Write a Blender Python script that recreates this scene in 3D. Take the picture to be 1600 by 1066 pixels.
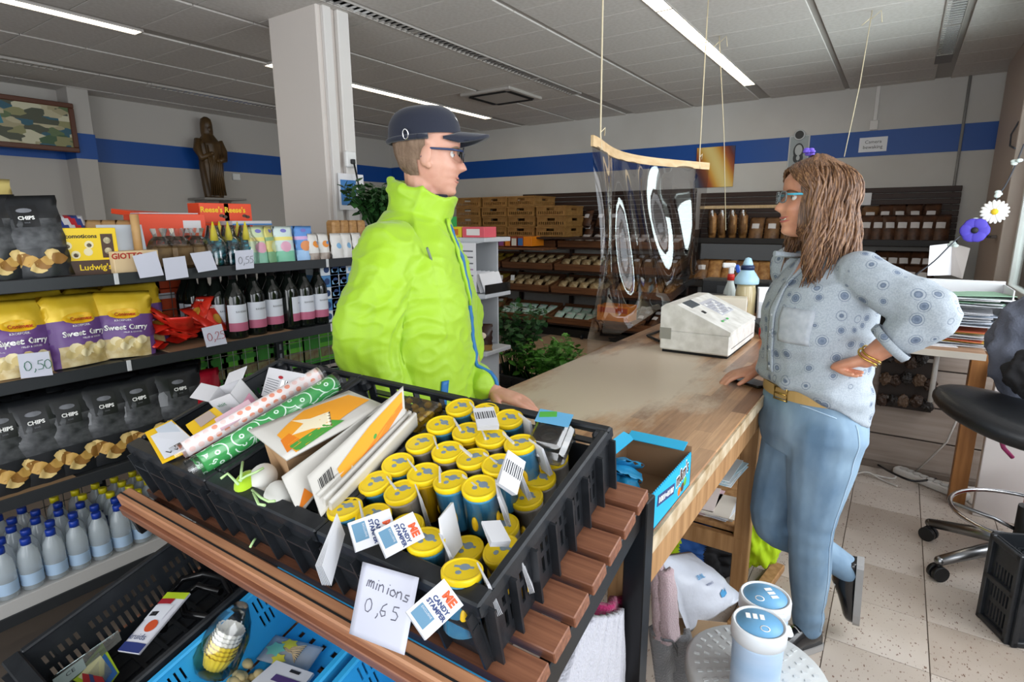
import bpy, bmesh, math, random
import numpy as np
from mathutils import Vector, Matrix, noise
for o in list(bpy.data.objects): bpy.data.objects.remove(o)
random.seed(7)
SC = bpy.context.scene; COL = SC.collection
R_ = math.radians
# ---------------------------------------------------------------- camera
FOC = 889.2; EYE = Vector((0, 0, 1.45))
def _cam_axes(yaw, pitch, roll):
    cy, sy = math.cos(yaw), math.sin(yaw)
    f = Vector((-sy*math.cos(pitch), cy*math.cos(pitch), -math.sin(pitch)))
    r = Vector((cy, sy, 0)); d = f.cross(r)
    c, s = math.cos(roll), math.sin(roll)
    return c*r + s*d, c*d - s*r, f
CR, CD, CF = _cam_axes(R_(33.951), R_(11.852), R_(0.240))
cam = bpy.data.objects.new('camera', bpy.data.cameras.new('camera'))
COL.objects.link(cam)
cam.data.sensor_width = 36; cam.data.lens = FOC/1600*36; cam.data.clip_start = .02
cam.matrix_world = Matrix(((CR.x, -CD.x, -CF.x, EYE.x), (CR.y, -CD.y, -CF.y, EYE.y), (CR.z, -CD.z, -CF.z, EYE.z), (0, 0, 0, 1)))
SC.camera = cam
# ---------------------------------------------------------------- light
SC.view_settings.view_transform = 'Standard'; SC.view_settings.look = 'None'
SC.view_settings.gamma = 1; SC.view_settings.use_curve_mapping = False
SC.view_settings.exposure = 0.1
W = bpy.data.worlds.new('daylight'); SC.world = W; W.use_nodes = True
bg = W.node_tree.nodes['Background']; bg.inputs[0].default_value = (.86, .93, 1, 1); bg.inputs[1].default_value = 1.5
def area(name, loc, direction, sx, sy, power, col=(1, 1, 1), spread=180):
    l = bpy.data.lights.new(name, 'AREA'); l.shape = 'RECTANGLE'; l.size = sx; l.size_y = sy
    l.energy = power; l.color = col; l.spread = R_(spread)
    o = bpy.data.objects.new(name, l); COL.objects.link(o); o.location = loc
    o.rotation_euler = Vector(direction).to_track_quat('-Z', 'Z').to_euler(); return o
area('shop_window_light', (-.6, -2.5, 1.5), (-.05, 1, .03), 3.0, 2.0, 62, (.97, .985, 1))
area('side_window_light', (1.5, 2.4, 1.7), (-1, .12, -.12), 2.8, 1.6, 84, (.93, .965, 1))
area('side_window_light', (.95, 4.75, 1.75), (-1, -.1, -.15), 1.3, 1.5, 40, (.92, .96, 1))
area('side_window_light', (1.5, -.4, 1.7), (-1, .25, -.1), 2.2, 1.6, 40, (.95, .97, 1))
# ---------------------------------------------------------------- placing helpers: where a sight line meets a real plane
def _ray(x, y): return CR*((x-800)/FOC) + CD*((y-533)/FOC) + CF
def at_x(x, y, X): d = _ray(x, y); return EYE + d*(X/d.x)
def at_y(x, y, Y): d = _ray(x, y); return EYE + d*(Y/d.y)
def at_z(x, y, Z): d = _ray(x, y); return EYE + d*((Z-EYE.z)/d.z)
# ---------------------------------------------------------------- materials
def lin(c):
    if isinstance(c, str):
        c = c.lstrip('#'); c = [int(c[i:i+2], 16)/255 for i in (0, 2, 4)]
    return tuple((v/12.92 if v <= .04045 else ((v+.055)/1.055)**2.4) for v in c[:3]) + (1,)
_M = {}
def mat(name, col, rough=.5, metal=0, trans=0, alpha=1, noise_=None, bump=None, emit=0, spec=.5, coat=0, sheen=0, col2=None, ior=1.45):
    """noise_ = (scale, stretch xyz) mixes col with col2; bump = (scale, strength)"""
    if name in _M: return _M[name]
    m = bpy.data.materials.new(name); m.use_nodes = True; nt = m.node_tree; N = nt.nodes; L = nt.links
    b = N['Principled BSDF']; I = b.inputs
    I['Base Color'].default_value = lin(col); I['Roughness'].default_value = rough; I['Metallic'].default_value = metal
    I['Transmission Weight'].default_value = trans; I['Alpha'].default_value = alpha; I['IOR'].default_value = ior
    I['Specular IOR Level'].default_value = spec; I['Coat Weight'].default_value = coat; I['Sheen Weight'].default_value = sheen
    if emit: I['Emission Color'].default_value = lin(col); I['Emission Strength'].default_value = emit
    tc = None
    def coord(st):
        t = N.new('ShaderNodeTexCoord'); mp = N.new('ShaderNodeMapping'); mp.inputs['Scale'].default_value = st
        L.new(t.outputs['Object'], mp.inputs[0]); return mp.outputs[0]
    if noise_:
        sc, st = noise_; n = N.new('ShaderNodeTexNoise'); n.inputs['Scale'].default_value = sc; n.inputs['Detail'].default_value = 6
        L.new(coord(st), n.inputs['Vector']); r = N.new('ShaderNodeValToRGB')
        r.color_ramp.elements[0].position = .35; r.color_ramp.elements[1].position = .65
        r.color_ramp.elements[0].color = lin(col); r.color_ramp.elements[1].color = lin(col2 or col)
        L.new(n.outputs['Fac'], r.inputs[0]); L.new(r.outputs[0], I['Base Color'])
    if bump:
        sc, s = bump; n = N.new('ShaderNodeTexNoise'); n.inputs['Scale'].default_value = sc; n.inputs['Detail'].default_value = 3
        L.new(coord((1, 1, 1)), n.inputs['Vector']); bm = N.new('ShaderNodeBump'); bm.inputs['Strength'].default_value = s; bm.inputs['Distance'].default_value = .01
        L.new(n.outputs['Fac'], bm.inputs['Height']); L.new(bm.outputs[0], I['Normal'])
    _M[name] = m; return m
def node_mat(name, rough, build):
    """build(N, L, bsdf, coord) adds its own nodes"""
    if name in _M: return _M[name]
    m = bpy.data.materials.new(name); m.use_nodes = True; N = m.node_tree.nodes; L = m.node_tree.links
    b = N['Principled BSDF']; b.inputs['Roughness'].default_value = rough
    t = N.new('ShaderNodeTexCoord')
    def coord(scale=(1, 1, 1), rot=(0, 0, 0), loc=(0, 0, 0)):
        mp = N.new('ShaderNodeMapping'); mp.inputs['Scale'].default_value = scale; mp.inputs['Rotation'].default_value = rot; mp.inputs['Location'].default_value = loc
        L.new(t.outputs['Object'], mp.inputs[0]); return mp.outputs[0]
    build(N, L, b, coord); _M[name] = m; return m
def ramp(N, L, src, stops, interp='LINEAR'):
    r = N.new('ShaderNodeValToRGB'); e = r.color_ramp.elements; r.color_ramp.interpolation = interp
    while len(e) < len(stops): e.new(.5)
    for k, (p, c) in enumerate(stops): e[k].position = p; e[k].color = lin(c)
    L.new(src, r.inputs[0]); return r.outputs[0]
def mix(N, L, fac, a, b):
    x = N.new('ShaderNodeMix'); x.data_type = 'RGBA'
    for k, v in ((0, fac), (6, a), (7, b)):
        if isinstance(v, (int, float)): x.inputs[k].default_value = v
        elif isinstance(v, str): x.inputs[k].default_value = lin(v)
        else: L.new(v, x.inputs[k])
    return x.outputs[2]
def film(name, tint='#ffffff', gloss=.5, rough=.08, base=.1):
    """thin clear plastic: lets straight light through, reflects more at a slant"""
    if name in _M: return _M[name]
    m = bpy.data.materials.new(name); m.use_nodes = True; N = m.node_tree.nodes; L = m.node_tree.links; N.clear()
    out = N.new('ShaderNodeOutputMaterial'); t = N.new('ShaderNodeBsdfTransparent'); g = N.new('ShaderNodeBsdfGlossy')
    t.inputs[0].default_value = lin(tint); g.inputs['Roughness'].default_value = rough
    lw = N.new('ShaderNodeLayerWeight'); lw.inputs[0].default_value = gloss
    ma = N.new('ShaderNodeMath'); ma.operation = 'ADD'; ma.inputs[1].default_value = base; ma.use_clamp = True
    L.new(lw.outputs['Fresnel'], ma.inputs[0])
    mx = N.new('ShaderNodeMixShader'); L.new(ma.outputs[0], mx.inputs[0]); L.new(t.outputs[0], mx.inputs[1]); L.new(g.outputs[0], mx.inputs[2])
    L.new(mx.outputs[0], out.inputs[0]); _M[name] = m; return m
# ---------------------------------------------------------------- mesh builder
def rotm(rx=0, ry=0, rz=0): return Matrix.Rotation(R_(rz), 4, 'Z') @ Matrix.Rotation(R_(ry), 4, 'Y') @ Matrix.Rotation(R_(rx), 4, 'X')
class MB:
    def __init__(s): s.b = bmesh.new(); s.mi = 0
    def _set(s, faces, sm=False):
        for f in faces: f.material_index = s.mi; f.smooth = sm
    def box(s, c, d, rot=None, bev=0, seg=1):
        M = Matrix.Translation(c) @ (rot or Matrix()) @ Matrix.Diagonal((d[0], d[1], d[2], 1))
        r = bmesh.ops.create_cube(s.b, size=1, matrix=M); v = r['verts']
        fs = set(f for x in v for f in x.link_faces)
        if bev:
            es = list(set(e for x in v for e in x.link_edges))
            q = bmesh.ops.bevel(s.b, geom=es, offset=min(bev, min(d)*.45), segments=seg, profile=.5, affect='EDGES')
            fs = set(f for x in q['verts'] for f in x.link_faces) | set(f for f in fs if f.is_valid)
        s._set(fs); return s
    def bx(s, x0, x1, y0, y1, z0, z1, bev=0): return s.box(((x0+x1)/2, (y0+y1)/2, (z0+z1)/2), (abs(x1-x0), abs(y1-y0), abs(z1-z0)), None, bev)
    def grid(s, P, sm=True, close_u=False, close_v=False, cap0=False, cap1=False):
        """P[i][j] points; faces between neighbours"""
        V = [[s.b.verts.new(p) for p in row] for row in P]; n = len(V); m = len(V[0]); fs = []
        for i in range(n if close_u else n-1):
            for j in range(m if close_v else m-1):
                q = (V[i][j], V[i][(j+1) % m], V[(i+1) % n][(j+1) % m], V[(i+1) % n][j])
                try: fs.append(s.b.faces.new(q))
                except ValueError: pass
        s._set(fs, sm)
        for c, row in ((cap0, V[0][::-1]), (cap1, V[-1])):
            if c:
                try: s._set([s.b.faces.new(row)])
                except ValueError: pass
        return V
    def lathe(s, prof, M=None, n=20, cap=True, sm=True):
        M = M or Matrix(); P = [[M @ Vector((r*math.cos(2*math.pi*k/n), r*math.sin(2*math.pi*k/n), z)) for k in range(n)] for r, z in prof]
        s.grid(P, sm, close_v=True, cap0=cap, cap1=cap); return s
    def cyl(s, a, b, r, r2=None, n=12, sm=True):
        a, b = Vector(a), Vector(b); q = (b-a).to_track_quat('Z', 'Y').to_matrix().to_4x4()
        return s.lathe([(r, 0), (r if r2 is None else r2, (b-a).length)], Matrix.Translation(a) @ q, n, True, sm)
    def tube(s, pts, r, n=8, closed=False, caps=True):
        pts = [Vector(p) for p in pts]; P = []; up = Vector((0, 0, 1)); m = len(pts)
        for i, p in enumerate(pts):
            t = (pts[(i+1) % m]-pts[i-1]) if closed else (pts[min(i+1, m-1)]-pts[max(i-1, 0)])
            t.normalize(); a = t.cross(up)
            if a.length < .05: a = t.cross(Vector((1, 0, 0)))
            a.normalize(); c = a.cross(t); up = c if c.length > .1 else up
            rr = r[i] if isinstance(r, (list, tuple)) else r
            P.append([p+a*rr*math.cos(2*math.pi*k/n)+c*rr*math.sin(2*math.pi*k/n) for k in range(n)])
        s.grid(P, True, close_u=closed, close_v=True, cap0=caps and not closed, cap1=caps and not closed); return s
    def ball(s, c, r, sc=(1, 1, 1), u=16, v=10, rot=None):
        M = Matrix.Translation(c) @ (rot or Matrix()) @ Matrix.Diagonal((sc[0], sc[1], sc[2], 1))
        q = bmesh.ops.create_uvsphere(s.b, u_segments=u, v_segments=v, radius=r, matrix=M)
        s._set(set(f for x in q['verts'] for f in x.link_faces), True); return s
    def prism(s, poly, M, t, bev=0):
        """polygon in local xy, extruded t along z"""
        A = [s.b.verts.new(M @ Vector((x, y, 0))) for x, y in poly]; B = [s.b.verts.new(M @ Vector((x, y, t))) for x, y in poly]
        fs = [s.b.faces.new(A[::-1]), s.b.faces.new(B)]; n = len(A)
        for i in range(n): fs.append(s.b.faces.new((A[i], A[(i+1) % n], B[(i+1) % n], B[i])))
        s._set(fs); return s
    def quad(s, *p):
        s._set([s.b.faces.new([s.b.verts.new(q) for q in p])]); return s
    def sheet(s, f, nu, nv, t=0.0):
        """f(u,v)->point on 0..1; thin cloth or paper with thickness t"""
        P = [[Vector(f(i/nu, j/nv)) for j in range(nv+1)] for i in range(nu+1)]
        if not t: s.grid(P); return s
        Q = []
        for i in range(nu+1):
            row = []
            for j in range(nv+1):
                a = P[min(i+1, nu)][j]-P[max(i-1, 0)][j]; c = P[i][min(j+1, nv)]-P[i][max(j-1, 0)]
                nn = a.cross(c); nn.normalize(); row.append(P[i][j]-nn*t)
            Q.append(row)
        ring = [[*P[i], *Q[i][::-1]] for i in range(nu+1)]
        s.grid(ring, True, close_v=True, cap0=True, cap1=True); return s
    def build(s, name, ms=None, parent=None, weld=False):
        if weld: bmesh.ops.remove_doubles(s.b, verts=s.b.verts, dist=1e-5)
        bmesh.ops.recalc_face_normals(s.b, faces=s.b.faces)
        me = bpy.data.meshes.new(name); s.b.to_mesh(me); s.b.free()
        for m in (ms if isinstance(ms, (list, tuple)) else [ms]):
            if m: me.materials.append(m)
        return link(name, me, parent)
def link(name, me, parent=None):
    o = bpy.data.objects.new(name, me); COL.objects.link(o); o.parent = parent; return o
def tag(o, label=None, cat=None, group=None, kind=None):
    for k, v in (('label', label), ('category', cat), ('group', group), ('kind', kind)):
        if v: o[k] = v
    return o
def thing(name, label, cat, loc=(0, 0, 0), rz=0, group=None, M=None):
    o = bpy.data.objects.new(name, None); COL.objects.link(o); o.empty_display_size = .05
    if M is not None: o.matrix_world = M
    else: o.location = loc; o.rotation_euler = (0, 0, R_(rz))
    return tag(o, label, cat, group)
_KIDS = {}
def dup(root, M=None, label=None, group=None, parent=None):
    r = root.copy(); COL.objects.link(r)
    if M is not None: r.matrix_world = M
    if label: r['label'] = label
    if group: r['group'] = group
    def rec(a, b):
        for ch in a.children:
            if ch.get('_nodup'): continue
            c = ch.copy(); COL.objects.link(c); c.parent = b; rec(ch, c)
    rec(root, r); return r
def struct(o): o['kind'] = 'structure'; return o
def TM(loc, rx=0, ry=0, rz=0, s=1): return Matrix.Translation(loc) @ rotm(rx, ry, rz) @ Matrix.Scale(s, 4)
_FONT = {}
def text(s, size, m, M, parent, name='lettering', bold=0, shear=0, align='CENTER', fn=None, space=1.0):
    """flat lettering in local xy, mapped by M; fn(v) may bend each vertex"""
    key = (s, size, bold, shear, align, space)
    if key not in _FONT:
        c = bpy.data.curves.new('lettering', 'FONT'); c.body = s; c.size = size; c.align_x = align; c.align_y = 'CENTER'; c.resolution_u = 2
        c.offset = bold; c.shear = shear; c.space_line = .95; c.space_character = space
        t = bpy.data.objects.new('lettering', c); COL.objects.link(t)
        _FONT[key] = bpy.data.meshes.new_from_object(t.evaluated_get(bpy.context.evaluated_depsgraph_get()))
        bpy.data.objects.remove(t); bpy.data.curves.remove(c)
    me = _FONT[key].copy()
    for v in me.vertices: v.co = fn(M @ v.co) if fn else M @ v.co
    me.materials.clear(); me.materials.append(m); me.name = name
    return link(name, me, parent)
# hand written strokes on a 1 x 1.4 cell
GLYPH = {'0': [[(.5, 1.3), (.2, 1.1), (.1, .6), (.25, .1), (.55, .05), (.85, .4), (.85, .9), (.65, 1.25), (.5, 1.3)]],
 '5': [[(.85, 1.3), (.3, 1.25), (.25, .8), (.6, .8), (.85, .5), (.7, .1), (.2, .05)]],
 '2': [[(.15, 1.0), (.35, 1.3), (.7, 1.25), (.75, .9), (.15, .05), (.9, .1)]],
 '6': [[(.75, 1.3), (.35, 1.0), (.15, .4), (.4, .05), (.75, .25), (.7, .6), (.3, .55)]],
 ',': [[(.4, .2), (.42, 0), (.25, -.3)]], '.': [[(.4, .1), (.45, .05)]],
 'm': [[(.05, .05), (.12, .7), (.3, .75), (.35, .1)], [(.35, .5), (.5, .78), (.62, .7), (.62, .1)], [(.62, .5), (.8, .78), (.92, .7), (.95, .05)]],
 'i': [[(.5, .7), (.45, .05)], [(.55, .98), (.57, 1.02)]], 'n': [[(.15, .7), (.15, .05)], [(.15, .5), (.5, .78), (.7, .6), (.75, .05)]],
 'o': [[(.5, .7), (.15, .5), (.2, .1), (.6, .05), (.85, .4), (.5, .7)]], 's': [[(.8, .7), (.35, .65), (.3, .42), (.75, .3), (.65, .05), (.15, .05)]]}
def hand(s, h, m, M, parent, r=.0012, fn=None, adv=.72):
    b = MB(); x = 0
    for ch in s:
        for st in GLYPH.get(ch, []):
            pts = [M @ Vector(((x+a)*h/1.4, c*h/1.4, 0)) for a, c in st]
            b.tube([fn(p) for p in pts] if fn else pts, r, 5)
        x += adv if ch not in ',.i' else (.66 if ch == 'i' else .5)
    return b.build('handwriting', m, parent)
def strip(P0, P1, w, t, m, name, parent): pass
# ================================================================ the room
CEIL, YB, XL, XR = 2.74, 7.0, -7.1, .65
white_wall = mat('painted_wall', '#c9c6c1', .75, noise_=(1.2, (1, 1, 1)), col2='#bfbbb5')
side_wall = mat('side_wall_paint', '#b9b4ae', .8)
blue = mat('blue_band', '#0f4a98', .45)
taupe = mat('taupe_paint', '#b3a297', .6)
white = mat('white_plastic', '#e9e9e7', .4); black = mat('black_plastic', '#17181a', .42); paper = mat('paper', '#e9e9ec', .7)
steel = mat('chrome', '#c8c9cc', .18, 1); blksteel = mat('black_steel', '#141416', .35, .3); dark = mat('dark_recess', '#0c0c0d', .8)
wood = mat('pine', '#b48a5c', .6, noise_=(3, (14, 14, 1)), col2='#946c42'); pale = mat('pale_wood', '#d9bd94', .55, noise_=(4, (10, 1, 10)), col2='#c9a97c')
ink = mat('black_ink', '#1c1c20', .6); white_ink = mat('white_ink', '#f1f1ee', .6); red_ink = mat('red_ink', '#a0202c', .6); green_ink = mat('green_ink', '#1f6a4a', .6); grey_ink = mat('grey_ink', '#76787e', .6)
def terrazzo(N, L, b, co):
    n = N.new('ShaderNodeTexVoronoi'); n.inputs['Scale'].default_value = 1; L.new(co((150, 60, 20), (0, 0, .7)), n.inputs['Vector'])
    k = N.new('ShaderNodeTexNoise'); k.inputs['Scale'].default_value = 55; k.inputs['Detail'].default_value = 2; L.new(co((1, 1, 1)), k.inputs[0])
    spots = ramp(N, L, n.outputs['Distance'], [(.24, '#1b1b1b'), (.36, '#ffffff')]); keep = ramp(N, L, k.outputs['Fac'], [(.53, '#ffffff'), (.6, '#000000')])
    lt = N.new('ShaderNodeMix'); lt.data_type = 'RGBA'; lt.blend_type = 'LIGHTEN'; lt.inputs[0].default_value = 1; L.new(spots, lt.inputs[6]); L.new(keep, lt.inputs[7])
    g = N.new('ShaderNodeTexNoise'); g.inputs['Scale'].default_value = 3; L.new(co(), g.inputs[0])
    base = ramp(N, L, g.outputs['Fac'], [(.3, '#b9ada1'), (.7, '#ccc2b8')])
    o = N.new('ShaderNodeObjectInfo'); tint = ramp(N, L, o.outputs['Random'], [(0, '#e4e0dc'), (1, '#ffffff')])
    m1 = N.new('ShaderNodeMix'); m1.data_type = 'RGBA'; m1.blend_type = 'MULTIPLY'; m1.inputs[0].default_value = 1; L.new(base, m1.inputs[6]); L.new(tint, m1.inputs[7])
    L.new(mix(N, L, lt.outputs[2], '#6f5546', m1.outputs[2]), b.inputs['Base Color'])
terr = node_mat('speckled_tile', .38, terrazzo)
def beige(N, L, b, co):
    g = N.new('ShaderNodeTexNoise'); g.inputs['Scale'].default_value = 6; L.new(co(), g.inputs[0])
    base = ramp(N, L, g.outputs['Fac'], [(.3, '#a88a70'), (.7, '#b89b80')]); L.new(base, b.inputs['Base Color'])
beige_t = node_mat('beige_tile', .4, beige)
grout = mat('grout', '#6e6258', .9)
fl = struct(MB().bx(-7.4, 1.6, -3, 7.2, -.1, -.004).build('floor', grout))
T = .298; tile_me = {}
for key, w, d, m in (('n', .302, .2985, terr), ('f', .3, .3, beige_t)):
    o = MB().bx(-w/2+.0015, w/2-.0015, -d/2+.0015, d/2-.0015, -.004, 0, .001).build('tile', m, fl); tile_me[key] = o.data; bpy.data.objects.remove(o)
def tile(k, x, y): o = link('tile', tile_me[k], fl); o.location = (x, y, 0)
for i in range(-4, 3):
    for j in range(-4, 6): tile('n', .238+.302*(i+.5), 2.085+.2985*(j+.5))
for i in range(9):
    for j in range(15): tile('f', -1.12-.3*i, 2.35+.3*j)
# ceiling with its panels
panel_m = mat('ceiling_panel', '#d6d2cd', .8, noise_=(40, (1, 1, 1)), col2='#ccc7c1'); grid_m = mat('ceiling_grid', '#a9a49e', .6)
ce = struct(MB().bx(-7.4, 1.6, -3, 7.2, CEIL+.012, CEIL+.1).build('ceiling', grid_m))
PX = [-.61-1.545*k for k in range(-1, 5)]
pm = {}
def panel(x0, x1, y0, y1):
    w, d = round(x1-x0, 3), round(y1-y0, 3)
    if (w, d) not in pm:
        o = MB().box((0, 0, .006), (w-.007, d-.005, .012), None, .002).build('panel', panel_m, ce); pm[(w, d)] = o.data; bpy.data.objects.remove(o)
    o = link('panel', pm[(w, d)], ce); o.location = ((x0+x1)/2, (y0+y1)/2, CEIL)
for k in range(6):
    c = PX[k]
    for x0, x1 in ((c-1.545+.018, c-.83), (c-.715, c-.018)):
        if x1 < XL or x0 > 1.1: continue
        x0 = max(x0, XL); x1 = min(x1, 1.2)
        for j in range(-6, 9):
            y0 = 3.669+.398*j
            panel(x0, x1, y0, min(y0+.398, YB))
# walls
struct(MB().bx(XL-.2, XR+.3, YB, YB+.15, 0, CEIL+.02).build('wall_back', white_wall))
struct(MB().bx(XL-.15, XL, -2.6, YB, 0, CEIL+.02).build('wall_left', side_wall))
struct(MB().bx(XL, XR, YB-.006, YB, 2.081, 2.325).build('trim_1', blue))
struct(MB().bx(XL, XL+.006, -2.6, YB-.006, 2.081, 2.322).build('trim_2', blue))
# right wall: low part, taupe pier, window opening, lintel
wr = MB(); wr.bx(XR, XR+.2, 4.02, 5.45, 0, .93); wr.bx(XR, XR+.2, 4.02, 5.45, 2.55, CEIL+.02); wr.bx(XR+.0, XR+.2, 6.72, YB, 0, CEIL+.02); wr.bx(XR, 1.4, 3.99, 4.06, 0, CEIL+.02)
wr.bx(1.2, 1.4, -2.6, 4.0, 0, .75); wr.bx(1.2, 1.4, -2.6, 4.0, 2.55, CEIL+.02)
for y in (-2.6, .85, 3.85): wr.bx(1.2, 1.4, y, y+.15, .75, 2.55)
struct(wr.build('wall_right', mat('bright_wall', '#e4e4e4', .7)))
struct(MB().bx(XR-.05, XR+.2, 5.45, 6.72, 0, CEIL+.02, .004).build('trim_pier', taupe))
wn = MB()
for y in (4.09, 5.42): wn.bx(XR+.03, XR+.09, y-.025, y+.025, .95, 2.55, .004)
for z in (.965, 2.53): wn.bx(XR+.03, XR+.09, 4.06, 5.45, z-.025, z+.025, .004)
wf = struct(wn.build('window_1', white))
MB().bx(XR+.055, XR+.062, 4.06, 5.45, .96, 2.54).build('pane', film('window_glass', '#f4faf8', .3, .0, .02), wf)
MB().bx(XR-.06, XR+.2, 4.06, 5.45, .915, .935, .004).build('sill', mat('dark_sill', '#3b3836', .5), wf)
rw = MB(); rw.bx(-7.4, -4.4, -2.75, -2.6, 0, CEIL); rw.bx(-4.4, 1, -2.75, -2.6, 0, .5); rw.bx(-4.4, 1, -2.75, -2.6, 2.6, CEIL)
struct(rw.build('wall_rear', side_wall))
# pilaster on the side wall, concrete pillar in the shop
pl = MB().bx(XL, -6.84, 2.48, 2.66, 0, CEIL+.01, .006); struct(pl.build('wall_pilaster', side_wall))
pb = MB().bx(XL, -6.836, 2.476, 2.664, 2.081, 2.322); struct(pb.build('trim_3', blue))
pillar_m = mat('pillar_paint', '#d6cec7', .7)
pil = struct(MB().bx(-3.56, -3.08, 2.47, 2.72, 0, CEIL+.01, .008).build('trim_pillar', pillar_m))
MB().bx(-3.08, -3.05, 2.5, 2.56, .3, CEIL, .004).build('conduit_cover', mat('conduit', '#dcd8d4', .5), pil)
MB().bx(-3.08, -3.04, 2.6, 2.69, .3, CEIL, .006).build('conduit_cover', mat('conduit', '#dcd8d4', .5), pil)
struct(MB().cyl((.366, YB-.02, 1.2), (.366, YB-.02, CEIL), .012).build('trim_pipe', mat('pipe_grey', '#8d8b88', .6)))
cd = MB().bx(-.36, -.325, YB-.02, YB, 2.35, CEIL, .003); cd.bx(-.38, -.31, YB-.035, YB, 2.33, 2.42, .004); struct(cd.build('trim_conduit', mat('conduit', '#dcd8d4', .5)))
# low wall behind the counter, of wide laminate boards
lw = struct(MB().bx(-.4, .6, 3.9, 3.99, 0, .84).build('wall_partition', mat('partition_core', '#4d453f', .8)))
lam = mat('laminate_board', '#9d9086', .5, noise_=(2, (1, 8, 14)), col2='#87796e')
for z0, z1 in ((0, .2), (.205, .4), (.405, .62), (.625, .84)):
    o = MB().bx(-.42, .6, 3.885, 3.9, z0+.002, z1-.002, .002).build('board', lam, lw)
MB().bx(.02, .42, 3.9, 4.1, .84, 1.04, .006).build('ledge', white, lw)
MB().bx(.03, .40, 3.93, 4.08, 1.04, 1.09, .006).build('ledge_block', white, lw)

# ceiling lights
lit = mat('lit_tube', '#fff1d6', .5, emit=10); frame_g = mat('fixture_frame', '#b9b4ae', .45)
louv = mat('louvre_metal', '#d3d4d4', .25, .8)
def light_strip(x, y0, y1, on, label, seg=.82):
    t = thing('ceiling_light', label, 'light', (x, (y0+y1)/2, CEIL), 0, 'strip lights in the ceiling')
    L_ = y1-y0; h = L_/2
    b = MB(); b.bx(-.058, -.05, -h, h, -.006, .02); b.bx(.05, .058, -h, h, -.006, .02); b.bx(-.05, .05, -h, -h+.01, -.006, .02); b.bx(-.05, .05, h-.01, h, -.006, .02)
    n = max(1, round(L_/seg))
    for k in range(1, n): b.bx(-.05, .05, -h+L_*k/n-.008, -h+L_*k/n+.008, -.005, .02)
    b.build('frame', frame_g, t)
    for k in range(n):
        a, c = -h+L_*k/n+.009, -h+L_*(k+1)/n-.009
        if on: MB().bx(-.049, .049, a, c, -.001, .012).build('diffuser', lit, t)
        else:
            MB().bx(-.049, .049, a, c, .012, .018).build('reflector', mat('reflector', '#8f8d8b', .5), t)
            g = MB(); m = int((c-a)/.05)
            for q in range(m): g.box((0, a+(q+.5)*(c-a)/m, .003), (.096, .018, .012), rotm(35))
            tag(g.build('louvre', louv, t), kind='stuff')
light_strip(-1.38, 2.96, 6.2, True, 'lit strip light above the clear hanging screen')
light_strip(-4.53, 3.1, 6.22, True, 'lit strip light behind the white pillar')
light_strip(-4.53, .3, 2.13, True, 'lit strip light over the sweets shelf, before the pillar')
light_strip(-2.95, 2.4, 5.6, False, 'unlit louvred strip light beside the air vent')
light_strip(-6.12, 2.9, 4.6, False, 'unlit louvred strip light above the wooden statue')
light_strip(.13, 4.3, 6.0, False, 'unlit louvred strip light near the window pier')
light_strip(-6.12, .4, 2.2, False, 'unlit louvred strip light above the framed aerial picture')
bp = MB().bx(.072, .188, 6.0, 6.3, CEIL-.004, CEIL+.005); tag(bp.build('cover_plate', mat('grey_plate', '#77736f', .5)), 'dull grey cover plate at the end of the unlit strip light', 'plate')
t = thing('air_vent', 'square ceiling air unit with four dark slots', 'vent', (-3.62, 5.2, CEIL))
MB().box((0, 0, -.012), (.62, .62, .03), None, .008).build('casing', mat('vent_casing', '#b5b0aa', .5), t)
for a in range(4):
    o = MB().box((0, .24, -.03), (.44, .045, .008)).build('slot', dark, t); o.rotation_euler.z = a*math.pi/2
# statue on its bracket
st = thing('statue', 'dark carved wooden robed statue standing on a wall bracket', 'statue', (XL+.2, 3.86, 1.74), 0)
bronze = mat('carved_wood', '#5d4526', .42, noise_=(9, (1, 1, .4)), col2='#3d2b16')
P = []
for i in range(40):
    v = i/39; z = v*.74
    w = (.105+.035*math.sin(v*2.2)) if v < .55 else .13+.015*math.sin((v-.55)*7)
    if v > .86: w = .128-(v-.86)*.55
    P.append([Vector((math.cos(a)*w*.72*(1+.09*math.sin(a*7+v*3)*(1-v*.6)), math.sin(a)*w*(1+.07*math.sin(a*9+v*5)*(1-v*.6)), z)) for a in [2*math.pi*k/48 for k in range(48)]])
b = MB(); b.grid(P, True, close_v=True, cap0=True, cap1=True); b.build('robe', bronze, st)
b = MB(); b.lathe([(.03, .7), (.035, .76), (.05, .8), (.056, .84), (.05, .88), (.025, .905), (.004, .91)], None, 16); b.ball((.05, 0, .825), .012, (1, .6, 1.3)); b.ball((.035, 0, .785), .03, (.8, .8, 1.3)); b.build('head', bronze, st)
b = MB(); b.lathe([(.06, .68), (.068, .76), (.066, .84), (.055, .9), (.02, .925)], Matrix.Translation((-.018, 0, 0)), 16); b.build('long_hair', bronze, st)
for s in (-1, 1):
    b = MB(); b.tube([(0, s*.12, .66), (.02, s*.15, .54), (.06, s*.13, .45), (.1, s*.04, .5 if s < 0 else .42)], [.045, .05, .042, .028], 12); b.ball((.105, s*.03, .505 if s < 0 else .425), .024); b.build('arm', bronze, st)
b = MB()
for k in range(7): b.tube([(.09, -.1+k*.03, .62-k*.02), (.1, -.06+k*.02, .35), (.095, -.08+k*.028, .03)], [.008, .014, .012], 6)
b.build('robe_fold', bronze, st)
t = thing('wall_bracket', 'grey wall bracket shelf under the statue', 'shelf', (XL, 3.88, 1.7))
MB().bx(0, .38, -.24, .28, .015, .04, .003).build('board', mat('grey_shelf', '#8b8782', .6), t)
for y in (-.15, .15): MB().prism([(0, 0), (.28, 0), (0, -.2)], TM((0, y, .015), 90), .01).build('brace', mat('grey_shelf', '#8b8782', .6), t)
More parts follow.
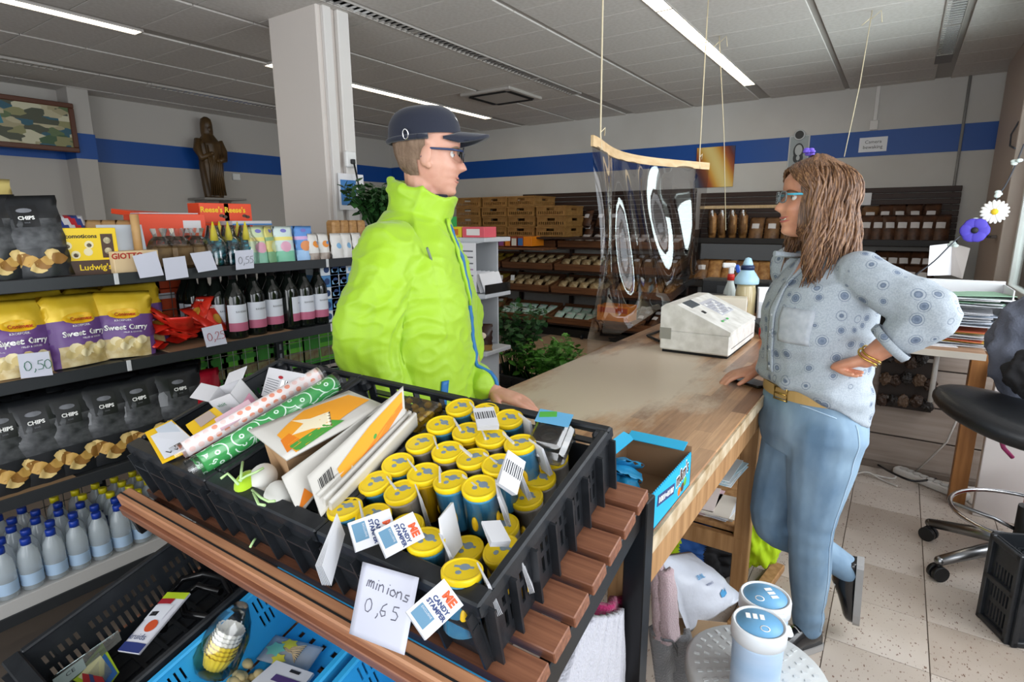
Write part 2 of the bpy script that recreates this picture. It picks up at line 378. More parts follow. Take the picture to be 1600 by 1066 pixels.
# framed pictures
def mosaic(name, cols, sc, st=(1, 1, 1)):
    def bld(N, L, b, co):
        v = N.new('ShaderNodeTexVoronoi'); v.inputs['Scale'].default_value = sc; v.distance = 'MANHATTAN'; L.new(co(st), v.inputs[0])
        s = N.new('ShaderNodeSeparateColor'); L.new(v.outputs['Color'], s.inputs[0])
        L.new(ramp(N, L, s.outputs[0], [(k/len(cols), c) for k, c in enumerate(cols)], 'CONSTANT'), b.inputs['Base Color'])
    return node_mat(name, .5, bld)
pc = at_x(114, 162, -6.79); pd = at_x(117, 238, -6.79); zt, zb = pc.z, pd.z; y1 = pc.y; y0 = y1-1.15
t = thing('framed_picture', 'wood framed aerial picture of a factory site high on the wall', 'picture', (-6.8, (y0+y1)/2, (zt+zb)/2))
hh, ww = (zt-zb)/2, (y1-y0)/2
b = MB()
for q in ((-ww, ww, hh-.045, hh), (-ww, ww, -hh, -hh+.045), (-ww, -ww+.045, -hh+.045, hh-.045), (ww-.045, ww, -hh+.045, hh-.045)): b.bx(-.03, .012, q[0], q[1], q[2], q[3], .006)
b.build('frame', mat('red_wood', '#5b3320', .4), t)
MB().bx(-.02, -.005, -ww+.04, ww-.04, -hh+.04, hh-.04).build('print', mosaic('aerial_print', ['#3f5b3c', '#8d8a5e', '#b9b08f', '#2d5a6b', '#5c6e48', '#a49a78', '#4b4e3d', '#c9c4a8'], 7, (1, 1, 2.2)), t)
b = MB(); b.prism([(-.35, -.1), (.02, -.02), (.0, .08), (-.36, .03)], TM((-.0049, 0, 0)) @ Matrix(((0, 0, 1, 0), (1, 0, 0, 0), (0, 1, 0, 0), (0, 0, 0, 1))), .001); b.build('printed_roof', mat('teal_print', '#3c7f8e', .5), t)
def paint(N, L, b, co):
    g = N.new('ShaderNodeTexWave'); g.inputs['Scale'].default_value = .42; g.inputs['Distortion'].default_value = 1.6; L.new(co((1.4, 1, 1), (0, .7, 0), (.35, 0, 0)), g.inputs[0])
    L.new(ramp(N, L, g.outputs['Fac'], [(0, '#1d4568'), (.25, '#6a2414'), (.55, '#a8551e'), (.8, '#d9a03a'), (1, '#e8cf80')]), b.inputs['Base Color'])
t = thing('abstract_painting', 'unframed abstract canvas in orange and gold on the blue band', 'picture', (-1.87, YB-.012, 2.055))
MB().bx(-.215, .215, -.015, .0, -.225, .225, .003).build('canvas', node_mat('abstract_print', .4, paint), t)
a = at_y(1248, 238, YB); t = thing('portrait', 'framed grey portrait of a long haired woman on the blue band', 'picture', (a.x, YB-.008, a.z))
MB().bx(-.1, .1, -.01, .0, -.17, .17, .003).build('frame', mat('silver_frame', '#c9cccc', .4), t)
MB().bx(-.088, .088, -.013, -.0105, -.158, .158).build('print', mat('print_grey', '#9aa2a4', .5), t)
b = MB(); b.ball((0, -.012, .01), .058, (.95, .05, 1.5)); b.ball((-.02, -.012, -.06), .045, (.8, .04, 1.3)); b.ball((.02, -.012, -.06), .045, (.8, .04, 1.3)); b.build('printed_hair', mat('print_dark', '#2e3234', .5), t)
b = MB(); b.ball((.0, -.0155, .02), .041, (.9, .05, 1.35)); b.ball((.0, -.0155, -.06), .022, (.8, .05, 1.2)); b.build('printed_face', mat('print_pale', '#b4b9b9', .5), t)
a = at_y(1250, 213, YB); t = thing('wall_clock', 'small round black clock above the grey portrait', 'clock', (a.x, YB-.02, a.z+.01))
b = MB(); b.lathe([(.055, 0), (.055, .018), (.045, .02)], TM((0, 0, 0), 90), 20); b.build('rim', mat('silver_frame', '#c9cccc', .4), t); MB().lathe([(.042, .02), (.042, .022)], TM((0, 0, 0), 90), 20).build('dial', black, t)
a = at_y(1364, 226, YB); t = thing('notice', 'white camera notice taped on the blue band', 'sign', (a.x, YB-.0065, a.z))
MB().bx(-.12, .12, -.003, 0, -.07, .07).build('sheet', paper, t)
FR = Matrix(((1, 0, 0, 0), (0, 0, -1, 0), (0, 1, 0, 0), (0, 0, 0, 1)))   # text upright, facing -Y
text('Camera', .045, ink, TM((0, -.004, .025)) @ FR, t); text('bewaking', .045, ink, TM((0, -.004, -.025)) @ FR, t)
# poster, socket and cable on the pillar
t = thing('pillar_notice', 'blue and white notice sheet on the white pillar', 'sign', (-3.038, 2.6, 1.66))
MB().bx(0, .004, -.08, .13, -.13, .1).build('sheet', paper, t); MB().bx(.0042, .006, -.065, .06, -.1, .06).build('blue_print', mat('poster_blue', '#3f7fc0', .5), t)
t = thing('wall_socket', 'white power socket high on the pillar side', 'socket', (-3.04, 2.62, 1.85)); MB().bx(0, .03, -.04, .04, -.05, .05, .006).build('box', white, t); MB().bx(.03, .05, -.015, .015, -.03, .0, .004).build('plug', black, t)
tag(MB().tube([(-2.99, 2.62, 1.82), (-2.985, 2.64, 1.7), (-2.99, 2.67, 1.5), (-3.0, 2.68, 1.3)], .006, 6).build('power_cable', black), 'black cable hanging from the pillar socket', 'cable')
tag(MB().bx(XL, XL+.03, 4.22, 4.32, 1.98, 2.06, .005).build('switch_box', white), 'small white switch box on the wall beside the statue', 'switch')
# ================================================================ the slatted display bench and its crates
BO = Vector((-1.275, .469, 1.005)); BA = .288
BU, BV, BN = Vector((1, 0, 0)), Vector((0, math.cos(BA), math.sin(BA))), Vector((0, -math.sin(BA), math.cos(BA)))
BM = Matrix(((1, 0, 0, BO.x), (0, BV.y, BN.y, BO.y), (0, BV.z, BN.z, BO.z), (0, 0, 0, 1)))   # local (u, v, n) -> world
BI = BM.inverted()
def hit(x, y, P, n): d = _ray(x, y); return EYE + d*((Vector(P)-EYE).dot(n)/d.dot(n))
def on_n(x, y, n): return BI @ hit(x, y, BM @ Vector((0, 0, n)), BN)
def on_v(x, y, v): return BI @ hit(x, y, BM @ Vector((0, v, 0)), BV)
def to_cam(c, roll=0, tilt=0, yaw=0):
    """matrix at world point c whose z looks back at the viewpoint, then turned"""
    z = (EYE-Vector(c)).normalized(); x = CR - z*CR.dot(z); x.normalize(); y = z.cross(x)
    return Matrix.Translation(c) @ Matrix((x, y, z)).transposed().to_4x4() @ rotm(tilt, yaw, 0) @ Matrix.Rotation(R_(roll), 4, 'Z')
ORD = ['first', 'second', 'third', 'fourth', 'fifth', 'sixth', 'seventh', 'eighth', 'ninth', 'tenth', 'eleventh', 'twelfth', 'thirteenth', 'fourteenth', 'fifteenth', 'sixteenth', 'seventeenth', 'eighteenth', 'nineteenth', 'twentieth']
slat_w = mat('slat_walnut', '#8f5f46', .45, noise_=(5, (1, 26, 26)), col2='#6b4230'); slat_end = mat('slat_end', '#b07c5c', .5)
rail_w = mat('rail_wood', '#b5825e', .45, noise_=(4, (1, 16, 16)), col2='#97664a')
bench = thing('display_bench', 'two tier sloping slatted wooden display bench on a black steel frame', 'bench', (-.78, .6, 0))
LB = Matrix.Translation((.78, -.6, 0)) @ BM       # (u,v,n) -> bench local
def slats(vs, n, u0, u1, w=.046, t=.022):
    for v in vs: MB().box((0, 0, 0), (u1-u0, w, t), None, .0015).build('slat', slat_w, bench).matrix_local = LB @ Matrix.Translation(((u0+u1)/2, v-w/2, n-t/2))
slats([.395-.0585*k for k in range(8)], -.125, -.02, .962)
slats([.16-.0585*k for k in range(10)], -.43, -.1, .95)
b = MB(); b.box((.47, -.037, -.128), (1.0, .03, .05), None, .003); o = b.build('front_rail', rail_w, bench); o.matrix_local = LB
b = MB(); b.box((.47, -.0415, -.1025), (1.0, .003, .0012)); o = b.build('groove', dark, bench); o.matrix_local = LB
b = MB(); b.box((.45, -.405, -.435), (1.08, .03, .05), None, .003); o = b.build('front_rail', rail_w, bench); o.matrix_local = LB
for u in (-.0, .945):
    MB().box((u, .18, -.172), (.02, .47, .045), None, .002).build('side_frame', blksteel, bench).matrix_local = LB
    MB().box((u, -.12, -.475), (.02, .62, .045), None, .002).build('side_frame', blksteel, bench).matrix_local = LB
for u in (.0, .945):
    for v, n in ((.4, -.15), (-.3, -.48)):
        p = BM @ Vector((u, v, n)); MB().bx(p.x-.02, p.x+.02, p.y-.02, p.y+.02, 0, p.z, .002).build('leg', blksteel, bench).location = (.78, -.6, 0)
# ---- crates
def holes_panel(b, L, H, holes, t, M):
    """plate 0..L by 0..H with rectangular openings cut through"""
    zs = sorted({0, H, *[h[2] for h in holes], *[h[3] for h in holes]})
    for z0, z1 in zip(zs, zs[1:]):
        cut = sorted((h[0], h[1]) for h in holes if h[2] <= z0+1e-6 and h[3] >= z1-1e-6); x = 0
        for a, c in cut+[(L, L)]:
            if a > x+1e-5: b.box(M @ Vector(((x+a)/2, 0, (z0+z1)/2)), (a-x, t, z1-z0), M.to_3x3().to_4x4())
            x = max(x, c)
def crate(name, label, M, w, l, h, m, group=None, style='euro', rib=.014):
    t = thing(name, label, 'crate', M=M, group=group); tp = .012
    def side(Lx, holes, nribs, wall, MM):
        b = MB(); holes_panel(b, Lx-2*tp, h-.004, holes, .004, MM)
        z = h-.004
        if style == 'euro':
            for k in range(nribs):
                x = (Lx-2*tp)*(k/(nribs-1)) if nribs > 1 else 0
                b.box(MM @ Vector((min(max(x, .003), Lx-2*tp-.003), -rib/2-.001, z*.45)), (.004, rib, z*.88), MM.to_3x3().to_4x4())
            for zz in ((.36*z, .68*z)[-1:] if wall == 'end_wall' else ()): b.box(MM @ Vector(((Lx-2*tp)/2, -rib/2, zz)), (Lx-2*tp, rib, .004), MM.to_3x3().to_4x4())
        b.build(wall, m, t)
    def frame(ax):   # matrices for the four walls, bottom pulled in
        tl = R_(4)
        F = {'front': TM((tp, tp, -h)) @ Matrix.Rotation(tl, 4, 'X'), 'back': TM((w-tp, l-tp, -h), rz=180) @ Matrix.Rotation(tl, 4, 'X'),
             'left': TM((tp, l-tp, -h), rz=-90) @ Matrix.Rotation(tl, 4, 'X'), 'right': TM((w-tp, tp, -h), rz=90) @ Matrix.Rotation(tl, 4, 'X')}
        return F[ax]
    if style == 'euro':
        LL = l-2*tp; hs = []
        n = 22
        for k in range(n):
            x = LL*(.1+.8*k/(n-1))
            if abs((k % 11)-5) == 0 and k > 0: continue
            hs += [(x-.0035, x+.0035, .22*h, .47*h), (x-.0035, x+.0035, .56*h, .7*h)]
        WW = w-2*tp
        eh = [(WW*.08, WW*.26, h*.6, h*.86), (WW*.32, WW*.68, h*.6, h*.86), (WW*.74, WW*.92, h*.6, h*.86)]
        side(l, hs, 8, 'side_wall', frame('right')); side(l, hs, 8, 'side_wall', frame('left'))
        side(w, eh, 5, 'end_wall', frame('back')); side(w, [(WW*.25, WW*.75, h*.02, h*.035)], 5, 'end_wall', frame('front'))
    else:
        LL = l-2*tp; WW = w-2*tp
        def two(Lx): return [(x0+k*.011, x0+k*.011+.004, z0, z0+.03) for x0 in [Lx*q for q in (.12, .3, .58, .78)] for k in range(3) for z0 in (h*.35, h*.62)]
        side(l, two(LL), 0, 'side_wall', frame('right')); side(l, two(LL), 0, 'side_wall', frame('left')); side(w, two(WW), 0, 'end_wall', frame('back')); side(w, two(WW), 0, 'end_wall', frame('front'))
    # rim
    b = MB(); e = .015; ef = .03 if style == 'euro' else .015
    for q in ((0, w, 0, ef), (0, w, l-e, l), (0, e, ef, l-e), (w-e, w, ef, l-e)): b.bx(q[0], q[1], q[2], q[3], -.007, 0, .003)
    if style == 'euro':
        for q in ((.0, w, .0, .003), (0, w, l-.003, l), (0, .003, 0, l), (w-.003, w, 0, l)): b.bx(q[0], q[1], q[2], q[3], -.02, -.004)
        for cx in (0, w-.028):
            for cy in (0, l-.028): b.bx(cx, cx+.028, cy, cy+.028, -.03, -.002, .006)
    b.build('rim', m, t)
    b = MB(); d = tp+.01
    if style == 'euro':
        for k in range(9): b.bx(d, w-d, d+(l-2*d)*k/8-.004, d+(l-2*d)*k/8+.004, -h, -h+.005)
        for k in range(7): b.bx(d+(w-2*d)*k/6-.004, d+(w-2*d)*k/6+.004, d, l-d, -h, -h+.004)
        b.bx(d, w-d, d, l-d, -h-.002, -h-.0005)
    else:
        hs = [(x-.006, x+.006, y-.006, y+.006) for x in [.03+.034*i for i in range(int((w-.06)/.034))] for y in [.03+.034*i for i in range(int((l-.06)/.034))]]
        holes_panel(b, w-2*d, l-2*d, hs, .003, TM((d, d, -h), 90) @ Matrix.Diagonal((1, 1, -1, 1)) if 0 else Matrix.Translation((d, d, -h)) @ rotm(-90) @ Matrix.Diagonal((1, 1, 1, 1)))
    o = b.build('bottom', m, t)
    if style != 'euro': o.location = (0, 0, 0)
    return t
crate_m = mat('crate_plastic', '#25282c', .38, noise_=(30, (1, 1, 1)), col2='#1c1f23', bump=(60, .05))
CW, CL, CH = .304, .388, .122
for k, lb in enumerate(('black ribbed crate holding rolls of wrapping paper', 'black ribbed crate holding plush eggs and carrot bags', 'black ribbed crate full of yellow lidded candy tubes')):
    crate('produce_crate', lb, BM @ Matrix.Translation((k*.304, 0, 0)), CW-.002, CL, CH, crate_m, 'black crates on the bench')
blue_m = mat('blue_crate_plastic', '#2f9bd2', .4, bump=(40, .04))
LOWN = -.275
crate('low_crate', 'black slotted crate on the lower tier, with papers in it', BM @ Matrix.Translation((-.035, -.335, LOWN)), .305, .40, .14, crate_m, 'crates on the lower tier')
crate('blue_crate', 'bright blue crate on the lower tier holding baking packets', BM @ Matrix.Translation((.285, -.335, LOWN)), .29, .40, .14, blue_m, 'crates on the lower tier', 'plain')
crate('blue_crate', 'bright blue crate on the lower tier under the price sheet, empty', BM @ Matrix.Translation((.59, -.335, LOWN)), .29, .40, .14, blue_m, 'crates on the lower tier', 'plain')
# ---- candy tubes
yel = mat('yellow_lid', '#f0cf1c', .32); tube_b = mat('tube_blue', '#4a90b0', .4, noise_=(60, (1, 1, 1)), col2='#3f84aa'); tube_g = mat('tube_grey', '#a29a90', .5, noise_=(70, (1, 1, .4)), col2='#8d857c')
card_w = mat('tag_card', '#cfd0d4', .45); orange_ink = mat('orange_ink', '#d8562a', .6); navy_ink = mat('navy_ink', '#31406e', .6); teal_ink = mat('slate_print', '#5c85a0', .6)
clear = film('clear_wrap', '#fbfcfc', .35, .12, .06)
def tag_card(M, parent, s=1.0, printed=False, n=4):
    b = MB()
    for k in range(n): b.box((0, 0, -.0012*k), (.046*s, .068*s, .0007), rotm(k*1.2, k*.8, 0))
    o = b.build('hang_tag', card_w, parent); o.matrix_local = M
    if printed:
        q = o
        text('ME', .017*s, orange_ink, TM((.004*s, .0225*s, .0007)), q, bold=.0009*s); text('CANDY', .0092*s, navy_ink, TM((.002*s, .0085*s, .0007)), q, bold=.0004*s); text('STAMPER', .0092*s, navy_ink, TM((.002*s, -.0005*s, .0007)), q, bold=.0004*s)
        b = MB(); b.box((-.004*s, -.0195*s, .0006), (.028*s, .021*s, .0004), None, .0001); b.build('print_block', teal_ink, q)
        text('EXCLUSIVE', .0045*s, card_w, TM((-.004*s, -.0125*s, .001)), q)
    return o
tube_tmpl = {}
def candy_tube(label, P, kind, rx=0, ry=0, rz=0, r=.0272, h=.082):
    key = kind
    M = P @ rotm(rx, ry, 0)
    if key not in tube_tmpl:
        t = thing('candy_tube', label, 'tube', M=M, group='candy tubes with yellow lids')
        bm = {'b': tube_b, 'g': tube_g, 'y': mat('tube_yellow', '#e6bb18', .4)}[kind[0]]
        MB().lathe([(r*.93, -h), (r*.97, -h+.004), (r*.96, -.012), (r*.96, -.009)], None, 24).build('tube', bm, t)
        MB().lathe([(r*.97, -.0095), (r, -.008), (r, -.0015), (r*.965, 0), (r*.86, 0), (r*.85, -.0012)], None, 28).build('lid', yel, t)
        # plain printed panels on the lid and body in place of the picture
        b = MB(); b.lathe([(.007, 0), (.007, .0005)], TM((.006, -.002, -.0012)), 12); b.lathe([(.004, 0), (.004, .0006)], TM((-.007, .003, -.0012)), 10); b.box((.006, -.010, -.0009), (.004, .008, .0005)); b.box((.006, .008, -.0009), (.004, .008, .0005)); tag(b.build('lid_print', mat('lid_print_grey', '#7d8fa0', .4), t), kind='stuff')
        b = MB()
        for a in (20, 110, 200, 290):
            c, s_ = math.cos(R_(a)), math.sin(R_(a)); b.ball((c*r*.9, s_*r*.9, -.04-.006*(a % 3)), .0115, (.5, .5, 1.3) if a % 180 < 90 else (.5, .5, 1.0), 10, 8)
        tag(b.build('body_print', mat('tube_print_yellow', '#e9bd22', .4), t), kind='stuff')
        MB().lathe([(r*.985, -h+.002), (r*1.0, -.03), (r*1.02, -.012)], None, 20, cap=False).build('clear_wrap', clear, t)
        tube_tmpl[key] = t
    else: t = dup(tube_tmpl[key], M, label)
    return t
# lid centres in the photograph, height above the rim plane, kind
LIDS = [(718, 634, .012, 'b'), (757, 642, .0, 'g'), (794, 652, .0, 'b'), (689, 661, .012, 'b'), (730, 673, .01, 'y'), (767, 682, .008, 'g'), (812, 691, .008, 'b'), (863, 711, -.04, 'g'),
 (657, 690, .01, 'g'), (699, 703, .012, 'g'), (738, 714, .012, 'g'), (779, 724, .015, 'b'), (621, 723, .008, 'b'), (662, 738, .01, 'y'), (703, 749, .012, 'b'), (749, 759, .015, 'b'),
 (585, 752, .006, 'b'), (626, 766, .008, 'g'), (538, 792, .004, 'b'), (583, 803, -.002, 'g'), (634, 822, -.014, 'g'), (665, 842, .002, 'b'), (727, 856, -.05, 'g'), (782, 858, -.03, 'y'), (722, 889, .004, 'b'), (783, 820, -.05, 'g'), (822, 775, -.052, 'g'), (843, 745, -.05, 'g')]
tubes = []
where = ['at the back edge beside the tall card', 'at the back under the grey booklet', 'at the back beside the clear tray', 'second along the back row from the carrot bags', 'bright yellow sleeved one near the back', 'beside the clear tray, in the middle', 'beside the barcode booklet near the side wall', 'lying low by the slotted side wall under the tray',
 'beside the carrot bags, third from the back', 'shiny lid, in the middle behind the yellow one', 'shiny lid, just behind the barcode booklet', 'tall one in front of the barcode booklet', 'beside the carrot bags, fourth from the back', 'bright yellow sleeved one in the middle', 'tall one left of the tallest tube', 'tallest one in the centre of the crate',
 'beside the carrot bags, fifth from the back', 'in front of the yellow sleeved one', 'at the front corner beside the carrot bags', 'half covered by the printed candy tags', 'behind the printed candy tags, half hidden', 'leaning forward above the price sheet', 'sunk low between leaning cards', 'turned round in the front corner by the side wall', 'largest looking one at the very front', 'sunk low below the tallest tube', 'sunk low by the side wall, third from the tray', 'sunk low by the side wall, second from the tray']
rnd = random.Random(3)
for k, (x, y, n, kd) in enumerate(LIDS):
    q = on_n(x, y, n); a = rnd.uniform(-25, 25)
    P = BM @ Matrix.Translation(q) @ rotm(0, 0, 90+a)
    lean = {24: (6, 16), 21: (4, 10), 18: (-4, 8), 23: (-8, -6), 15: (4, 4), 11: (4, 3)}.get(k, (rnd.uniform(-4, 4), rnd.uniform(-2, 5)))
    cn = {'b': 'blue', 'g': 'grey', 'y': 'yellow'}[kd]
    t = candy_tube(f'{cn} candy tube with yellow lid, {where[k]}', P, kd, lean[0], lean[1]); tubes.append(t)
    if k not in (7, 22, 25, 26, 27, 19, 20, 1):
        # stand the tag beside its tube, between the rows
        f_ = R_(-48+rnd.uniform(-4, 26)); tx = Vector((math.cos(f_), math.sin(f_), 0)); ty = Vector((rnd.uniform(-.12, .12), rnd.uniform(-.1, .1), 1)).normalized(); tz = tx.cross(ty).normalized(); ty = tz.cross(tx)
        C_ = Matrix.Translation(Vector(q)+Vector((.031, .004, -.026))) @ Matrix((tx, ty, tz)).transposed().to_4x4()
        o = tag_card(P.inverted() @ BM @ C_, t, .86, False); o.matrix_local = (P @ rotm(lean[0], lean[1], 0)).inverted() @ BM @ C_; o['_nodup'] = 1
for k, (x, y, n, roll, tilt, yaw, ow, pr, s) in enumerate([(583, 828, .03, -70, -8, 8, 19, 1, .86), (625, 835, .022, -63, -10, 10, 20, 1, .84), (680, 951, .03, -50, -6, 10, 24, 1, .8), (522, 858, .03, -30, 0, 72, 18, 0, 1.1), (759, 651, .03, 10, -55, 0, 1, 0, .8), (801, 738, .03, -28, -10, 42, 11, 0, .8), (775, 830, .0, 5, -50, 20, 25, 0, .62), (705, 832, -.01, 30, 0, 62, 22, 0, 1.0)]):
    P = BM @ on_n(x, y, n); M = to_cam(P, roll, tilt, yaw); par = tubes[ow]
    o = tag_card(par.matrix_world.inverted() @ M, par, s, bool(pr), 6)
    if k in (4, 5):
        b = MB()
        for q in range(9): b.box((-.016+q*.004, .004, .0008), (.0018 if q % 2 else .001, .02, .0004))
        b.build('barcode', ink, o)
# price sheet clipped over the front rim
TL, TR_, BR_, BL_ = [BM @ on_n(567, 878, .004), BM @ on_n(655, 903, .004), BM @ on_v(632, 1024, -.062), BM @ on_v(546, 990, -.062)]
def sheet_pt(u, v, off=0):
    p = TL.lerp(TR_, u).lerp(BL_.lerp(BR_, u), v); bow = math.sin(v*math.pi)*.008+math.sin(u*3.1)*.003
    return p + (EYE-p).normalized()*(bow+off)
sg = thing('price_sheet', 'handwritten white price sheet reading 0,65 on the crate front', 'sign', M=Matrix.Translation(TL.lerp(BR_, .5)))
o = MB().sheet(lambda u, v: sheet_pt(u, v)-sg.location, 10, 12, .0006).build('sheet', mat('note_paper', '#c8cad8', .75), sg)
def sheet_fn(p): return sheet_pt(p.x, 1-p.y, .0012)-sg.location
penc = mat('pencil', '#5d5d6b', .7)
hand('minions', .19, penc, TM((.14, .69, 0)) @ Matrix.Rotation(R_(-4), 4, 'Z'), sg, .0007, sheet_fn, .86)
hand('0,65', .2, penc, TM((.17, .36, 0)) @ Matrix.Diagonal((1.1, 1, 1, 1)), sg, .0007, sheet_fn, 1.25)
# ================================================================ flat packs laid out by their four real corners
class Quad:
    def __init__(s, TL, TR, BR, BL, bow=0, org=None):
        s.c = [Vector(p) for p in (TL, TR, BR, BL)]; s.w = (s.c[1]-s.c[0]).length; s.h = (s.c[3]-s.c[0]).length
        s.n = (s.c[1]-s.c[0]).cross(s.c[0]-s.c[3]).normalized()
        if s.n.dot(EYE-s.c[0]) < 0: s.n = -s.n
        s.bow = bow; s.o = (s.c[0]+s.c[2])*.5 if org is None else org
    def at(s, u, v, off=0):
        p = s.c[0].lerp(s.c[1], u).lerp(s.c[3].lerp(s.c[2], u), v)
        return p + s.n*(off+s.bow*math.sin(math.pi*min(max(u, 0), 1))*math.sin(math.pi*min(max(v, 0), 1))) - s.o
    def poly(s, pts, m, parent, name='print', off=.0012, dens=1):
        b = MB()
        if s.bow:   # follow the bulge with a fine grid of the polygon's box
            us = [p[0] for p in pts]; vs = [p[1] for p in pts]; bm = b.b
            V = [bm.verts.new((p[0], p[1], 0)) for p in pts]; f = bm.faces.new(V)
            bmesh.ops.triangulate(bm, faces=[f]); bmesh.ops.subdivide_edges(bm, edges=bm.edges[:], cuts=4, use_grid_fill=True)
            for v in bm.verts: v.co = s.at(v.co.x, v.co.y, off)
            for f in bm.faces: f.smooth = True
        else:
            V = [b.b.verts.new(s.at(p[0], p[1], off)) for p in pts]; b.b.faces.new(V)
        me = bpy.data.meshes.new(name); bmesh.ops.recalc_face_normals(b.b, faces=b.b.faces); b.b.to_mesh(me); b.b.free(); me.materials.append(m)
        return link(name, me, parent)
    def text(s, st, size, u, v, m, parent, rot=0, off=.0016, bold=0, name='lettering'):
        cu, cv = s.w, s.h
        return text(st, size, m, TM((u*cu, (1-v)*cv, 0)) @ Matrix.Rotation(R_(rot), 4, 'Z'), parent, name, bold, fn=lambda p: s.at(p.x/cu, 1-p.y/cv, off))
    def hand(s, st, size, u, v, m, parent, r=.0008, adv=.9):
        return hand(st, size, m, TM((u*s.w, (1-v)*s.h, 0)), parent, r, fn=lambda p: s.at(p.x/s.w, 1-p.y/s.h, .0012), adv=adv)
def flat_pack(name, label, cat, q, m, t=.004, prints=(), texts=(), group=None, n=8, body='sheet'):
    o = thing(name, label, cat, q.o, 0, group)
    b = MB(); n = n if q.bow else 2
    b.grid([[q.at(u/n, v/n) for v in range(n+1)]+[q.at(u/n, v/n, -t) for v in range(n, -1, -1)] for u in range(n+1)], bool(q.bow), close_v=True, cap0=True, cap1=True); b.build(body, m, o)
    for pts, pm_ in prints: q.poly(pts, pm_, o)
    for a in texts: q.text(*a[:5], o, *(a[5:]))
    return o
def R4(u0, u1, v0, v1): return [(u0, v0), (u1, v0), (u1, v1), (u0, v1)]
def EL(cu, cv, ru, rv, n=14): return [(cu+ru*math.cos(2*math.pi*k/n), cv+rv*math.sin(2*math.pi*k/n)) for k in range(n)]
def bw(x, y, n): return BM @ on_n(x, y, n)
# ---------------------------------------------------------------- rolls of wrapping paper
def roll_mat(name, base, kind):
    def bld(N, L, b, co):
        t = N.new('ShaderNodeTexCoord'); s = N.new('ShaderNodeSeparateXYZ'); L.new(t.outputs['Object'], s.inputs[0])
        a = N.new('ShaderNodeMath'); a.operation = 'ARCTAN2'; L.new(s.outputs[1], a.inputs[0]); L.new(s.outputs[0], a.inputs[1])
        c = N.new('ShaderNodeCombineXYZ'); L.new(a.outputs[0], c.inputs[0]); L.new(s.outputs[2], c.inputs[1])
        mp = N.new('ShaderNodeMapping'); L.new(c.outputs[0], mp.inputs[0])
        v = N.new('ShaderNodeTexVoronoi'); v.voronoi_dimensions = '2D'; v.inputs['Scale'].default_value = 1
        if kind == 'dots':
            mp.inputs['Scale'].default_value = (3/math.pi, 58, 1); v.inputs['Randomness'].default_value = 0
            sp = N.new('ShaderNodeSeparateColor'); L.new(v.outputs['Color'], sp.inputs[0])
            dc = ramp(N, L, sp.outputs[0], [(0, '#ee9a80'), (.5, '#f0cdc8')], 'CONSTANT')
            L.new(mix(N, L, ramp(N, L, v.outputs['Distance'], [(.3, '#ffffff'), (.34, '#000000')]), base, dc), b.inputs['Base Color'])
        else:
            mp.inputs['Scale'].default_value = (2/math.pi, 30, 1)
            w = N.new('ShaderNodeMath'); w.operation = 'SINE'; m2 = N.new('ShaderNodeMath'); m2.operation = 'MULTIPLY'; m2.inputs[1].default_value = 15
            L.new(v.outputs['Distance'], m2.inputs[0]); L.new(m2.outputs[0], w.inputs[0])
            L.new(mix(N, L, ramp(N, L, w.outputs[0], [(.8, '#000000'), (.9, '#ffffff')]), base, '#d8efdf'), b.inputs['Base Color'])
        L.new(mp.outputs[0], v.inputs['Vector']); b.inputs['Coat Weight'].default_value = .6
    return node_mat(name, .3, bld)
def roll(label, a, c, r, m):
    A, C = Vector(a), Vector(c); q = (C-A).to_track_quat('Z', 'Y').to_matrix().to_4x4(); Ln = (C-A).length
    t = thing('wrapping_roll', label, 'wrapping paper', M=Matrix.Translation(A) @ q, group='rolls of wrapping paper')
    MB().lathe([(r*.72, .012), (r*.8, 0), (r, 0), (r, Ln), (r*.8, Ln), (r*.72, Ln-.012)], None, 28, cap=False).build('paper', m, t)
    MB().lathe([(r*.7, .01), (r*.7, .0101)], None, 20).build('hollow', mat('roll_inside', '#8d8a86', .6), t)
    for z0, z1 in ((-.014, .006), (Ln-.006, Ln+.008)): MB().lathe([(r*1.03, z0), (r*1.03, z1)], None, 24, cap=False).build('clear_wrap_end', clear, t)
roll('white wrapping paper roll with coral polka dots in the black crate', bw(283, 706, .012), bw(500, 584, .03), .0165, roll_mat('polka_paper', '#f2e6e6', 'dots'))
roll('green wrapping paper roll with white line drawings in the black crate', bw(309, 729, .012), bw(524, 598, .03), .0205, roll_mat('green_paper', '#3d9a52', 'lines'))
boxw = mat('carton_white', '#c9c8cb', .6); pink = mat('pink_print', '#e9a4bf', .6); packy = mat('pack_yellow', '#f0c21c', .45)
# open white carton with pink print
P = bw(365, 625, .012); t = thing('carton', 'open white carton with pink print leaning in the black crate', 'box', M=Matrix.Translation(P) @ BM.to_3x3().to_4x4() @ rotm(8, -14, 28))
b = MB(); b.bx(-.03, .03, -.026, -.0245, -.045, .03); b.bx(-.03, .03, .0245, .026, -.045, .03); b.bx(-.03, -.0285, -.026, .026, -.045, .03); b.bx(.0285, .03, -.026, .026, -.045, .03); b.build('carton_body', boxw, t)
b = MB(); b.box((-.045, 0, .042), (.038, .05, .0012), rotm(0, 40, 0)); b.build('flap', boxw, t)
b = MB(); b.box((.012, .04, .034), (.05, .036, .0012), rotm(12, 0, 0)); b.build('flap', boxw, t)
b = MB(); b.box((.01, -.0265, -.02), (.022, .0008, .03), rotm(0, 20, 0)); b.box((.0305, 0, -.02), (.0008, .03, .03)); b.build('print', pink, t)
text('visit', .014, mat('print_green', '#3c7a55', .6), TM((-.008, -.0268, .012)) @ FR, t)
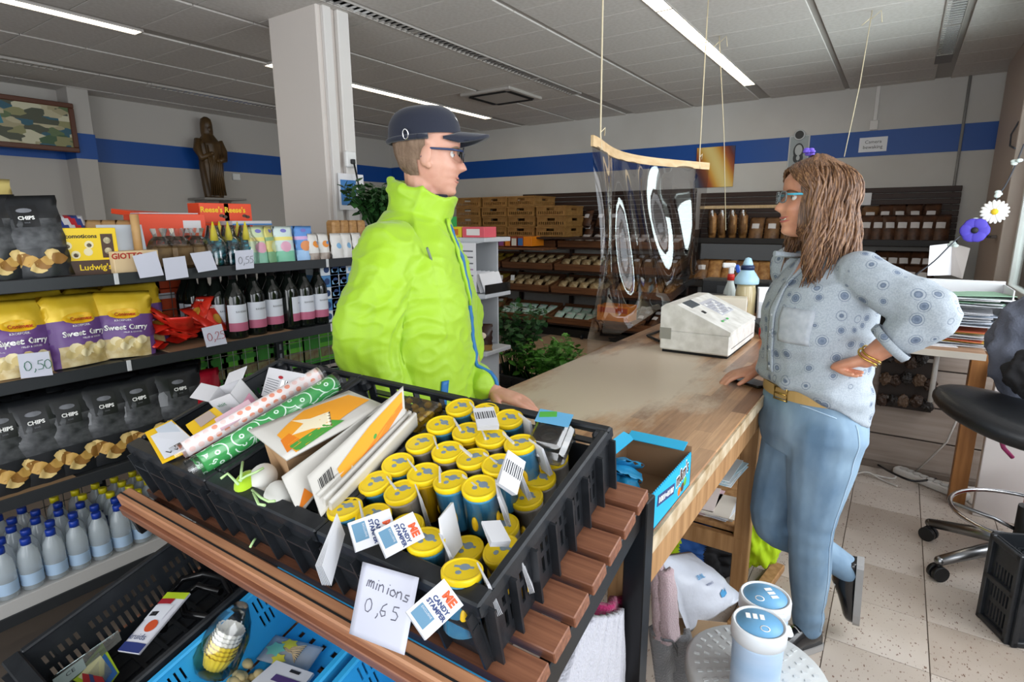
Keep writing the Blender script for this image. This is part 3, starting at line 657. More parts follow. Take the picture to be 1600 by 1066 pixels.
# small white carton with fine print
q = Quad(bw(420, 574, .05), bw(474, 584, .05), bw(452, 640, -.01), bw(408, 618, -.0))
t = flat_pack('carton', 'white printed carton with red seal standing behind the wrapping rolls', 'box', q, boxw, .022, [(R4(.5, .97, .3, .9), mat('print_white', '#f2f2f2', .6)), (EL(.44, .24, .07, .05), red_ink)], [('Wa', .02, .72, .42, ink), ('D', .02, .66, .66, ink)])
for k in range(7): q.poly(R4(.06, .44, .36+.075*k, .38+.075*k), grey_ink, t)
q = Quad(bw(226, 676, .018), bw(268, 656, .018), bw(312, 695, .012), bw(252, 722, .008))
flat_pack('envelope_pack', 'yellow edged white card pack at the front corner of the crate', 'pack', q, packy, .005, [(R4(.1, .98, .2, .98), mat('card_white', '#dfe2ea', .6)), (R4(.35, .95, .05, .5), mat('card_grey', '#c6cfdb', .6)), ([(.55, .62), (.98, .5), (.98, .56), (.58, .68)], ink)], [('W', .02, .4, .86, ink)])
q = Quad(bw(290, 664, .022), bw(335, 636, .024), bw(352, 650, .024), bw(306, 684, .02))
t = flat_pack('picture_pack', 'yellow pack printed with a baby picture beside the wrapping rolls', 'pack', q, packy, .006, [(R4(.28, .8, .05, .7), mat('baby_print', '#b9a79d', .6)), (EL(.55, .38, .16, .2), mat('baby_face', '#d5bfb2', .6)), (EL(.5, .34, .025, .035), ink), (EL(.62, .34, .025, .035), ink)])
q = Quad(bw(335, 655, .03), bw(388, 624, .03), bw(400, 640, .026), bw(345, 672, .026))
flat_pack('pink_sachet', 'pale pink paper sachet lying against the dotted roll', 'pack', q, mat('pale_pink', '#ecc6d2', .55), .003)
# ---------------------------------------------------------------- plush eggs and ribbons
eggm = mat('plush_white', '#d9d8d2', .9, sheen=.4); egg_g = mat('plush_lime', '#a9cf1e', .8, sheen=.3)
for lb, x, y, n, m, r in (('lime green plush egg in the middle crate', 387, 757, -.005, egg_g, .021), ('white plush egg beside the lime green one', 410, 749, -.008, eggm, .024), ('white plush egg under the kraft bag corner', 437, 778, -.012, eggm, .025), ('white plush egg sunk between the other eggs', 408, 772, -.022, eggm, .019)):
    o = MB().ball((0, 0, 0), r, (1, 1.3, 1), 20, 14).build('plush_egg', m); o.matrix_world = Matrix.Translation(bw(x, y, n)) @ rotm(20, 10, rnd.uniform(20, 80)); tag(o, lb, 'egg', 'plush eggs in the crate')
rib = mat('ribbon_green', '#bfe3a0', .55)
for k, pp in enumerate([[(379, 722), (377, 738), (376, 752)], [(345, 748), (356, 740), (366, 750), (372, 757)], [(373, 752), (385, 744), (400, 738), (412, 731)], [(394, 766), (408, 778), (420, 784), (430, 783)], [(396, 770), (404, 788), (414, 790)], [(391, 855), (396, 846), (399, 842)]]):
    pts = [bw(x, y, .02 if k < 5 else -.1) for x, y in pp]
    b = MB(); b.tube(pts, .0022, 6); tag(b.build('ribbon', rib), ['pale green ribbon end standing up from the lime egg', 'pale green ribbon curl at the crate rim', 'pale green ribbon over the white egg', 'pale green ribbon between the plush eggs', 'short pale green ribbon under the white egg', 'loose ribbon scrap on the bench rail'][k], 'ribbon', 'ribbons on the eggs')
# ---------------------------------------------------------------- paper bags with carrot prints
bagw = mat('bag_white', '#cdcac3', .5); carrot = mat('carrot_print', '#eda12c', .5); carrot_d = mat('carrot_deep', '#e37f1f', .5); cream = mat('cream_print', '#efe3c3', .55); leafp = mat('leaf_print', '#4b9a3f', .5); kraft = mat('kraft', '#b28d68', .7)
q = Quad(bw(388, 672, .05), bw(545, 610, .05), bw(604, 634, .045), bw(447, 718, .04), .006)
t = flat_pack('gift_bag', 'folded kraft gift bag with a carrot and cream bow print', 'bag', q, bagw, .004, [([(.1, .98), (.12, .45), (.5, .12), (.93, .18), (.98, .62), (.6, .8)], carrot), ([(.12, .98), (.1, .8), (.55, .72), (.62, .86)], leafp), ([(.2, .62), (.36, .5), (.32, .28), (.44, .46), (.62, .5), (.46, .6), (.5, .86), (.36, .7)], cream), ([(.05, .9), (.1, .6), (.2, .55), (.22, .8)], carrot_d)], group='carrot gift bags')
A = [bw(404, 690, .03), bw(447, 722, .036), bw(490, 735, -.005), bw(440, 765, -.04)]
b = MB(); b.quad(*[p-t.location for p in (bw(410, 684, .036), bw(447, 720, .036), bw(462, 768, -.05), bw(432, 752, -.05))]); b.quad(*[p-t.location for p in (bw(447, 720, .036), bw(560, 655, .036), bw(545, 690, -.04), bw(462, 768, -.05))]); b.build('kraft_side', kraft, t)
def slab(label, tl, tr, br, bl, prints, texts=(), extra=None):
    q = Quad(tl, tr, br, bl, .002); t = flat_pack('gift_bag', label, 'bag', q, bagw, .006, prints, texts, 'carrot gift bags'); return q, t
slab('plain white side of a carrot gift bag standing beside the plush eggs', bw(440, 745, .035), bw(622, 612, .055), bw(606, 628, .02), bw(468, 806, -.01), [([(.0, .92), (.1, .62), (.14, .95)], carrot_d)])
q, t = slab('white carrot gift bag with a barcode, tallest of its row', bw(480, 744, .04), bw(630, 603, .07), bw(634, 655, .03), bw(502, 808, .0), [([(.26, .97), (.23, .45), (.6, .22), (.98, .14), (.97, .55), (.62, .9)], carrot), ([(.27, .98), (.3, .86), (.97, .42), (.97, .62), (.62, .94)], carrot_d), (EL(.63, .6, .02, .06), leafp), ([(.28, .98), (.36, .68), (.38, .95)], cream)])
for k in range(11): q.poly(R4(.06+.012*k, .06+.012*k+(.008 if k % 3 else .004), .28, .62), ink, t, off=.002)
for k in range(3):
    s_ = .014*(k+1)
    slab(f'white carrot gift bag, {ORD[k+1]} behind the barcode one', bw(498+10*k, 775+6*k, .022), bw(635+8*k, 640+3*k, .035), bw(637+8*k, 662+2*k, .0), bw(503+9*k, 812+3*k, -.03), [([(.2, .95), (.3, .3), (.97, .2), (.97, .7)], carrot)] if k == 0 else [])
t = thing('clear_tray', 'clear tray of small yellow sweets behind the gift bags', 'tray', M=Matrix.Translation(bw(652, 647, -.02)) @ BM.to_3x3().to_4x4() @ rotm(0, 0, 0))
MB().bx(-.05, .04, -.035, .035, -.02, .015, .004).build('tray', clear, t)
b = MB()
for k in range(26): b.ball((rnd.uniform(-.042, .032), rnd.uniform(-.028, .028), rnd.uniform(-.012, .01)), .008, (1, .8, .7), 8, 6)
tag(b.build('sweets', packy, t), kind='stuff')
t = thing('clear_tray', 'clear hinged tray with a green and blue label by the crate handle', 'tray', M=Matrix.Translation(bw(858, 682, -.0)) @ BM.to_3x3().to_4x4() @ rotm(10, 6, 10))
b = MB(); b.bx(-.035, .035, -.04, .04, -.03, .0, .008); b.bx(-.028, .028, -.03, .03, .0, .012, .006); b.build('shell', clear, t)
b = MB(); b.lathe([(.016, .002), (.024, .002), (.026, .008), (.018, .01)], None, 18, False); b.build('ring', mat('dark_ring', '#3a3734', .3), t)
b = MB(); b.box((0, .03, .014), (.06, .03, .001)); b.build('label_card', mat('label_blue', '#5d9cc2', .4), t); b = MB(); b.box((-.012, .035, .015), (.03, .012, .001), rotm(0, 0, 15)); b.build('label_green', leafp, t)
# ---------------------------------------------------------------- the lower tier
q = Quad(bw(262, 926, -.33), bw(297, 927, -.33), bw(217, 1022, -.33), bw(184, 1017, -.33), .004)
flat_pack('seasoning_sachet', 'white sachet with lime top and red fruit lying in the low black crate', 'sachet', q, mat('sachet_white', '#dcdde6', .35), .004, [(R4(0, 1, 0, .12), mat('lime_print', '#b5cf2b', .4)), (R4(0, .62, .12, .22), red_ink), (R4(0, .8, .24, .5), mat('card_white', '#dfe2ea', .6)), (EL(.6, .6, .22, .1), mat('fruit_red', '#c9502a', .5)), (R4(0, 1, .86, 1), mat('sachet_blue', '#2c3a78', .4)), (R4(.1, .45, .36, .44), ink)], [('kruids', .018, .4, .78, navy_ink)])
q = Quad(bw(160, 1005, -.36), bw(186, 1050, -.36), bw(160, 1085, -.36), bw(112, 1062, -.36))
flat_pack('greeting_card', 'lime and blue greeting card in the low black crate', 'card', q, mat('lime_card', '#b4d433', .5), .002, [(R4(.3, 1, .08, .9), mat('card_blue', '#2d64a8', .5)), (R4(.12, .85, .2, .9), mat('card_cream', '#dfe0b0', .5))])
q = Quad(bw(128, 1052, -.345), bw(160, 1058, -.345), bw(172, 1085, -.345), bw(132, 1085, -.345))
flat_pack('booklet', 'red and blue booklet in the low black crate', 'booklet', q, mat('booklet_red', '#a3262c', .5), .003, [(R4(.35, .55, 0, 1), navy_ink)])
q = Quad(bw(78, 1060, -.35), bw(185, 985, -.35), bw(190, 1000, -.36), bw(88, 1085, -.36))
flat_pack('clear_sleeve', 'clear sleeve with a printed card in the low black crate', 'sleeve', q, film('sleeve_film', '#dfeaea', .4, .1, .12), .001, [(R4(.02, .45, .2, .95), mat('card_greyteal', '#9fb2b0', .5))], [('CE', .014, .25, .5, ink)])
tag(MB().tube([bw(x, y, -.36) for x, y in ((255, 985), (262, 930), (285, 905), (320, 897), (350, 905), (362, 930), (330, 965), (290, 960), (280, 935), (310, 915), (345, 925))], .008, 8).build('hose', mat('black_gloss', '#101012', .22)), 'coiled black hose in the low black crate', 'hose')
P = bw(335, 1040, -.335)
t = thing('cupcake_cases', 'stack of yellow and white cupcake cases in clear bag, blue crate', 'baking cups', M=to_cam(P, 40, -55, 20))
for k in range(7):
    r = .028-.0004*k; n = 36
    prof = [[Vector((math.cos(a)*(r*(.72+.28*v))*(1+.04*math.cos(a*18)), math.sin(a)*(r*(.72+.28*v))*(1+.04*math.cos(a*18)), v*.026+k*.008)) for a in [2*math.pi*j/72 for j in range(72)]] for v in (0, .5, 1)]
    b = MB(); b.grid(prof, True, close_v=True, cap0=True); b.build('baking_cup', mat('cup_yellow', '#e8cb33', .5) if k < 4 else mat('cup_white', '#e2e0d8', .5), t)
MB().lathe([(.032, -.01), (.042, .01), (.04, .06), (.03, .09), (.012, .12)], None, 14, cap=True).build('clear_bag', clear, t)
q = Quad(bw(430, 992, -.40), bw(505, 1012, -.40), bw(478, 1052, -.40), bw(400, 1030, -.40), .006)
t = flat_pack('party_picks', 'clear bag of wooden picks with teal and yellow flowers, blue crate', 'picks', q, mat('pick_bag', '#c3c6ca', .25, alpha=.55), .002)
b = MB()
for k in range(9): b.tube([q.at(.35+.03*k, .5+.02*(k % 3), .0018), q.at(.72, .12+.085*k, .0018)], .0012, 5)
tag(b.build('sticks', pale, t), kind='stuff')
def flower(cu, cv, r, n=18): return [(cu+r*(1+.25*math.cos(a*6))*math.cos(a), cv+1.4*r*(1+.25*math.cos(a*6))*math.sin(a)) for a in [2*math.pi*k/n for k in range(n)]]
q.poly(flower(.25, .55, .17), mat('teal_felt', '#6fb9a5', .7), t, 'flower', .0035); q.poly(flower(.42, .25, .14), mat('yellow_felt', '#d8cb3f', .7), t, 'flower', .0025); q.poly(flower(.42, .85, .12), mat('yellow_felt', '#d8cb3f', .7), t, 'flower', .0025)
q = Quad(bw(432, 1032, -.38), bw(490, 1052, -.38), bw(455, 1095, -.38), bw(385, 1072, -.38))
flat_pack('card_pack', 'white card pack with a purple band at the front of the blue crate', 'pack', q, boxw, .006, [(R4(.3, .9, .4, .62), mat('purple_print', '#4a3568', .5)), (R4(.5, .75, .12, .22), ink)])
P = bw(385, 1062, -.40); b = MB()
for k in range(14): b.ball((rnd.uniform(-.03, .03), rnd.uniform(-.02, .02), rnd.uniform(-.01, .012)), .012, (1.2, .8, .7), 8, 6)
o = b.build('beige_sweets', mat('beige_sweet', '#c6b07c', .6)); o.location = P; tag(o, 'heap of beige sweets in the blue crate', 'sweets', kind='stuff')
# ================================================================ the gondola with sweets, crisps and bottles
GX = -2.2; GB = GX-.42
ZT, ZM, ZL = 1.28, .976, .615
SH = {'t': ZT, 'm': ZM, 'l': ZL}
gy = lambda x, y, X=GX: at_x(x, y, X).y
Y0, Y1, Y2, Y3 = gy(180, 432)-.88, gy(180, 432), gy(510, 405), gy(510, 405)+.88
gr = thing('shelf_unit', 'dark grey double sided shop shelf unit loaded with sweets and crisps', 'shelf', (GX-.42, 1.2, 0))
gl = Vector((-GX+.42, -1.2, 0)); GM = Matrix.Translation(gl)
gm = mat('shelf_grey', '#2e3134', .45, .2); gboard = mat('shelf_liner', '#8f7355', .75); wire = mat('wire_zinc', '#9a9d98', .35, .7)
ZBASE = at_x(60, 945, GX).z
for ya, yb in ((Y0, Y1), (Y1, Y2), (Y2, Y3)):
    for z in (ZT, ZM, ZL, ZBASE):
        b = MB(); b.bx(GB, GX, ya+.003, yb-.003, z-.02, z, .002); b.bx(GX-.004, GX+.004, ya+.003, yb-.003, z-.036, z+.004, .002)
        o = b.build('shelf', gm, gr); o.location = gl
        MB().bx(GX, GX+.006, ya-.006, ya+.008, z-.034, z+.004, .001).build('price_rail_clip', mat('clip', '#c5c7c9', .4), gr).location = gl
    if ya != Y2:
        for z in (ZM, ZL): MB().bx(GX-.2, GX-.005, ya+.05+.1*(z == ZM), yb-.2, z, z+.003).build('cardboard_liner', gboard, gr).location = gl
    for y in (ya,):
        b = MB(); b.bx(GB-.03, GB+.0, y-.02, y+.02, 0, 1.3, .002); b.build('upright', gm, gr).location = gl
        b = MB()
        for k in range(24): b.bx(GB+.0, GB+.0015, y-.006, y+.006, .1+.05*k, .13+.05*k)
        tag(b.build('upright_slot', mat('slot_light', '#8d9093', .5), gr), kind='stuff').location = gl
    b = MB(); x = GB-.012; n = int((yb-ya)/.062); m = int(1.15/.062)
    for k in range(n+1): b.cyl((x, ya+(yb-ya)*k/n, .12), (x, ya+(yb-ya)*k/n, 1.27), .0018, None, 4)
    for k in range(m+1): b.cyl((x, ya, .12+1.15*k/m), (x, yb, .12+1.15*k/m), .0018, None, 4)
    tag(b.build('wire_back', wire, gr), kind='stuff').location = gl
MB().cyl((GB, Y0, 1.345), (GB, Y3, 1.345), .004, None, 6).build('top_rail', wire, gr).location = gl
for y in (Y1, Y2): MB().cyl((GB, y, 1.26), (GB, y, 1.345), .004, None, 6).build('rail_post', wire, gr).location = gl
# ---------------------------------------------------------------- soft bags: x to the viewer's right, z up, front at -y
class Bag:
    def __init__(s, w, h, t, seed=0, wr=.004, base=.75):
        s.w, s.h, s.t, s.s, s.wr, s.base = w, h, t, seed, wr, base
    def d(s, x, z):
        u = min(1, abs(2*x/s.w)); v = min(1, max(0, z/s.h)); e = (1-u**2.6)
        p = (s.base+(1-s.base)*math.sin(min(1, v/.4)*math.pi/2)) if v < .4 else max(0, math.cos((v-.4)/.6*math.pi/2))**.75
        return s.t/2*e*p + s.wr*e*p*noise.noise(Vector((x*38+s.s, z*26, s.s*3.1)))*2+.0008
    def pt(s, x, z, off=0, back=False): return Vector((x, (s.d(x, z) if back else -s.d(x, z)-off), z))
    def build(s, name, label, cat, ms, zone, group=None, nx=10, nz=14, part='bag_body'):
        t = thing(name, label, cat, (0, 0, 0), 0, group); b = MB()
        for back in (False, True):
            V = [[b.b.verts.new(s.pt(-s.w/2+s.w*i/nx + (0 if 0 < i < nx else s.wr*.6*math.sin(j*1.9+s.s)), s.h*j/nz, 0, back)) for j in range(nz+1)] for i in range(nx+1)]
            for i in range(nx):
                for j in range(nz):
                    f = b.b.faces.new((V[i][j], V[i+1][j], V[i+1][j+1], V[i][j+1])); f.smooth = True
                    f.material_index = zone((i+.5)/nx, (j+.5)/nz)
        bmesh.ops.remove_doubles(b.b, verts=b.b.verts, dist=.002); b.build(part, ms, t); return t
    def poly(s, pts, m, t, name='print', off=.0015):
        b = MB(); V = [b.b.verts.new((x, 0, z)) for x, z in pts]; f = b.b.faces.new(V)
        bmesh.ops.triangulate(b.b, faces=[f]); bmesh.ops.subdivide_edges(b.b, edges=b.b.edges[:], cuts=2, use_grid_fill=True)
        for v in b.b.verts: v.co = s.pt(v.co.x, v.co.z, off)
        for f in b.b.faces: f.smooth = True
        return b.build(name, m, t)
    def text(s, st, size, x, z, m, t, bold=0, rot=0, off=.005): off += s.wr*.6; return text(st, size, m, TM((x, z, 0)) @ Matrix.Rotation(R_(rot), 4, 'Z'), t, bold=bold, fn=lambda p: s.pt(p.x, p.y, off))
def put(t, x, y, X, z, yaw=0, lean=0, roll=0, s=1):
    """stand a shelf item under picture column x, front at depth X, base at height z"""
    return Matrix.Translation((X, at_x(x, y, X).y, z)) @ rotm(0, 0, 90+yaw) @ rotm(lean, roll, 0) @ Matrix.Scale(s, 4)
potato = [mat('crisp_tan', '#c39a4f', .5), mat('crisp_pale', '#dcc07e', .5), mat('crisp_brown', '#93682e', .5)]
cb = mat('crisp_bag_black', '#26282b', .3, noise_=(14, (1, 1, 1)), col2='#1d1f22'); cgrey = mat('crisp_bag_photo', '#595b5e', .35, noise_=(24, (1, 1, 1.4)), col2='#2c2e31')
def crisp_bag():
    g = Bag(.2, .285, .075, 1.3, .005)
    t = g.build('crisp_bag', 'x', 'crisps', [cb, cgrey], lambda u, v: 1 if .38 < v < .74 else 0)
    g.poly([(-.035, .175), (.035, .175), (.035, .25), (-.035, .25)], mat('crisp_label', '#1a1b1d', .35), t, 'label_panel', .0018)
    g.text('CHIPS', .017, 0, .205, white_ink, t, .0006); g.text('zout', .009, 0, .19, grey_ink, t); g.poly([(.022*math.cos(a), .232+.008*math.sin(a)) for a in [k*.524 for k in range(12)]], grey_ink, t, 'emblem', .0028)
    g.poly([(-.075, .15), (-.05, .15), (-.045, .185), (-.055, .205), (-.07, .2), (-.08, .18)], mat('photo_light', '#84868a', .4), t, 'printed_figure', .0016)
    r = random.Random(5)
    for k in range(9):
        cx, cz = -.062+.0155*k, .052+.018*math.sin(k*1.1)+.008*(k % 2); rr = .021+.004*r.random()
        g.poly([(cx+rr*math.cos(a)*(1+.2*math.sin(3*a+k)), cz+rr*.85*math.sin(a)) for a in [j*.7 for j in range(9)]], potato[k % 3], t, 'printed_crisp', .002+.0004*k)
    return t
cbag = crisp_bag()
lab = {0: 'black crisp bag, front of the lower shelf'}
spots = []
for k, (x, y) in enumerate([(-22, 790), (22, 780), (75, 760), (118, 735), (172, 705), (228, 690), (283, 660)]): spots.append((x, y, GX-.06, ZL, 'front row of the lower shelf', k))
for k, x in enumerate((0, 52, 98, 140, 190, 245, 292)): spots.append((x, 700, GX-.15, ZL, 'second row of the lower shelf', k))
for k, x in enumerate((30, 80, 128, 180, 230)): spots.append((x, 680, GX-.24, ZL, 'rear row of the lower shelf', k))
spots += [(62, 430, GX-.06, ZT, 'top shelf beside the yellow box', 0), (2, 430, GX-.06, ZT, 'top shelf at the frame edge', 0)]
for i, (x, y, X, z, w_, k) in enumerate(spots):
    lb = f'black crisp bag with potato print, {ORD[k]} in the {w_}' if 'row' in w_ else f'large black crisp bag with potato print on the {w_}'
    M = put(None, x, y, X, z, rnd.uniform(-10, 10), -6, rnd.uniform(-4, 4), 1.0 if z == ZL else .9)
    if i == 0: cbag.matrix_world = M; cbag['label'] = lb; cbag['group'] = 'black crisp bags'
    else: dup(cbag, M, lb, 'black crisp bags')
# purple and yellow prawn cracker bags
fy = mat('foil_yellow', '#d9ae1e', .25, .15, noise_=(10, (1, 1, 1)), col2='#e6c43a'); pur = mat('bag_purple', '#6d4a8a', .35); see = mat('cracker_window', '#e0d2a6', .4, noise_=(30, (1, 1, 1)), col2='#c2a86c')
def kroepoek():
    g = Bag(.2, .255, .085, 4.2, .009)
    t = g.build('prawn_cracker_bag', 'x', 'crackers', [fy, pur, see], lambda u, v: 0 if v > .62 else (1 if v > .32 or abs(u-.5) > .42 else 2))
    g.poly([(.048*math.cos(a)*1.15, .168+.02*math.sin(a)) for a in [k*.524 for k in range(12)]], mat('badge_gold', '#e8b71f', .35), t, 'badge', .002)
    g.text('Conimex', .018, 0, .165, mat('logo_red', '#b02a1e', .5), t, .0005); g.text('KROEPOEK', .011, -.01, .142, white_ink, t)
    g.text('Sweet Curry', .027, 0, .115, white_ink, t, .0008); g.text('MILD & GEKRUID', .008, .02, .096, white_ink, t)
    for k in range(8):
        cx, cz = -.05+.014*k, .045+.02*((k*5) % 3)/2
        g.poly([(cx+.019*math.cos(a), cz+.017*math.sin(a)) for a in [j*.63 for j in range(10)]], mat('cracker_a', '#e7d9ac', .5) if k % 2 else mat('cracker_b', '#d2bd80', .5), t, 'cracker', .0018+.0004*k)
    return t
kb = kroepoek()
ks = [(-18, 600, GX-.07, 'front'), (38, 590, GX-.06, 'front'), (128, 545, GX-.08, 'front'), (196, 540, GX-.08, 'front'), (78, 560, GX-.16, 'middle'), (2, 590, GX-.17, 'middle'), (155, 540, GX-.18, 'middle'), (222, 530, GX-.16, 'middle'), (30, 560, GX-.27, 'rear'), (95, 550, GX-.27, 'rear'), (160, 540, GX-.28, 'rear'), (215, 530, GX-.27, 'rear')]
cnt = {}
for i, (x, y, X, row) in enumerate(ks):
    cnt[row] = cnt.get(row, 0)+1; lb = f'purple and yellow prawn cracker bag, {ORD[cnt[row]-1]} in the {row} row'
    M = put(None, x, y, X, ZM+(.0 if row == 'front' else .015), rnd.uniform(-12, 12), -8, rnd.uniform(-6, 6), rnd.uniform(.9, .96))
    if i == 0: kb.matrix_world = M; kb['label'] = lb; kb['group'] = 'prawn cracker bags'
    else: dup(kb, M, lb, 'prawn cracker bags')
# small red sachets, heaped
redf = mat('foil_red', '#c4261c', .28, .1, noise_=(12, (1, 1, 1)), col2='#d93a26')
g = Bag(.085, .13, .03, 2.2, .004); rs = g.build('nut_sachet', 'x', 'nuts', [redf], lambda u, v: 0, nx=8, nz=10)
g.text('TASTE', .013, 0, .1, white_ink, rs, .0004); g.poly([(.02*math.cos(a), .05+.022*math.sin(a)) for a in [k*.63 for k in range(10)]], mat('nut_gold', '#b9862f', .5), rs)
rp = [(255, 540, .0, -75, 40), (275, 540, .01, -80, -60), (300, 535, .015, -70, 100), (262, 530, .05, -70, 10), (288, 530, .05, -62, 150), (318, 530, .03, -40, -35), (345, 525, .02, -25, 20), (272, 520, .075, -50, 70), (305, 520, .055, -35, -70), (335, 525, .045, -55, 35)]
for i, (x, y, dz, lean, yaw) in enumerate(rp):
    M = put(None, x, y, GX-.07-.02*(i % 3), ZM+.02+dz, yaw, lean, 0)
    lb = f'red nut sachet in the heap beside the bottles, {ORD[i]} from its shelf edge'
    if i == 0: rs.matrix_world = M; rs['label'] = lb; rs['group'] = 'red nut sachets'
    else: dup(rs, M, lb, 'red nut sachets')
# larger red foil bags on the lower shelf
red2 = mat('foil_crimson', '#a80f28', .25, .1, noise_=(8, (1, 1, 1)), col2='#c21a34')
g = Bag(.17, .24, .07, 7.7, .008); rb = g.build('red_bag', 'crimson foil bag behind the wrapping paper crate', 'sweets', [red2], lambda u, v: 0, 'crimson foil bags')
g.text('ee', .09, .0, .11, mat('swirl_pale', '#d98a94', .4), rb); rb.matrix_world = put(None, 322, 655, GX-.07, ZL, 10, -8, 4, 1.05)
for k, (x, y, X, dz, ln, rl, lb) in enumerate([(190, 600, GX-.2, .2, -78, 25, 'crimson foil bag lying on top of the crisp bags'), (230, 600, GX-.22, .19, -80, -30, 'crimson foil bag with pale end lying beside another one')]): dup(rb, put(None, x, y, X, ZL+dz, 20, ln, rl, .9), lb)
# wine bottles
glass_d = mat('bottle_glass', '#101512', .08, spec=.7); lab_w = mat('wine_label', '#cfd3dc', .55); lab_p = mat('wine_pink', '#b5607c', .5); caps = mat('wine_capsule', '#131316', .3)
wb = thing('wine_bottle', 'x', 'bottle', (0, 0, 0), 0, 'wine bottles')
MB().lathe([(.03, 0), (.041, .004), (.042, .012), (.042, .165), (.039, .185), (.027, .21), (.0175, .23), (.0155, .25)], None, 24).build('glass_body', glass_d, wb)
MB().lathe([(.0158, .235), (.016, .285), (.0172, .287), (.0172, .293), (.01, .294)], None, 16).build('capsule', caps, wb)
def wrap(r, z0, z1, a0, a1, m, nm, par):
    b = MB(); b.grid([[Vector((r*math.cos(R_(a)), r*math.sin(R_(a)), z)) for z in (z0, z1)] for a in np.linspace(a0, a1, 15)]); return b.build(nm, m, par)
wrap(.0424, .07, .145, 190, 350, lab_w, 'label', wb); wrap(.0424, .035, .07, 190, 350, lab_p, 'lower_label', wb)
text('RAVENNO', .011, ink, Matrix(), wb, fn=lambda p: Vector((.0428*math.sin(p.x/.0428), -.0428*math.cos(p.x/.0428), p.y+.115)))
bs = [(372, 522, GX-.06, 'front'), (402, 518, GX-.07, 'front'), (429, 512, GX-.08, 'front'), (455, 505, GX-.08, 'front'), (478, 500, GX-.07, 'front'), (500, 497, GX-.07, 'front'), (345, 512, GX-.13, 'second'), (325, 505, GX-.18, 'second'), (308, 505, GX-.23, 'second'), (297, 505, GX-.28, 'second'), (385, 510, GX-.16, 'second'), (416, 507, GX-.17, 'second'), (443, 502, GX-.17, 'second'), (468, 498, GX-.17, 'second'), (490, 494, GX-.17, 'second'), (360, 505, GX-.22, 'third'), (398, 503, GX-.26, 'third'), (428, 500, GX-.26, 'third'), (458, 497, GX-.26, 'third'), (484, 494, GX-.26, 'third')]
cnt = {}
for i, (x, y, X, row) in enumerate(bs):
    cnt[row] = cnt.get(row, 0)+1; lb = f'dark wine bottle with pale label, {ORD[cnt[row]-1]} in the {row} row'
    M = put(None, x, y, X, ZM, rnd.uniform(-14, 14) + (60 if i == 3 else 0))
    if i == 0: wb.matrix_world = M; wb['label'] = lb
    else: dup(wb, M, lb)
# ---------------------------------------------------------------- cartons
def pbox(name, label, cat, w, d, h, m, prints=(), texts=(), group=None, bev=.0015):
    t = thing(name, label, cat, (0, 0, 0), 0, group); MB().bx(-w/2, w/2, 0, d, 0, h, bev).build('carton_body', m, t)
    for pts, pm_ in prints:
        b = MB(); b.prism(pts, Matrix(((1, 0, 0, 0), (0, 0, -1, 0), (0, 1, 0, 0), (0, 0, 0, 1))), .0008); b.build('print', pm_, t)
    for st, size, x, z, tm, *bo in texts: text(st, size, tm, TM((x, -.0012, z)) @ FR, t, bold=bo[0] if bo else 0)
    return t
def RC(x0, x1, z0, z1): return [(x0, z0), (x1, z0), (x1, z1), (x0, z1)]
def OV(cx, cz, r, n=12, e=1): return [(cx+r*math.cos(2*math.pi*k/n), cz+r*e*math.sin(2*math.pi*k/n)) for k in range(n)]
choc_y = mat('box_yellow', '#efcb12', .35); brown = mat('box_brown', '#4a3122', .4)
t = pbox('chocolate_box', 'yellow chocolate box with a brown lower band on the top shelf', 'box', .185, .06, .155, choc_y, [(RC(-.0925, .0925, 0, .048), brown), (RC(.045, .08, .055, .135), brown)] + [(OV(x, z, .013), mat('choc_cream', '#e8dcb4', .5)) for x, z in ((-.05, .098), (.01, .1), (-.03, .068), (.005, .076), (-.065, .065))] + [(OV(x, z, .007), brown) for x, z in ((-.05, .096), (.01, .098), (-.03, .066))] + [(OV(.0625, z, .011), mat('choc_cream', '#e8dcb4', .5)) for z in (.078, .113)],
 [('Chocomoticons', .0185, -.025, .128, ink, .0005), ("Ludwig's", .027, .02, .024, choc_y, .0005)])
t.matrix_world = put(t, 140, 425, GX-.06, ZT, -6)
b = MB(); b.lathe([(.013, -.0012), (.016, -.0012)], Matrix.Translation((-.055, 0, .024)) @ rotm(90), 16, False); b.build('round_logo', choc_y, t)
t = pbox('chocolate_box', 'second yellow chocolate box standing close behind the first', 'box', .185, .06, .155, choc_y); t.matrix_world = put(t, 138, 420, GX-.135, ZT, -6)
# tan sachets in a white display carton
tan = mat('sachet_tan', '#c9a26e', .5, noise_=(9, (1, 1, 1)), col2='#b98f5b')
t = pbox('display_carton', 'white open display carton holding tan coffee sachets', 'box', .3, .1, .06, boxw); t.matrix_world = put(t, 178, 405, GX-.25, ZT)
g = Bag(.05, .12, .016, 3.3, .002); sb = g.build('coffee_sachet', 'x', 'sachet', [tan], lambda u, v: 0, 'tan coffee sachets', 6, 8); g.poly([(-.008, .03), (.012, .035), (.008, .075), (-.012, .07)], mat('sachet_pale', '#e6d3b2', .5), sb)
for k in range(7):
    M = put(None, 142+11.5*k, 405, GX-.28+.01*(k % 2), ZT+.062, 0, -4, 2, 1.0); lb = f'tan coffee sachet, {ORD[k]} along in the white display carton'
    if k == 0: sb.matrix_world = M; sb['label'] = lb
    else: dup(sb, M, lb)
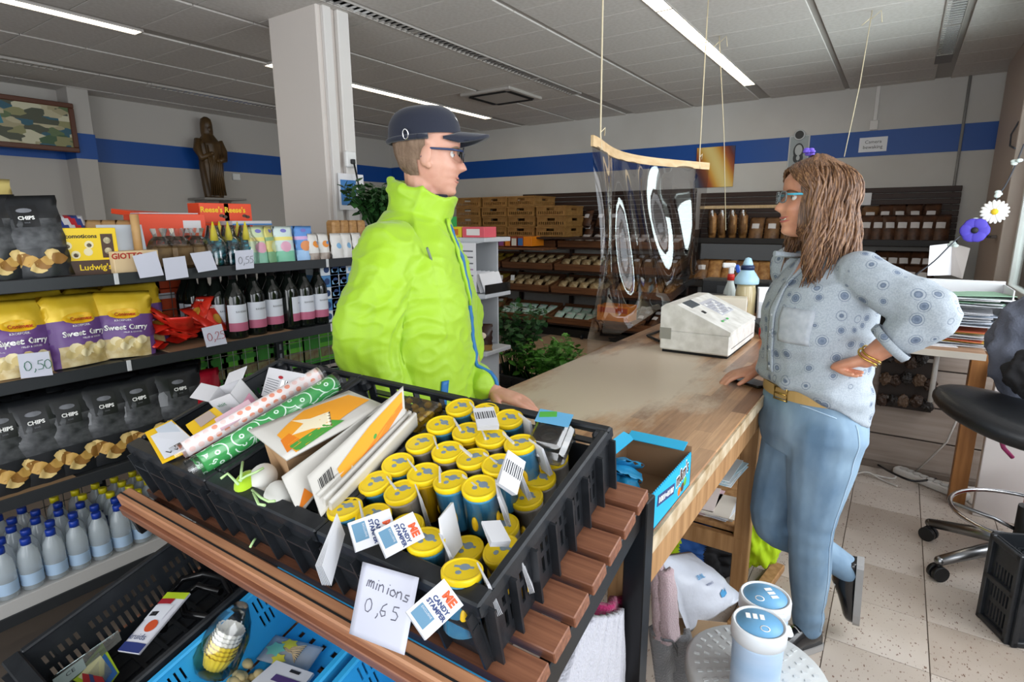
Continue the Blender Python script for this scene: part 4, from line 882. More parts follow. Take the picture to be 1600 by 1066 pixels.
# display card of a sweets brand with a rolled tube
t = pbox('display_box', 'cream sweets display box with a white back card', 'box', .15, .13, .075, mat('cream_box', '#dfc59b', .5), [], [('GIOTTO', .027, -.03, .058, mat('logo_red', '#b02a1e', .5), .0008)]); t.matrix_world = put(t, 216, 418, GX-.03, ZT, 4)
MB().box((0, .08, .11), (.15, .003, .11), rotm(-8)).build('back_card', mat('card_grey', '#c6cfdb', .6), t); MB().cyl((.035, .05, .05), (.04, .06, .2), .014, None, 16).build('tan_tube', tan, t)
# brown bags in clear film
bro = mat('chocolate_gold', '#7b6240', .35, .2, noise_=(22, (1, 1, 1)), col2='#4d3a22')
for k, (x, X) in enumerate(((262, GX-.07), (292, GX-.06), (318, GX-.07), (275, GX-.17), (308, GX-.17))):
    t = pbox('chocolate_bag', f'brown chocolate bag with clear twisted top, {ORD[k]} of its cluster', 'bag', .085, .07, .09, bro, group='clear topped chocolate bags', bev=.012); t.matrix_world = put(t, x, 410, X, ZT, rnd.uniform(-9, 9))
    b = MB(); b.lathe([(.044, .085), (.035, .105), (.02, .12), (.03, .15)], Matrix.Translation((0, .035, 0)), 9, False, False); b.build('clear_top', clear, t)
# orange cartons
org = mat('carton_orange', '#e4471b', .4); ylw = mat('logo_yellow', '#f2c51d', .5)
t = pbox('peanut_cup_carton', 'large open orange carton with a white address label, top shelf', 'box', .26, .12, .16, org, [(RC(.04, .11, .085, .135), mat('label_grey', '#d5d3d6', .6))]); t.matrix_world = put(t, 276, 400, GX-.24, ZT+.045, -3)
MB().box((-.0, .06, .163), (.22, .09, .004)).build('white_flap', boxw, t)
t = pbox('peanut_cup_carton', 'tilted orange carton lid resting above the other orange cartons', 'box', .2, .14, .02, org); t.matrix_world = put(t, 245, 330, GX-.4, ZT+.19, 12, 6, 3)
t = pbox('peanut_cup_carton', 'orange carton under the tilted lid', 'box', .14, .12, .17, org); t.matrix_world = put(t, 228, 400, GX-.42, ZT, 3)
for k, x in enumerate((342, 378)):
    for j in range(3):
        t = pbox('peanut_cup_carton', f'orange carton with yellow lettering, {["lowest", "middle", "topmost"][j]} of its stack, {"nearer the pillar" if k else "beside the address label"}', 'box', .135, .1, .085, org, [(OV(.03, .03, .012, e=.6), brown), (OV(.045, .025, .012, e=.6), brown)], [("Reese's", .034, -.015, .055, ylw, .001)], 'orange cartons'); t.matrix_world = put(t, x, 390, GX-.38, ZT+.086*j, 0)
for k, (x, y, z, X) in enumerate([(165, 470, ZM+.005, GB-.02), (215, 470, ZM+.005, GB-.02), (262, 465, ZM+.005, GB-.02), (165, 470, ZM+.1, GB-.02), (215, 470, ZM+.1, GB-.02), (262, 465, ZM+.1, GB-.02), (165, 470, ZM+.195, GB-.02), (215, 470, ZM+.195, GB-.02), (262, 465, ZM+.195, GB-.02)]):
    t = pbox('peanut_cup_carton', f'orange carton seen through the wire back, {ORD[k%3]} along, {["bottom","middle","top"][k//3]} layer', 'box', .19, .1, .092, mat('carton_rust', '#c94a20', .5), [(RC(-.06, .03, .05, .075), mat('label_grey', '#d5d3d6', .6))] if k % 2 else [], group='orange cartons behind the wire'); t.matrix_world = put(t, x, y, X, z)
# teal foil sweets in cone bags
teal = mat('foil_teal', '#1c7f92', .2, .5, noise_=(40, (1, 1, 1)), col2='#0e5260')
for k, (x, X) in enumerate(((342, GX-.06), (365, GX-.07), (392, GX-.06), (352, GX-.16), (380, GX-.16))):
    t = thing('teal_sweets_bag', f'clear bag of teal foil sweets with a yellow cone, {ORD[k]} of its cluster', 'sweets', (0, 0, 0), 0, 'teal foil sweets bags'); b = MB(); r2 = random.Random(k)
    for q in range(22): b.ball((r2.uniform(-.035, .035), r2.uniform(0, .05), r2.uniform(.012, .1)), .016, (1.1, .9, .9), 7, 5)
    tag(b.build('foil_sweets', teal, t), kind='stuff'); MB().lathe([(.05, .003), (.052, .09), (.03, .12), (.02, .16)], Matrix.Translation((0, .025, 0)), 10, False).build('clear_bag', clear, t)
    MB().lathe([(.016, .1), (.012, .13), (.002, .175)], Matrix.Translation((0, .02, 0)), 10).build('cone', mat('cone_yellow', '#d8c71f', .45), t); t.matrix_world = put(t, x, 402, X, ZT)
# printed treat bags
tb = [('pale green and yellow treat bag with a pink shape', '#c8d7b0', '#e9dc7c', '#e3a6bd', '#8fc7ae'), ('yellow and green treat bag turned sideways', '#d8cf7a', '#8fb58a', '#cfd6a0', '#7fae83'), ('large pale treat bag with a pink shape and yellow band', '#cfe0dd', '#ecdf7e', '#e2a9c0', '#7fc4a5'), ('blue treat bag with an orange shape', '#5f93d6', '#cfa9d6', '#e08f55', '#9cc1e8')]
for k, (lb, c0, c1, c2, c3) in enumerate(tb):
    g = Bag(.09, .155, .03, k*2.2, .002); ms = [mat(f'treat_{k}_{i}', c, .4) for i, c in enumerate((c0, c1, c3))]
    t = g.build('treat_bag', lb+' on the top shelf', 'sweets', ms, lambda u, v: 2 if v < .34 else (1 if .55 < v < .74 else 0), 'printed treat bags', 8, 10)
    g.poly(OV(0, .065, .026, 14, .9), mat(f'treat_{k}_s', c2, .45), t); g.poly(OV(0, .135, .014, 12, .6), mat('treat_badge', '#7a78c0', .45), t); t.matrix_world = put(t, (408, 427, 447, 478)[k], 402, GX-.06-.01*(k == 1), ZT, (0, 35, -4, -6)[k], -6)
    if k in (2, 3): dup(t, put(t, (432, 466)[k-2], 398, GX-.14, ZT, 5, -4), ['second pale treat bag with a pink shape, behind the large one', 'second blue treat bag with an orange shape, behind the first'][k-2])
t = pbox('white_box', 'flat white and blue box lying on the treat bags', 'box', .2, .1, .018, boxw, [(RC(-.1, .1, 0, .006), mat('poster_blue', '#3f7fc0', .5))]); t.matrix_world = put(t, 395, 350, GX-.22, ZT+.16, 4)
for k in range(4):
    g = Bag(.06, .12, .035, k*1.7, .004); t = g.build('gummy_bag', f'small clear and white gummy bag with orange print, {ORD[k]} of four', 'sweets', [mat('gummy_clear', '#b9aca2', .3, noise_=(30, (1, 1, 1)), col2='#8a7a70'), mat('gummy_white', '#dcdad6', .35)], lambda u, v: 1 if v > .3 else 0, 'gummy bags', 6, 8)
    g.poly(OV(0, .07, .016, 10), mat('gummy_orange', '#e08a2c', .4), t); g.poly(OV(.012, .075, .009, 8), mat('gummy_blue', '#4b8fc2', .4), t); t.matrix_world = put(t, (492, 508, 485, 503)[k], 400-.0*k, GX-.05-.09*(k > 1), ZT, rnd.uniform(-10, 10), -5)
for k in range(6):
    t = pbox('navy_carton', f'navy carton on the far side of the shelf top, {ORD[k]} from the orange ones', 'box', .065, .08, .11, mat('navy_box', '#2a3350', .45), [(RC(-.03, .03, .07, .09), mat('navy_red', '#9a3030', .5))] if k % 3 == 0 else [], group='navy cartons'); t.matrix_world = put(t, 412+14*k, 385, GX-.42, ZT)
# union flag print bags and the green topped pack
for k, x in enumerate((104, 122)):
    g = Bag(.11, .17, .06, 9+k, .006); t = g.build('toffee_bag', f'toffee bag with red, white and blue stripes, {ORD[k]} behind the yellow box', 'sweets', [mat('toffee_white', '#cfd0d6', .35), mat('toffee_red', '#b5222f', .35), mat('toffee_blue', '#2b3f86', .35)], lambda u, v: int(u*5+v*4+k) % 3, 'striped toffee bags'); t.matrix_world = put(t, x, 420, GX-.2, ZT+.03, 10*k, -8)
g = Bag(.15, .26, .06, 5, .004); t = g.build('green_pack', 'green and cream pack behind the crisp bags at the frame edge', 'pack', [mat('pack_green', '#3c8b3a', .4), mat('pack_cream', '#c9b66f', .4)], lambda u, v: 1 if v > .72 else 0); t.matrix_world = put(t, -8, 400, GX-.2, ZT+.05, 8)
# cartons of paper goods and brown packs in the far bay
for k in range(15):
    c, r = k % 3, k//3
    t = pbox('tissue_carton', f'blue and white tissue carton, {ORD[r]} layer up, {ORD[c]} along, past the wine bottles', 'box', .1, .12, .056, mat('tissue_blue', '#4f86b8', .45) if (c+r) % 2 else mat('tissue_white', '#d3dbe2', .5), [(OV(-.02, .028, .016), mat('tissue_navy', '#23406e', .5)), (RC(.01, .045, .012, .03), mat('tissue_mid', '#7fb0d6', .5))], group='tissue cartons'); t.matrix_world = put(t, 520+13*c, 492, GX-.05, ZM+.0565*r)
for k in range(8):
    t = pbox('biscuit_pack', f'tan biscuit pack, {ORD[k%4]} of the {"front" if k < 4 else "rear"} row beside the man', 'biscuits', .05, .06, .15, mat('biscuit_tan', '#b58b57', .45, noise_=(30, (1, 1, 3)), col2='#9a7040'), [(RC(-.02, .02, .02, .05), mat('biscuit_white', '#dfd6c4', .5))], group='tan biscuit packs', bev=.01); t.matrix_world = put(t, 530+13*(k % 4), 395, GX-.07-.09*(k > 3), ZT+.03)
for k in range(3):
    g = Bag(.07, .12, .03, k, .004); t = g.build('white_sweets_bag', f'white printed sweets bag in front of the biscuit packs, {ORD[k]} along', 'sweets', [mat('gummy_white', '#dcdad6', .35)], lambda u, v: 0, 'white sweets bags', 6, 8); g.poly(OV(0, .06, .014, 10), mat('tissue_mid', '#7fb0d6', .5), t); t.matrix_world = put(t, 528+16*k, 398, GX-.03, ZT, 5*k, -5)
# green packs behind the wire in the lower bays
grn = mat('pack_leaf', '#6fc440', .45); grn2 = mat('pack_leaf_dark', '#45953a', .5)
for k in range(12):
    t = pbox('soup_pack', f'green packet seen through the wire back, {ORD[k]} along from the crimson bags', 'pack', .115, .06, .16, grn if k % 3 else grn2, [(RC(-.045, .045, .03, .085), mat('pack_photo', '#8b8f63', .5, noise_=(40, (1, 1, 1)), col2='#7a5f45')), (RC(-.045, .045, .11, .135), grn2)], group='green packets behind the wire'); t.matrix_world = put(t, 262+25*k, 550, GB-.03, ZL+.06, 0)
t = pbox('stock_board', 'dark shelf board carrying the green packets behind the wire', 'shelf', 2.0, .3, .02, gm); t.matrix_world = put(t, 430, 550, GB-.02, ZL+.038)
for k in range(12):
    t = thing('soda_can', f'can with a pale lid seen behind the crate rim, {ORD[k]} along', 'can', (0, 0, 0), 0, 'cans behind the wire'); MB().lathe([(.024, 0), (.03, .008), (.03, .1), (.024, .112)], None, 14).build('can_body', mat('can_green', '#1e5a2c', .3, .4), t); MB().lathe([(.024, .112), (.0235, .1135), (.021, .111)], None, 14).build('can_lid', mat('can_lid', '#d6d8d8', .3, .6), t); t.matrix_world = put(t, 335+19*k, 600, GX-.12-.06*(k % 2), ZL)
# price cards on the shelf edges
def price_card(label, pts, txt, m, size=.5, X=GX+.012, bow=0):
    q = Quad(*[at_x(x, y, X+dx) for (x, y), dx in zip(pts, (0, 0, .012, .012))]); t = flat_pack('price_card', label, 'price card', q, mat('note_paper', '#c8cad8', .75), .0012, group='price cards on the shelf edges', body='card')
    if txt: q.hand(txt, q.h*size, .12, .72, m, t, .0011, .85)
    return t
price_card('price card reading 0,50 in green on the middle shelf edge', [(27, 554), (76, 549), (83, 586), (33, 592)], '0,50', green_ink, .42)
price_card('price card reading 0,25 in red below the sachets', [(315, 513), (346, 506), (355, 537), (323, 543)], '0,25', red_ink, .42)
price_card('price card reading 0,55 in grey under the teal sweets', [(367, 392), (396, 390), (397, 419), (369, 422)], '0,55', grey_ink, .4)
price_card('blank tilted price card under the cream display box', [(207, 400), (244, 392), (256, 430), (219, 435)], '', ink)
price_card('blank folded price card under the brown chocolate bags', [(254, 404), (289, 400), (295, 433), (260, 438)], '', ink)
price_card('blank tilted price card beside the teal sweets', [(297, 396), (329, 392), (340, 421), (310, 426)], '', ink)
# bottled water and yellow capped drinks on the base deck
wat = mat('water_bottle', '#d3dee4', .08, alpha=.42, coat=.6); cap_b = mat('cap_blue', '#17399a', .35); cap_y = mat('cap_yellow', '#e2d21c', .35)
pack = pbox('bottle_tray', 'grey cardboard tray edge under the water bottles', 'tray', 1.0, .34, .05, mat('tray_grey', '#b9b8b6', .7)); pack.matrix_world = put(None, 75, 940, GX+.0, ZBASE+.0)
def water(name, label, cm, grp, lm, extra):
    t = thing(name, label, 'bottle', (0, 0, 0), 0, grp)
    MB().lathe([(.022, 0), (.03, .006), (.031, .05), (.029, .055), (.031, .06), (.031, .1), (.026, .13), (.014, .15), (.0125, .158)], None, 16).build('bottle_body', wat, t)
    MB().lathe([(.0145, .153), (.0145, .172), (.012, .174)], None, 12).build('cap', cm, t)
    MB().lathe([(.0315, .02), (.0316, .06)] if not extra else [(.0315, .05), (.0318, .095)], None, 16, False).build('label', lm, t); return t
ws = water('water_bottle', 'x', cap_b, 'water bottles with blue caps', mat('water_label', '#a9c3dd', .4), 0); ys = water('juice_bottle', 'x', cap_y, 'bottles with yellow caps', mat('juice_label', '#1f2c5c', .4), 1)
ya = at_x(0, 950, GX-.03).y-.04; first = True
for r in range(5):
    for k in range(8-r):
        M = Matrix.Translation((GX-.035-.066*r, ya+.066*k+.02*(r % 2), ZBASE+.05+.0008)); lb = f'clear water bottle with blue cap, {ORD[k]} along in the {ORD[r]} row'
        if first: ws.matrix_world = M; ws['label'] = lb; first = False
        else: dup(ws, M, lb)
first = True
for r in range(5):
    for k in range(5):
        M = Matrix.Translation((GX-.035-.066*r, ya+.066*(8-r)+.03+.066*k, ZBASE+.05+.0008)); lb = f'drink bottle with yellow cap, {ORD[k]} along in the {ORD[r]} row'
        if first: ys.matrix_world = M; ys['label'] = lb; first = False
        else: dup(ys, M, lb)
# ================================================================ the counter and what stands on and under it
CX0, CX1, CY0, CY1, CZ = -1.085, -.325, .9, 3.95, .88
def butcher(N, L, b, co):
    br = N.new('ShaderNodeTexBrick'); L.new(co((1, 1, 1), (0, 0, math.pi/2)), br.inputs['Vector'])
    br.inputs['Scale'].default_value = 1; br.inputs['Brick Width'].default_value = .34; br.inputs['Row Height'].default_value = .048; br.inputs['Mortar Size'].default_value = .0004; br.offset = .37
    br.inputs['Color1'].default_value = lin('#d0a47a'); br.inputs['Color2'].default_value = lin('#7c5337'); br.inputs['Mortar'].default_value = lin('#7c563b'); br.inputs['Bias'].default_value = 0
    g = N.new('ShaderNodeTexNoise'); g.inputs['Scale'].default_value = 6; g.inputs['Detail'].default_value = 8; L.new(co((22, 1.4, 1)), g.inputs[0])
    gr = ramp(N, L, g.outputs['Fac'], [(.3, '#d9d3cc'), (.7, '#ffffff')])
    m = N.new('ShaderNodeMix'); m.data_type = 'RGBA'; m.blend_type = 'MULTIPLY'; m.inputs[0].default_value = 1; L.new(br.outputs['Color'], m.inputs[6]); L.new(gr, m.inputs[7])
    # worn patch where goods slide over the top
    w = N.new('ShaderNodeTexGradient'); w.gradient_type = 'SPHERICAL'; L.new(co((1.9, .9, 0), (0, 0, 0), (.2, .42, 0)), w.inputs[0])
    n2 = N.new('ShaderNodeTexNoise'); n2.inputs['Scale'].default_value = 5; n2.inputs['Detail'].default_value = 9; n2.inputs['Roughness'].default_value = .7; L.new(co((1.6, .7, 1)), n2.inputs[0])
    ad = N.new('ShaderNodeMath'); ad.operation = 'MULTIPLY_ADD'; ad.inputs[1].default_value = .9; L.new(n2.outputs['Fac'], ad.inputs[0]); L.new(w.outputs['Fac'], ad.inputs[2])
    L.new(mix(N, L, ramp(N, L, ad.outputs[0], [(.74, '#000000'), (1.08, '#ffffff')]), m.outputs[2], '#cdbda8'), b.inputs['Base Color'])
ct = thing('shop_counter', 'long shop counter with a worn butcher block top on a pine frame', 'counter', ((CX0+CX1)/2, (CY0+CY1)/2, 0))
cl_ = -ct.location
def part(name, m, fn, par=ct, off=None):
    b = MB(); fn(b); o = b.build(name, m, par); o.location = cl_ if off is None else off; return o
MB().bx(CX0-ct.location.x, CX1-ct.location.x, CY0-ct.location.y, CY1-ct.location.y, CZ-.038, CZ, .003).build('worktop', node_mat('butcher_block', .3, butcher), ct)
edge_m = mat('raw_edge', '#cdbda2', .7, noise_=(6, (1, 3, 3)), col2='#a58c68')
part('edge_band', edge_m, lambda b: b.bx(CX1, CX1+.006, CY0, CY1, CZ-.038, CZ-.003))
part('apron', wood, lambda b: b.bx(CX1-.05, CX1-.008, CY0+.005, CY1, CZ-.13, CZ-.04, .003))
part('apron', wood, lambda b: b.bx(CX0+.01, CX0+.05, CY0+.005, CY1, CZ-.13, CZ-.04, .003))
part('front_board', mat('counter_front', '#8a6e52', .6), lambda b: b.bx(CX0, CX0+.02, CY0+.02, CY1, .05, CZ-.04))
for x, y in ((CX1-.04, .935), (CX1-.05, 2.13), (CX1-.05, 3.3), (CX0+.06, .95), (CX0+.06, 3.3)): part('leg', wood, lambda b: b.bx(x-.028, x+.028, y-.028, y+.028, 0, CZ-.04, .003))
part('cross_rail', wood, lambda b: b.bx(CX0+.08, CX1-.04, 2.1, 2.13, .2, .27, .003)); part('shelf_board', wood, lambda b: b.bx(CX0+.03, CX1-.08, 2.135, 3.3, .27, .288, .003))
part('long_rail', wood, lambda b: b.bx(CX1-.07, CX1-.03, 2.16, 3.3, .52, .58, .003)); part('upper_shelf', wood, lambda b: b.bx(CX0+.03, CX1-.08, 2.16, 3.3, .58, .595, .003))
# papers on the counter shelf
def paper_stack(label, x0, x1, y0, y1, z, n, cols, rz=0):
    t = thing('paper_stack', label, 'papers', ((x0+x1)/2, (y0+y1)/2, z), rz, 'papers under the counter'); w, d = x1-x0, y1-y0
    for k in range(n): MB().box((rnd.uniform(-.01, .01), rnd.uniform(-.01, .01), .002+.004*k), (w, d, .003), rotm(0, 0, rnd.uniform(-9, 9))).build('sheet', mat('sheet_'+cols[k % len(cols)][1:], cols[k % len(cols)], .7), t)
a = at_z(1092, 785, .29); paper_stack('pale pink papers on the shelf under the counter', a.x-.07, a.x+.07, a.y-.1, a.y+.12, .289, 6, ['#d9b9c2', '#e3d6d0'])
a = at_z(1128, 795, .29); paper_stack('white and cream papers beside the pink ones under the counter', a.x-.06, a.x+.05, a.y-.1, a.y+.1, .289, 5, ['#dfd8cb', '#d9dee6'])
a = at_z(1140, 745, .6); paper_stack('pale blue folders on the upper shelf under the counter', a.x-.1, a.x+.02, a.y-.08, a.y+.12, .596, 6, ['#b7cfd8', '#dbe2e4'])
# high visibility jackets stuffed below
hv = mat('hi_vis', '#b5d80f', .7); blue_cl = mat('work_blue', '#27569a', .8); blk_cl = mat('cloth_black', '#1a1a1d', .85)
def crumple(name, label, cat, c, r, sc, m, seed, group=None, amp=.35, mats=None, stripe=None):
    b = bmesh.new(); bmesh.ops.create_icosphere(b, subdivisions=5, radius=1)
    for v in b.verts:
        n = v.co.copy(); k = 1+amp*noise.noise(n*1.6+Vector((seed, 0, 0)))+amp*.6*noise.noise(n*3.7+Vector((0, seed, 0)))+amp*.25*abs(noise.noise(n*8+Vector((0, 0, seed))))
        v.co = Vector((n.x*sc[0], n.y*sc[1], n.z*sc[2]))*r*k
    for f in b.faces:
        f.smooth = True
        if stripe: f.material_index = stripe(f.calc_center_median())
    me = bpy.data.meshes.new(name); b.to_mesh(me); b.free()
    for q in (mats or [m]): me.materials.append(q)
    o = link(name, me); o.location = c; return tag(o, label, cat, group)
zmin = lambda o: min(v.co.z for v in o.data.vertices)
def rest(o, z): o.location.z = z-zmin(o); return o
rest(crumple('work_jacket', 'crumpled yellow and blue work jacket on the floor under the counter', 'jacket', at_z(1085, 850, .1), .15, (1.2, 1, .6), None, 3, 'work jackets', mats=[hv, blue_cl, blk_cl], stripe=lambda c: 0 if c.x < -.02 else (1 if c.x < .07 else 2)), 0)
a = at_y(1172, 825, 2.3); rest(crumple('work_jacket', 'crumpled yellow safety vest behind the second counter leg', 'jacket', (a.x+.02, 2.32, .15), .11, (.8, .9, 1.4), None, 9, 'work jackets', mats=[hv, blue_cl], stripe=lambda c: 1 if c.z > .1 and c.x < 0 else 0), 0.02)
rest(crumple('black_bag', 'black crumpled bag on the floor behind the white carrier', 'bag', at_z(1100, 880, .08)+Vector((0, .12, 0)), .13, (1.3, .9, .6), blk_cl, 5), 0)
tag(MB().box((-.4, 2.2, .045), (.05, .5, .03), rotm(0, 0, -8), .004).build('pine_batten', wood), 'pine batten lying on the floor beside the counter leg', 'wood').location = (.09, -.02, -.03)
# cloths
def cloth(name, label, cat, pts, m, ripples=5, amp=.008, t=.006, group=None, sag=.0, nu=24, nv=20, seed=0):
    q = Quad(*pts)
    def f(u, v): return q.at(u, v, amp*math.sin(u*ripples*math.pi+seed+v*1.5)+amp*.5*noise.noise(Vector((u*5, v*5, seed)))+sag*math.sin(math.pi*u))
    b = MB(); b.sheet(f, nu, nv, t); o = b.build(name, m); o.location = q.o; return tag(o, label, cat, group)
towel_w = mat('towel_white', '#b4b4bd', .95, sheen=.4, bump=(220, .5)); towel_m = mat('towel_magenta', '#a01a58', .95, sheen=.3, bump=(200, .5)); towel_p = mat('towel_mauve', '#b79da2', .95, sheen=.4, bump=(260, .6)); fleece = mat('fleece_grey', '#6f7073', .95, sheen=.4, bump=(160, .5))
X = -.355
cloth('towel', 'white ribbed towel on the lower tier below the slats', 'towel', [at_x(905, 962, X), at_x(966, 950, X), at_x(972, 1085, X), at_x(862, 1085, X)], towel_w, 14, .004, .012, 'towels', .012)
cloth('towel', 'magenta towel behind the white ribbed towel', 'towel', [at_x(925, 938, X-.03), at_x(962, 920, X-.03), at_x(977, 985, X-.03), at_x(940, 1010, X-.03)], towel_m, 3, .01, .014, 'towels', .02)
X = -.4
cloth('towel', 'mauve towel hanging at the front counter leg', 'towel', [at_x(1028, 880, X), at_x(1046, 885, X+.03), at_x(1053, 996, X+.03), at_x(1032, 990, X)], towel_p, 3, .012, .014, 'towels', .012)
cloth('fleece_jacket', 'grey fleece with a zip hanging below the mauve towel', 'jacket', [at_x(1020, 975, X-.02), at_x(1068, 982, X+.04), at_x(1096, 1085, X+.06), at_x(1022, 1085, X-.02)], fleece, 3, .014, .016, None, .02)
zp = [at_x(x, y, X+.035) for x, y in ((1036, 1000), (1050, 1002), (1058, 1015), (1061, 1040), (1063, 1075))]
o = MB().tube(zp, .0035, 6).build('zip', mat('zip_grey', '#4c4e52', .4)); o.parent = bpy.data.objects['fleece_jacket']; o.location = -o.parent.location
# white carrier bag with blue print
X = -.39
q = Quad(at_x(1030, 868, X-.06), at_x(1078, 862, X-.1), at_x(1162, 935, X+.12), at_x(1075, 990, X+.02), .03)
t = thing('carrier_bag', 'white plastic carrier bag with blue print beside the towels', 'bag', q.o)
b = MB(); nb = 26
def bagf(u, v, s_): return q.at(u, v, s_*(.028*math.sin(math.pi*u)**.6*math.sin(math.pi*v)**.6)+.006*noise.noise(Vector((u*6, v*6, 2)))+.01*abs(noise.noise(Vector((u*3, v*3, 7)))))
b.grid([[bagf(u/nb, v/nb, 1) for v in range(nb+1)]+[bagf(u/nb, v/nb, -1) for v in range(nb-1, 0, -1)] for u in range(nb+1)], True, close_v=True, cap0=True, cap1=True); b.build('bag_body', mat('bag_plastic', '#b9bdc7', .4, bump=(30, .25)), t)
btxt = mat('bag_print', '#3f87b5', .5); fnb = lambda p: bagf(p.x/q.w, 1-p.y/q.h, 1)+q.n*.003
text('LEN.NL', .021, btxt, TM((q.w*.3, q.h*.62, 0)), t, bold=.0006, fn=fnb); text('wartner.nl', .015, navy_ink, TM((q.w*.36, q.h*.5, 0)), t, fn=fnb)
b = MB(); b.b.faces.new([b.b.verts.new(fnb(Vector((x*q.w, y*q.h, 0)))) for x, y in ((.44, .32), (.5, .36), (.56, .3), (.6, .36), (.6, .26), (.52, .24), (.46, .25))]); b.build('print', btxt, t)
o = tag(MB().box((0, 0, 0), (.17, .003, .2), rotm(-28, 0, 25)).build('cardboard_piece', mat('cardboard_tan', '#b79a79', .75)), 'tan cardboard piece leaning beside the white stool', 'cardboard'); o.location = at_x(1088, 1030, -.34)
# round white stool with two tubs of wipes
ZST = .42; sc_ = Vector((-.17, 1.27, 0))
t = thing('stool', 'round white plastic stool with a dimpled top', 'stool', sc_)
st_m = mat('stool_plastic', '#c4c7c7', .4)
MB().lathe([(.14, ZST-.05), (.158, ZST-.03), (.158, ZST-.008), (.15, ZST), (.001, ZST)], None, 48).build('seat', st_m, t)
b = MB()
for k in range(1, 7):
    for j in range(k*5): b.box((.022*k*math.cos(2*math.pi*j/(k*5)), .022*k*math.sin(2*math.pi*j/(k*5)), ZST+.001), (.012, .007, .002), rotm(0, 0, 360*j/(k*5)))
tag(b.build('dimple', mat('stool_dimple', '#c9cccc', .5), t), kind='stuff')
for a in range(4):
    c, s_ = math.cos(R_(45+90*a)), math.sin(R_(45+90*a)); MB().cyl((.11*c, .11*s_, ZST-.04), (.14*c, .14*s_, 0), .022, .018).build('leg', st_m, t)
tubc = mat('tub_blue', '#a3bfdc', .4, noise_=(3, (1, 1, 4)), col2='#b9cde4'); tubl = mat('tub_lid', '#dfe5ea', .35); lblb = mat('lid_label', '#6aa5cf', .45)
for k, (x, y, zt, lb) in enumerate(((1187, 972, .625, 'blue tub of wipes at the front of the white stool'), (1196, 930, .62, 'blue tub of wipes behind the other tub on the stool'))):
    a = at_z(x, y, zt); t = thing('wipes_tub', lb, 'tub', (a.x, a.y, ZST), 20-70*k, 'tubs of wipes'); h = zt-ZST; r = .053
    MB().lathe([(r*.86, 0.001), (r*.9, .01)]+[(r*(.9+.06*v+.006*math.sin(v*30)), .01+(h-.045)*v) for v in [i/20 for i in range(21)]], None, 32).build('tub', tubc, t)
    MB().lathe([(r*.97, h-.036), (r*1.04, h-.034), (r*1.04, h-.006), (r*.99, h), (r*.93, h), (r*.92, h-.003), (.001, h-.003)], None, 36).build('lid', tubl, t)
    MB().lathe([(r*.86, h-.0025), (r*.86, h-.0015), (.001, h-.0015)], None, 32).build('label', lblb, t)
    b = MB(); b.box((r*1.02, 0, h-.012), (.02, .03, .012), None, .004); b.build('tab', tubl, t)
    b = MB()
    for i in range(3): b.box((-.02+.014*i, .018, h-.001), (.009, .016, .0006))
    b.lathe([(.008, h-.0012), (.01, h-.0012), (.01, h-.0008), (.008, h-.0008)], Matrix.Translation((.008, -.018, 0)), 14, False); b.build('print', white_ink, t)
# ---------------------------------------------------------------- display box of chocolates at the counter end
cyan = mat('box_cyan', '#27aedd', .4); cin = mat('box_inside', '#8d6c4e', .75)
M = TM((-.4, 1.055, CZ+.001), rz=0)
t = thing('sweets_box', 'turquoise open display box of chocolate sweets at the counter end', 'box', M=M); W2, D2, H2 = .075, .125, .075
b = MB(); b.bx(-W2, W2, -D2, D2, 0, .002); b.build('base', cin, t)
b = MB(); b.bx(W2-.002, W2, -D2, D2, 0, H2)
for k in range(26): b.bx(W2-.002, W2, -D2+.25/26*k, -D2+.25/26*(k+.5), H2, H2+.004)
b.build('front_panel', cyan, t)
b = MB(); b.bx(-W2, -W2+.002, -D2, D2, 0, H2*1.2); b.build('rear_panel', cin, t); b = MB(); b.bx(-W2, W2, D2-.002, D2, 0, H2*1.2); b.build('end_panel', cin, t); b = MB(); b.bx(-W2, W2, -D2, -D2+.002, 0, H2*.8); b.build('end_panel', cyan, t)
b = MB(); b.box((0, D2-.012, H2*1.2+.002), (.13, .03, .002), rotm(18)); b.build('flap', cyan, t); b = MB(); b.box((-W2+.012, 0, H2*1.2+.002), (.03, .22, .002), rotm(0, 18)); b.build('flap', cyan, t)
SIDE = Matrix(((0, 0, 1, 0), (1, 0, 0, 0), (0, 1, 0, 0), (0, 0, 0, 1)))
choc = mat('logo_brown', '#4a2b1c', .5)
for off, m_, bo in ((.0004, white_ink, .0022), (.0012, choc, .0004)): text("m&m's", .027, m_, TM((W2+off, .066, .05)) @ SIDE @ Matrix.Rotation(R_(6), 4, 'Z') @ Matrix.Diagonal((1, 1.5, 1, 1)), t, bold=bo, space=1.1)
b = MB(); b.box((W2+.0004, -.035, .045), (.0006, .1, .022), rotm(-8)); b.build('print_band', navy_ink, t)
b = MB()
for k in range(9): b.box((W2+.0009, -.035+(k-4)*.0098, .045+(k-4)*.0098*-.14), (.0004, .0062 if k % 3 else .004, .011 if k != 4 else .006), rotm(-8))
b.build('white_print', white_ink, t)
b = MB(); b.ball((W2, .05, .016), .01, (.15, 1, 1)); b.build('printed_sweet', mat('sweet_orange', '#e07a2a', .4), t); b = MB(); b.ball((W2, .07, .018), .01, (.15, 1, 1)); b.build('printed_sweet', mat('sweet_brown', '#5a3a25', .4), t); b = MB(); b.ball((W2, .088, .024), .01, (.15, 1, 1)); b.build('printed_sweet', mat('sweet_green', '#69a83a', .4), t)
g = Bag(.07, .1, .03, 6.1, .006); sbag = g.build('chocolate_sachet', 'x', 'sweets', [mat('foil_cyan', '#2f9fd0', .25, .15, noise_=(12, (1, 1, 1)), col2='#2a7fae')], lambda u, v: 0, 'turquoise chocolate sachets', 8, 10)
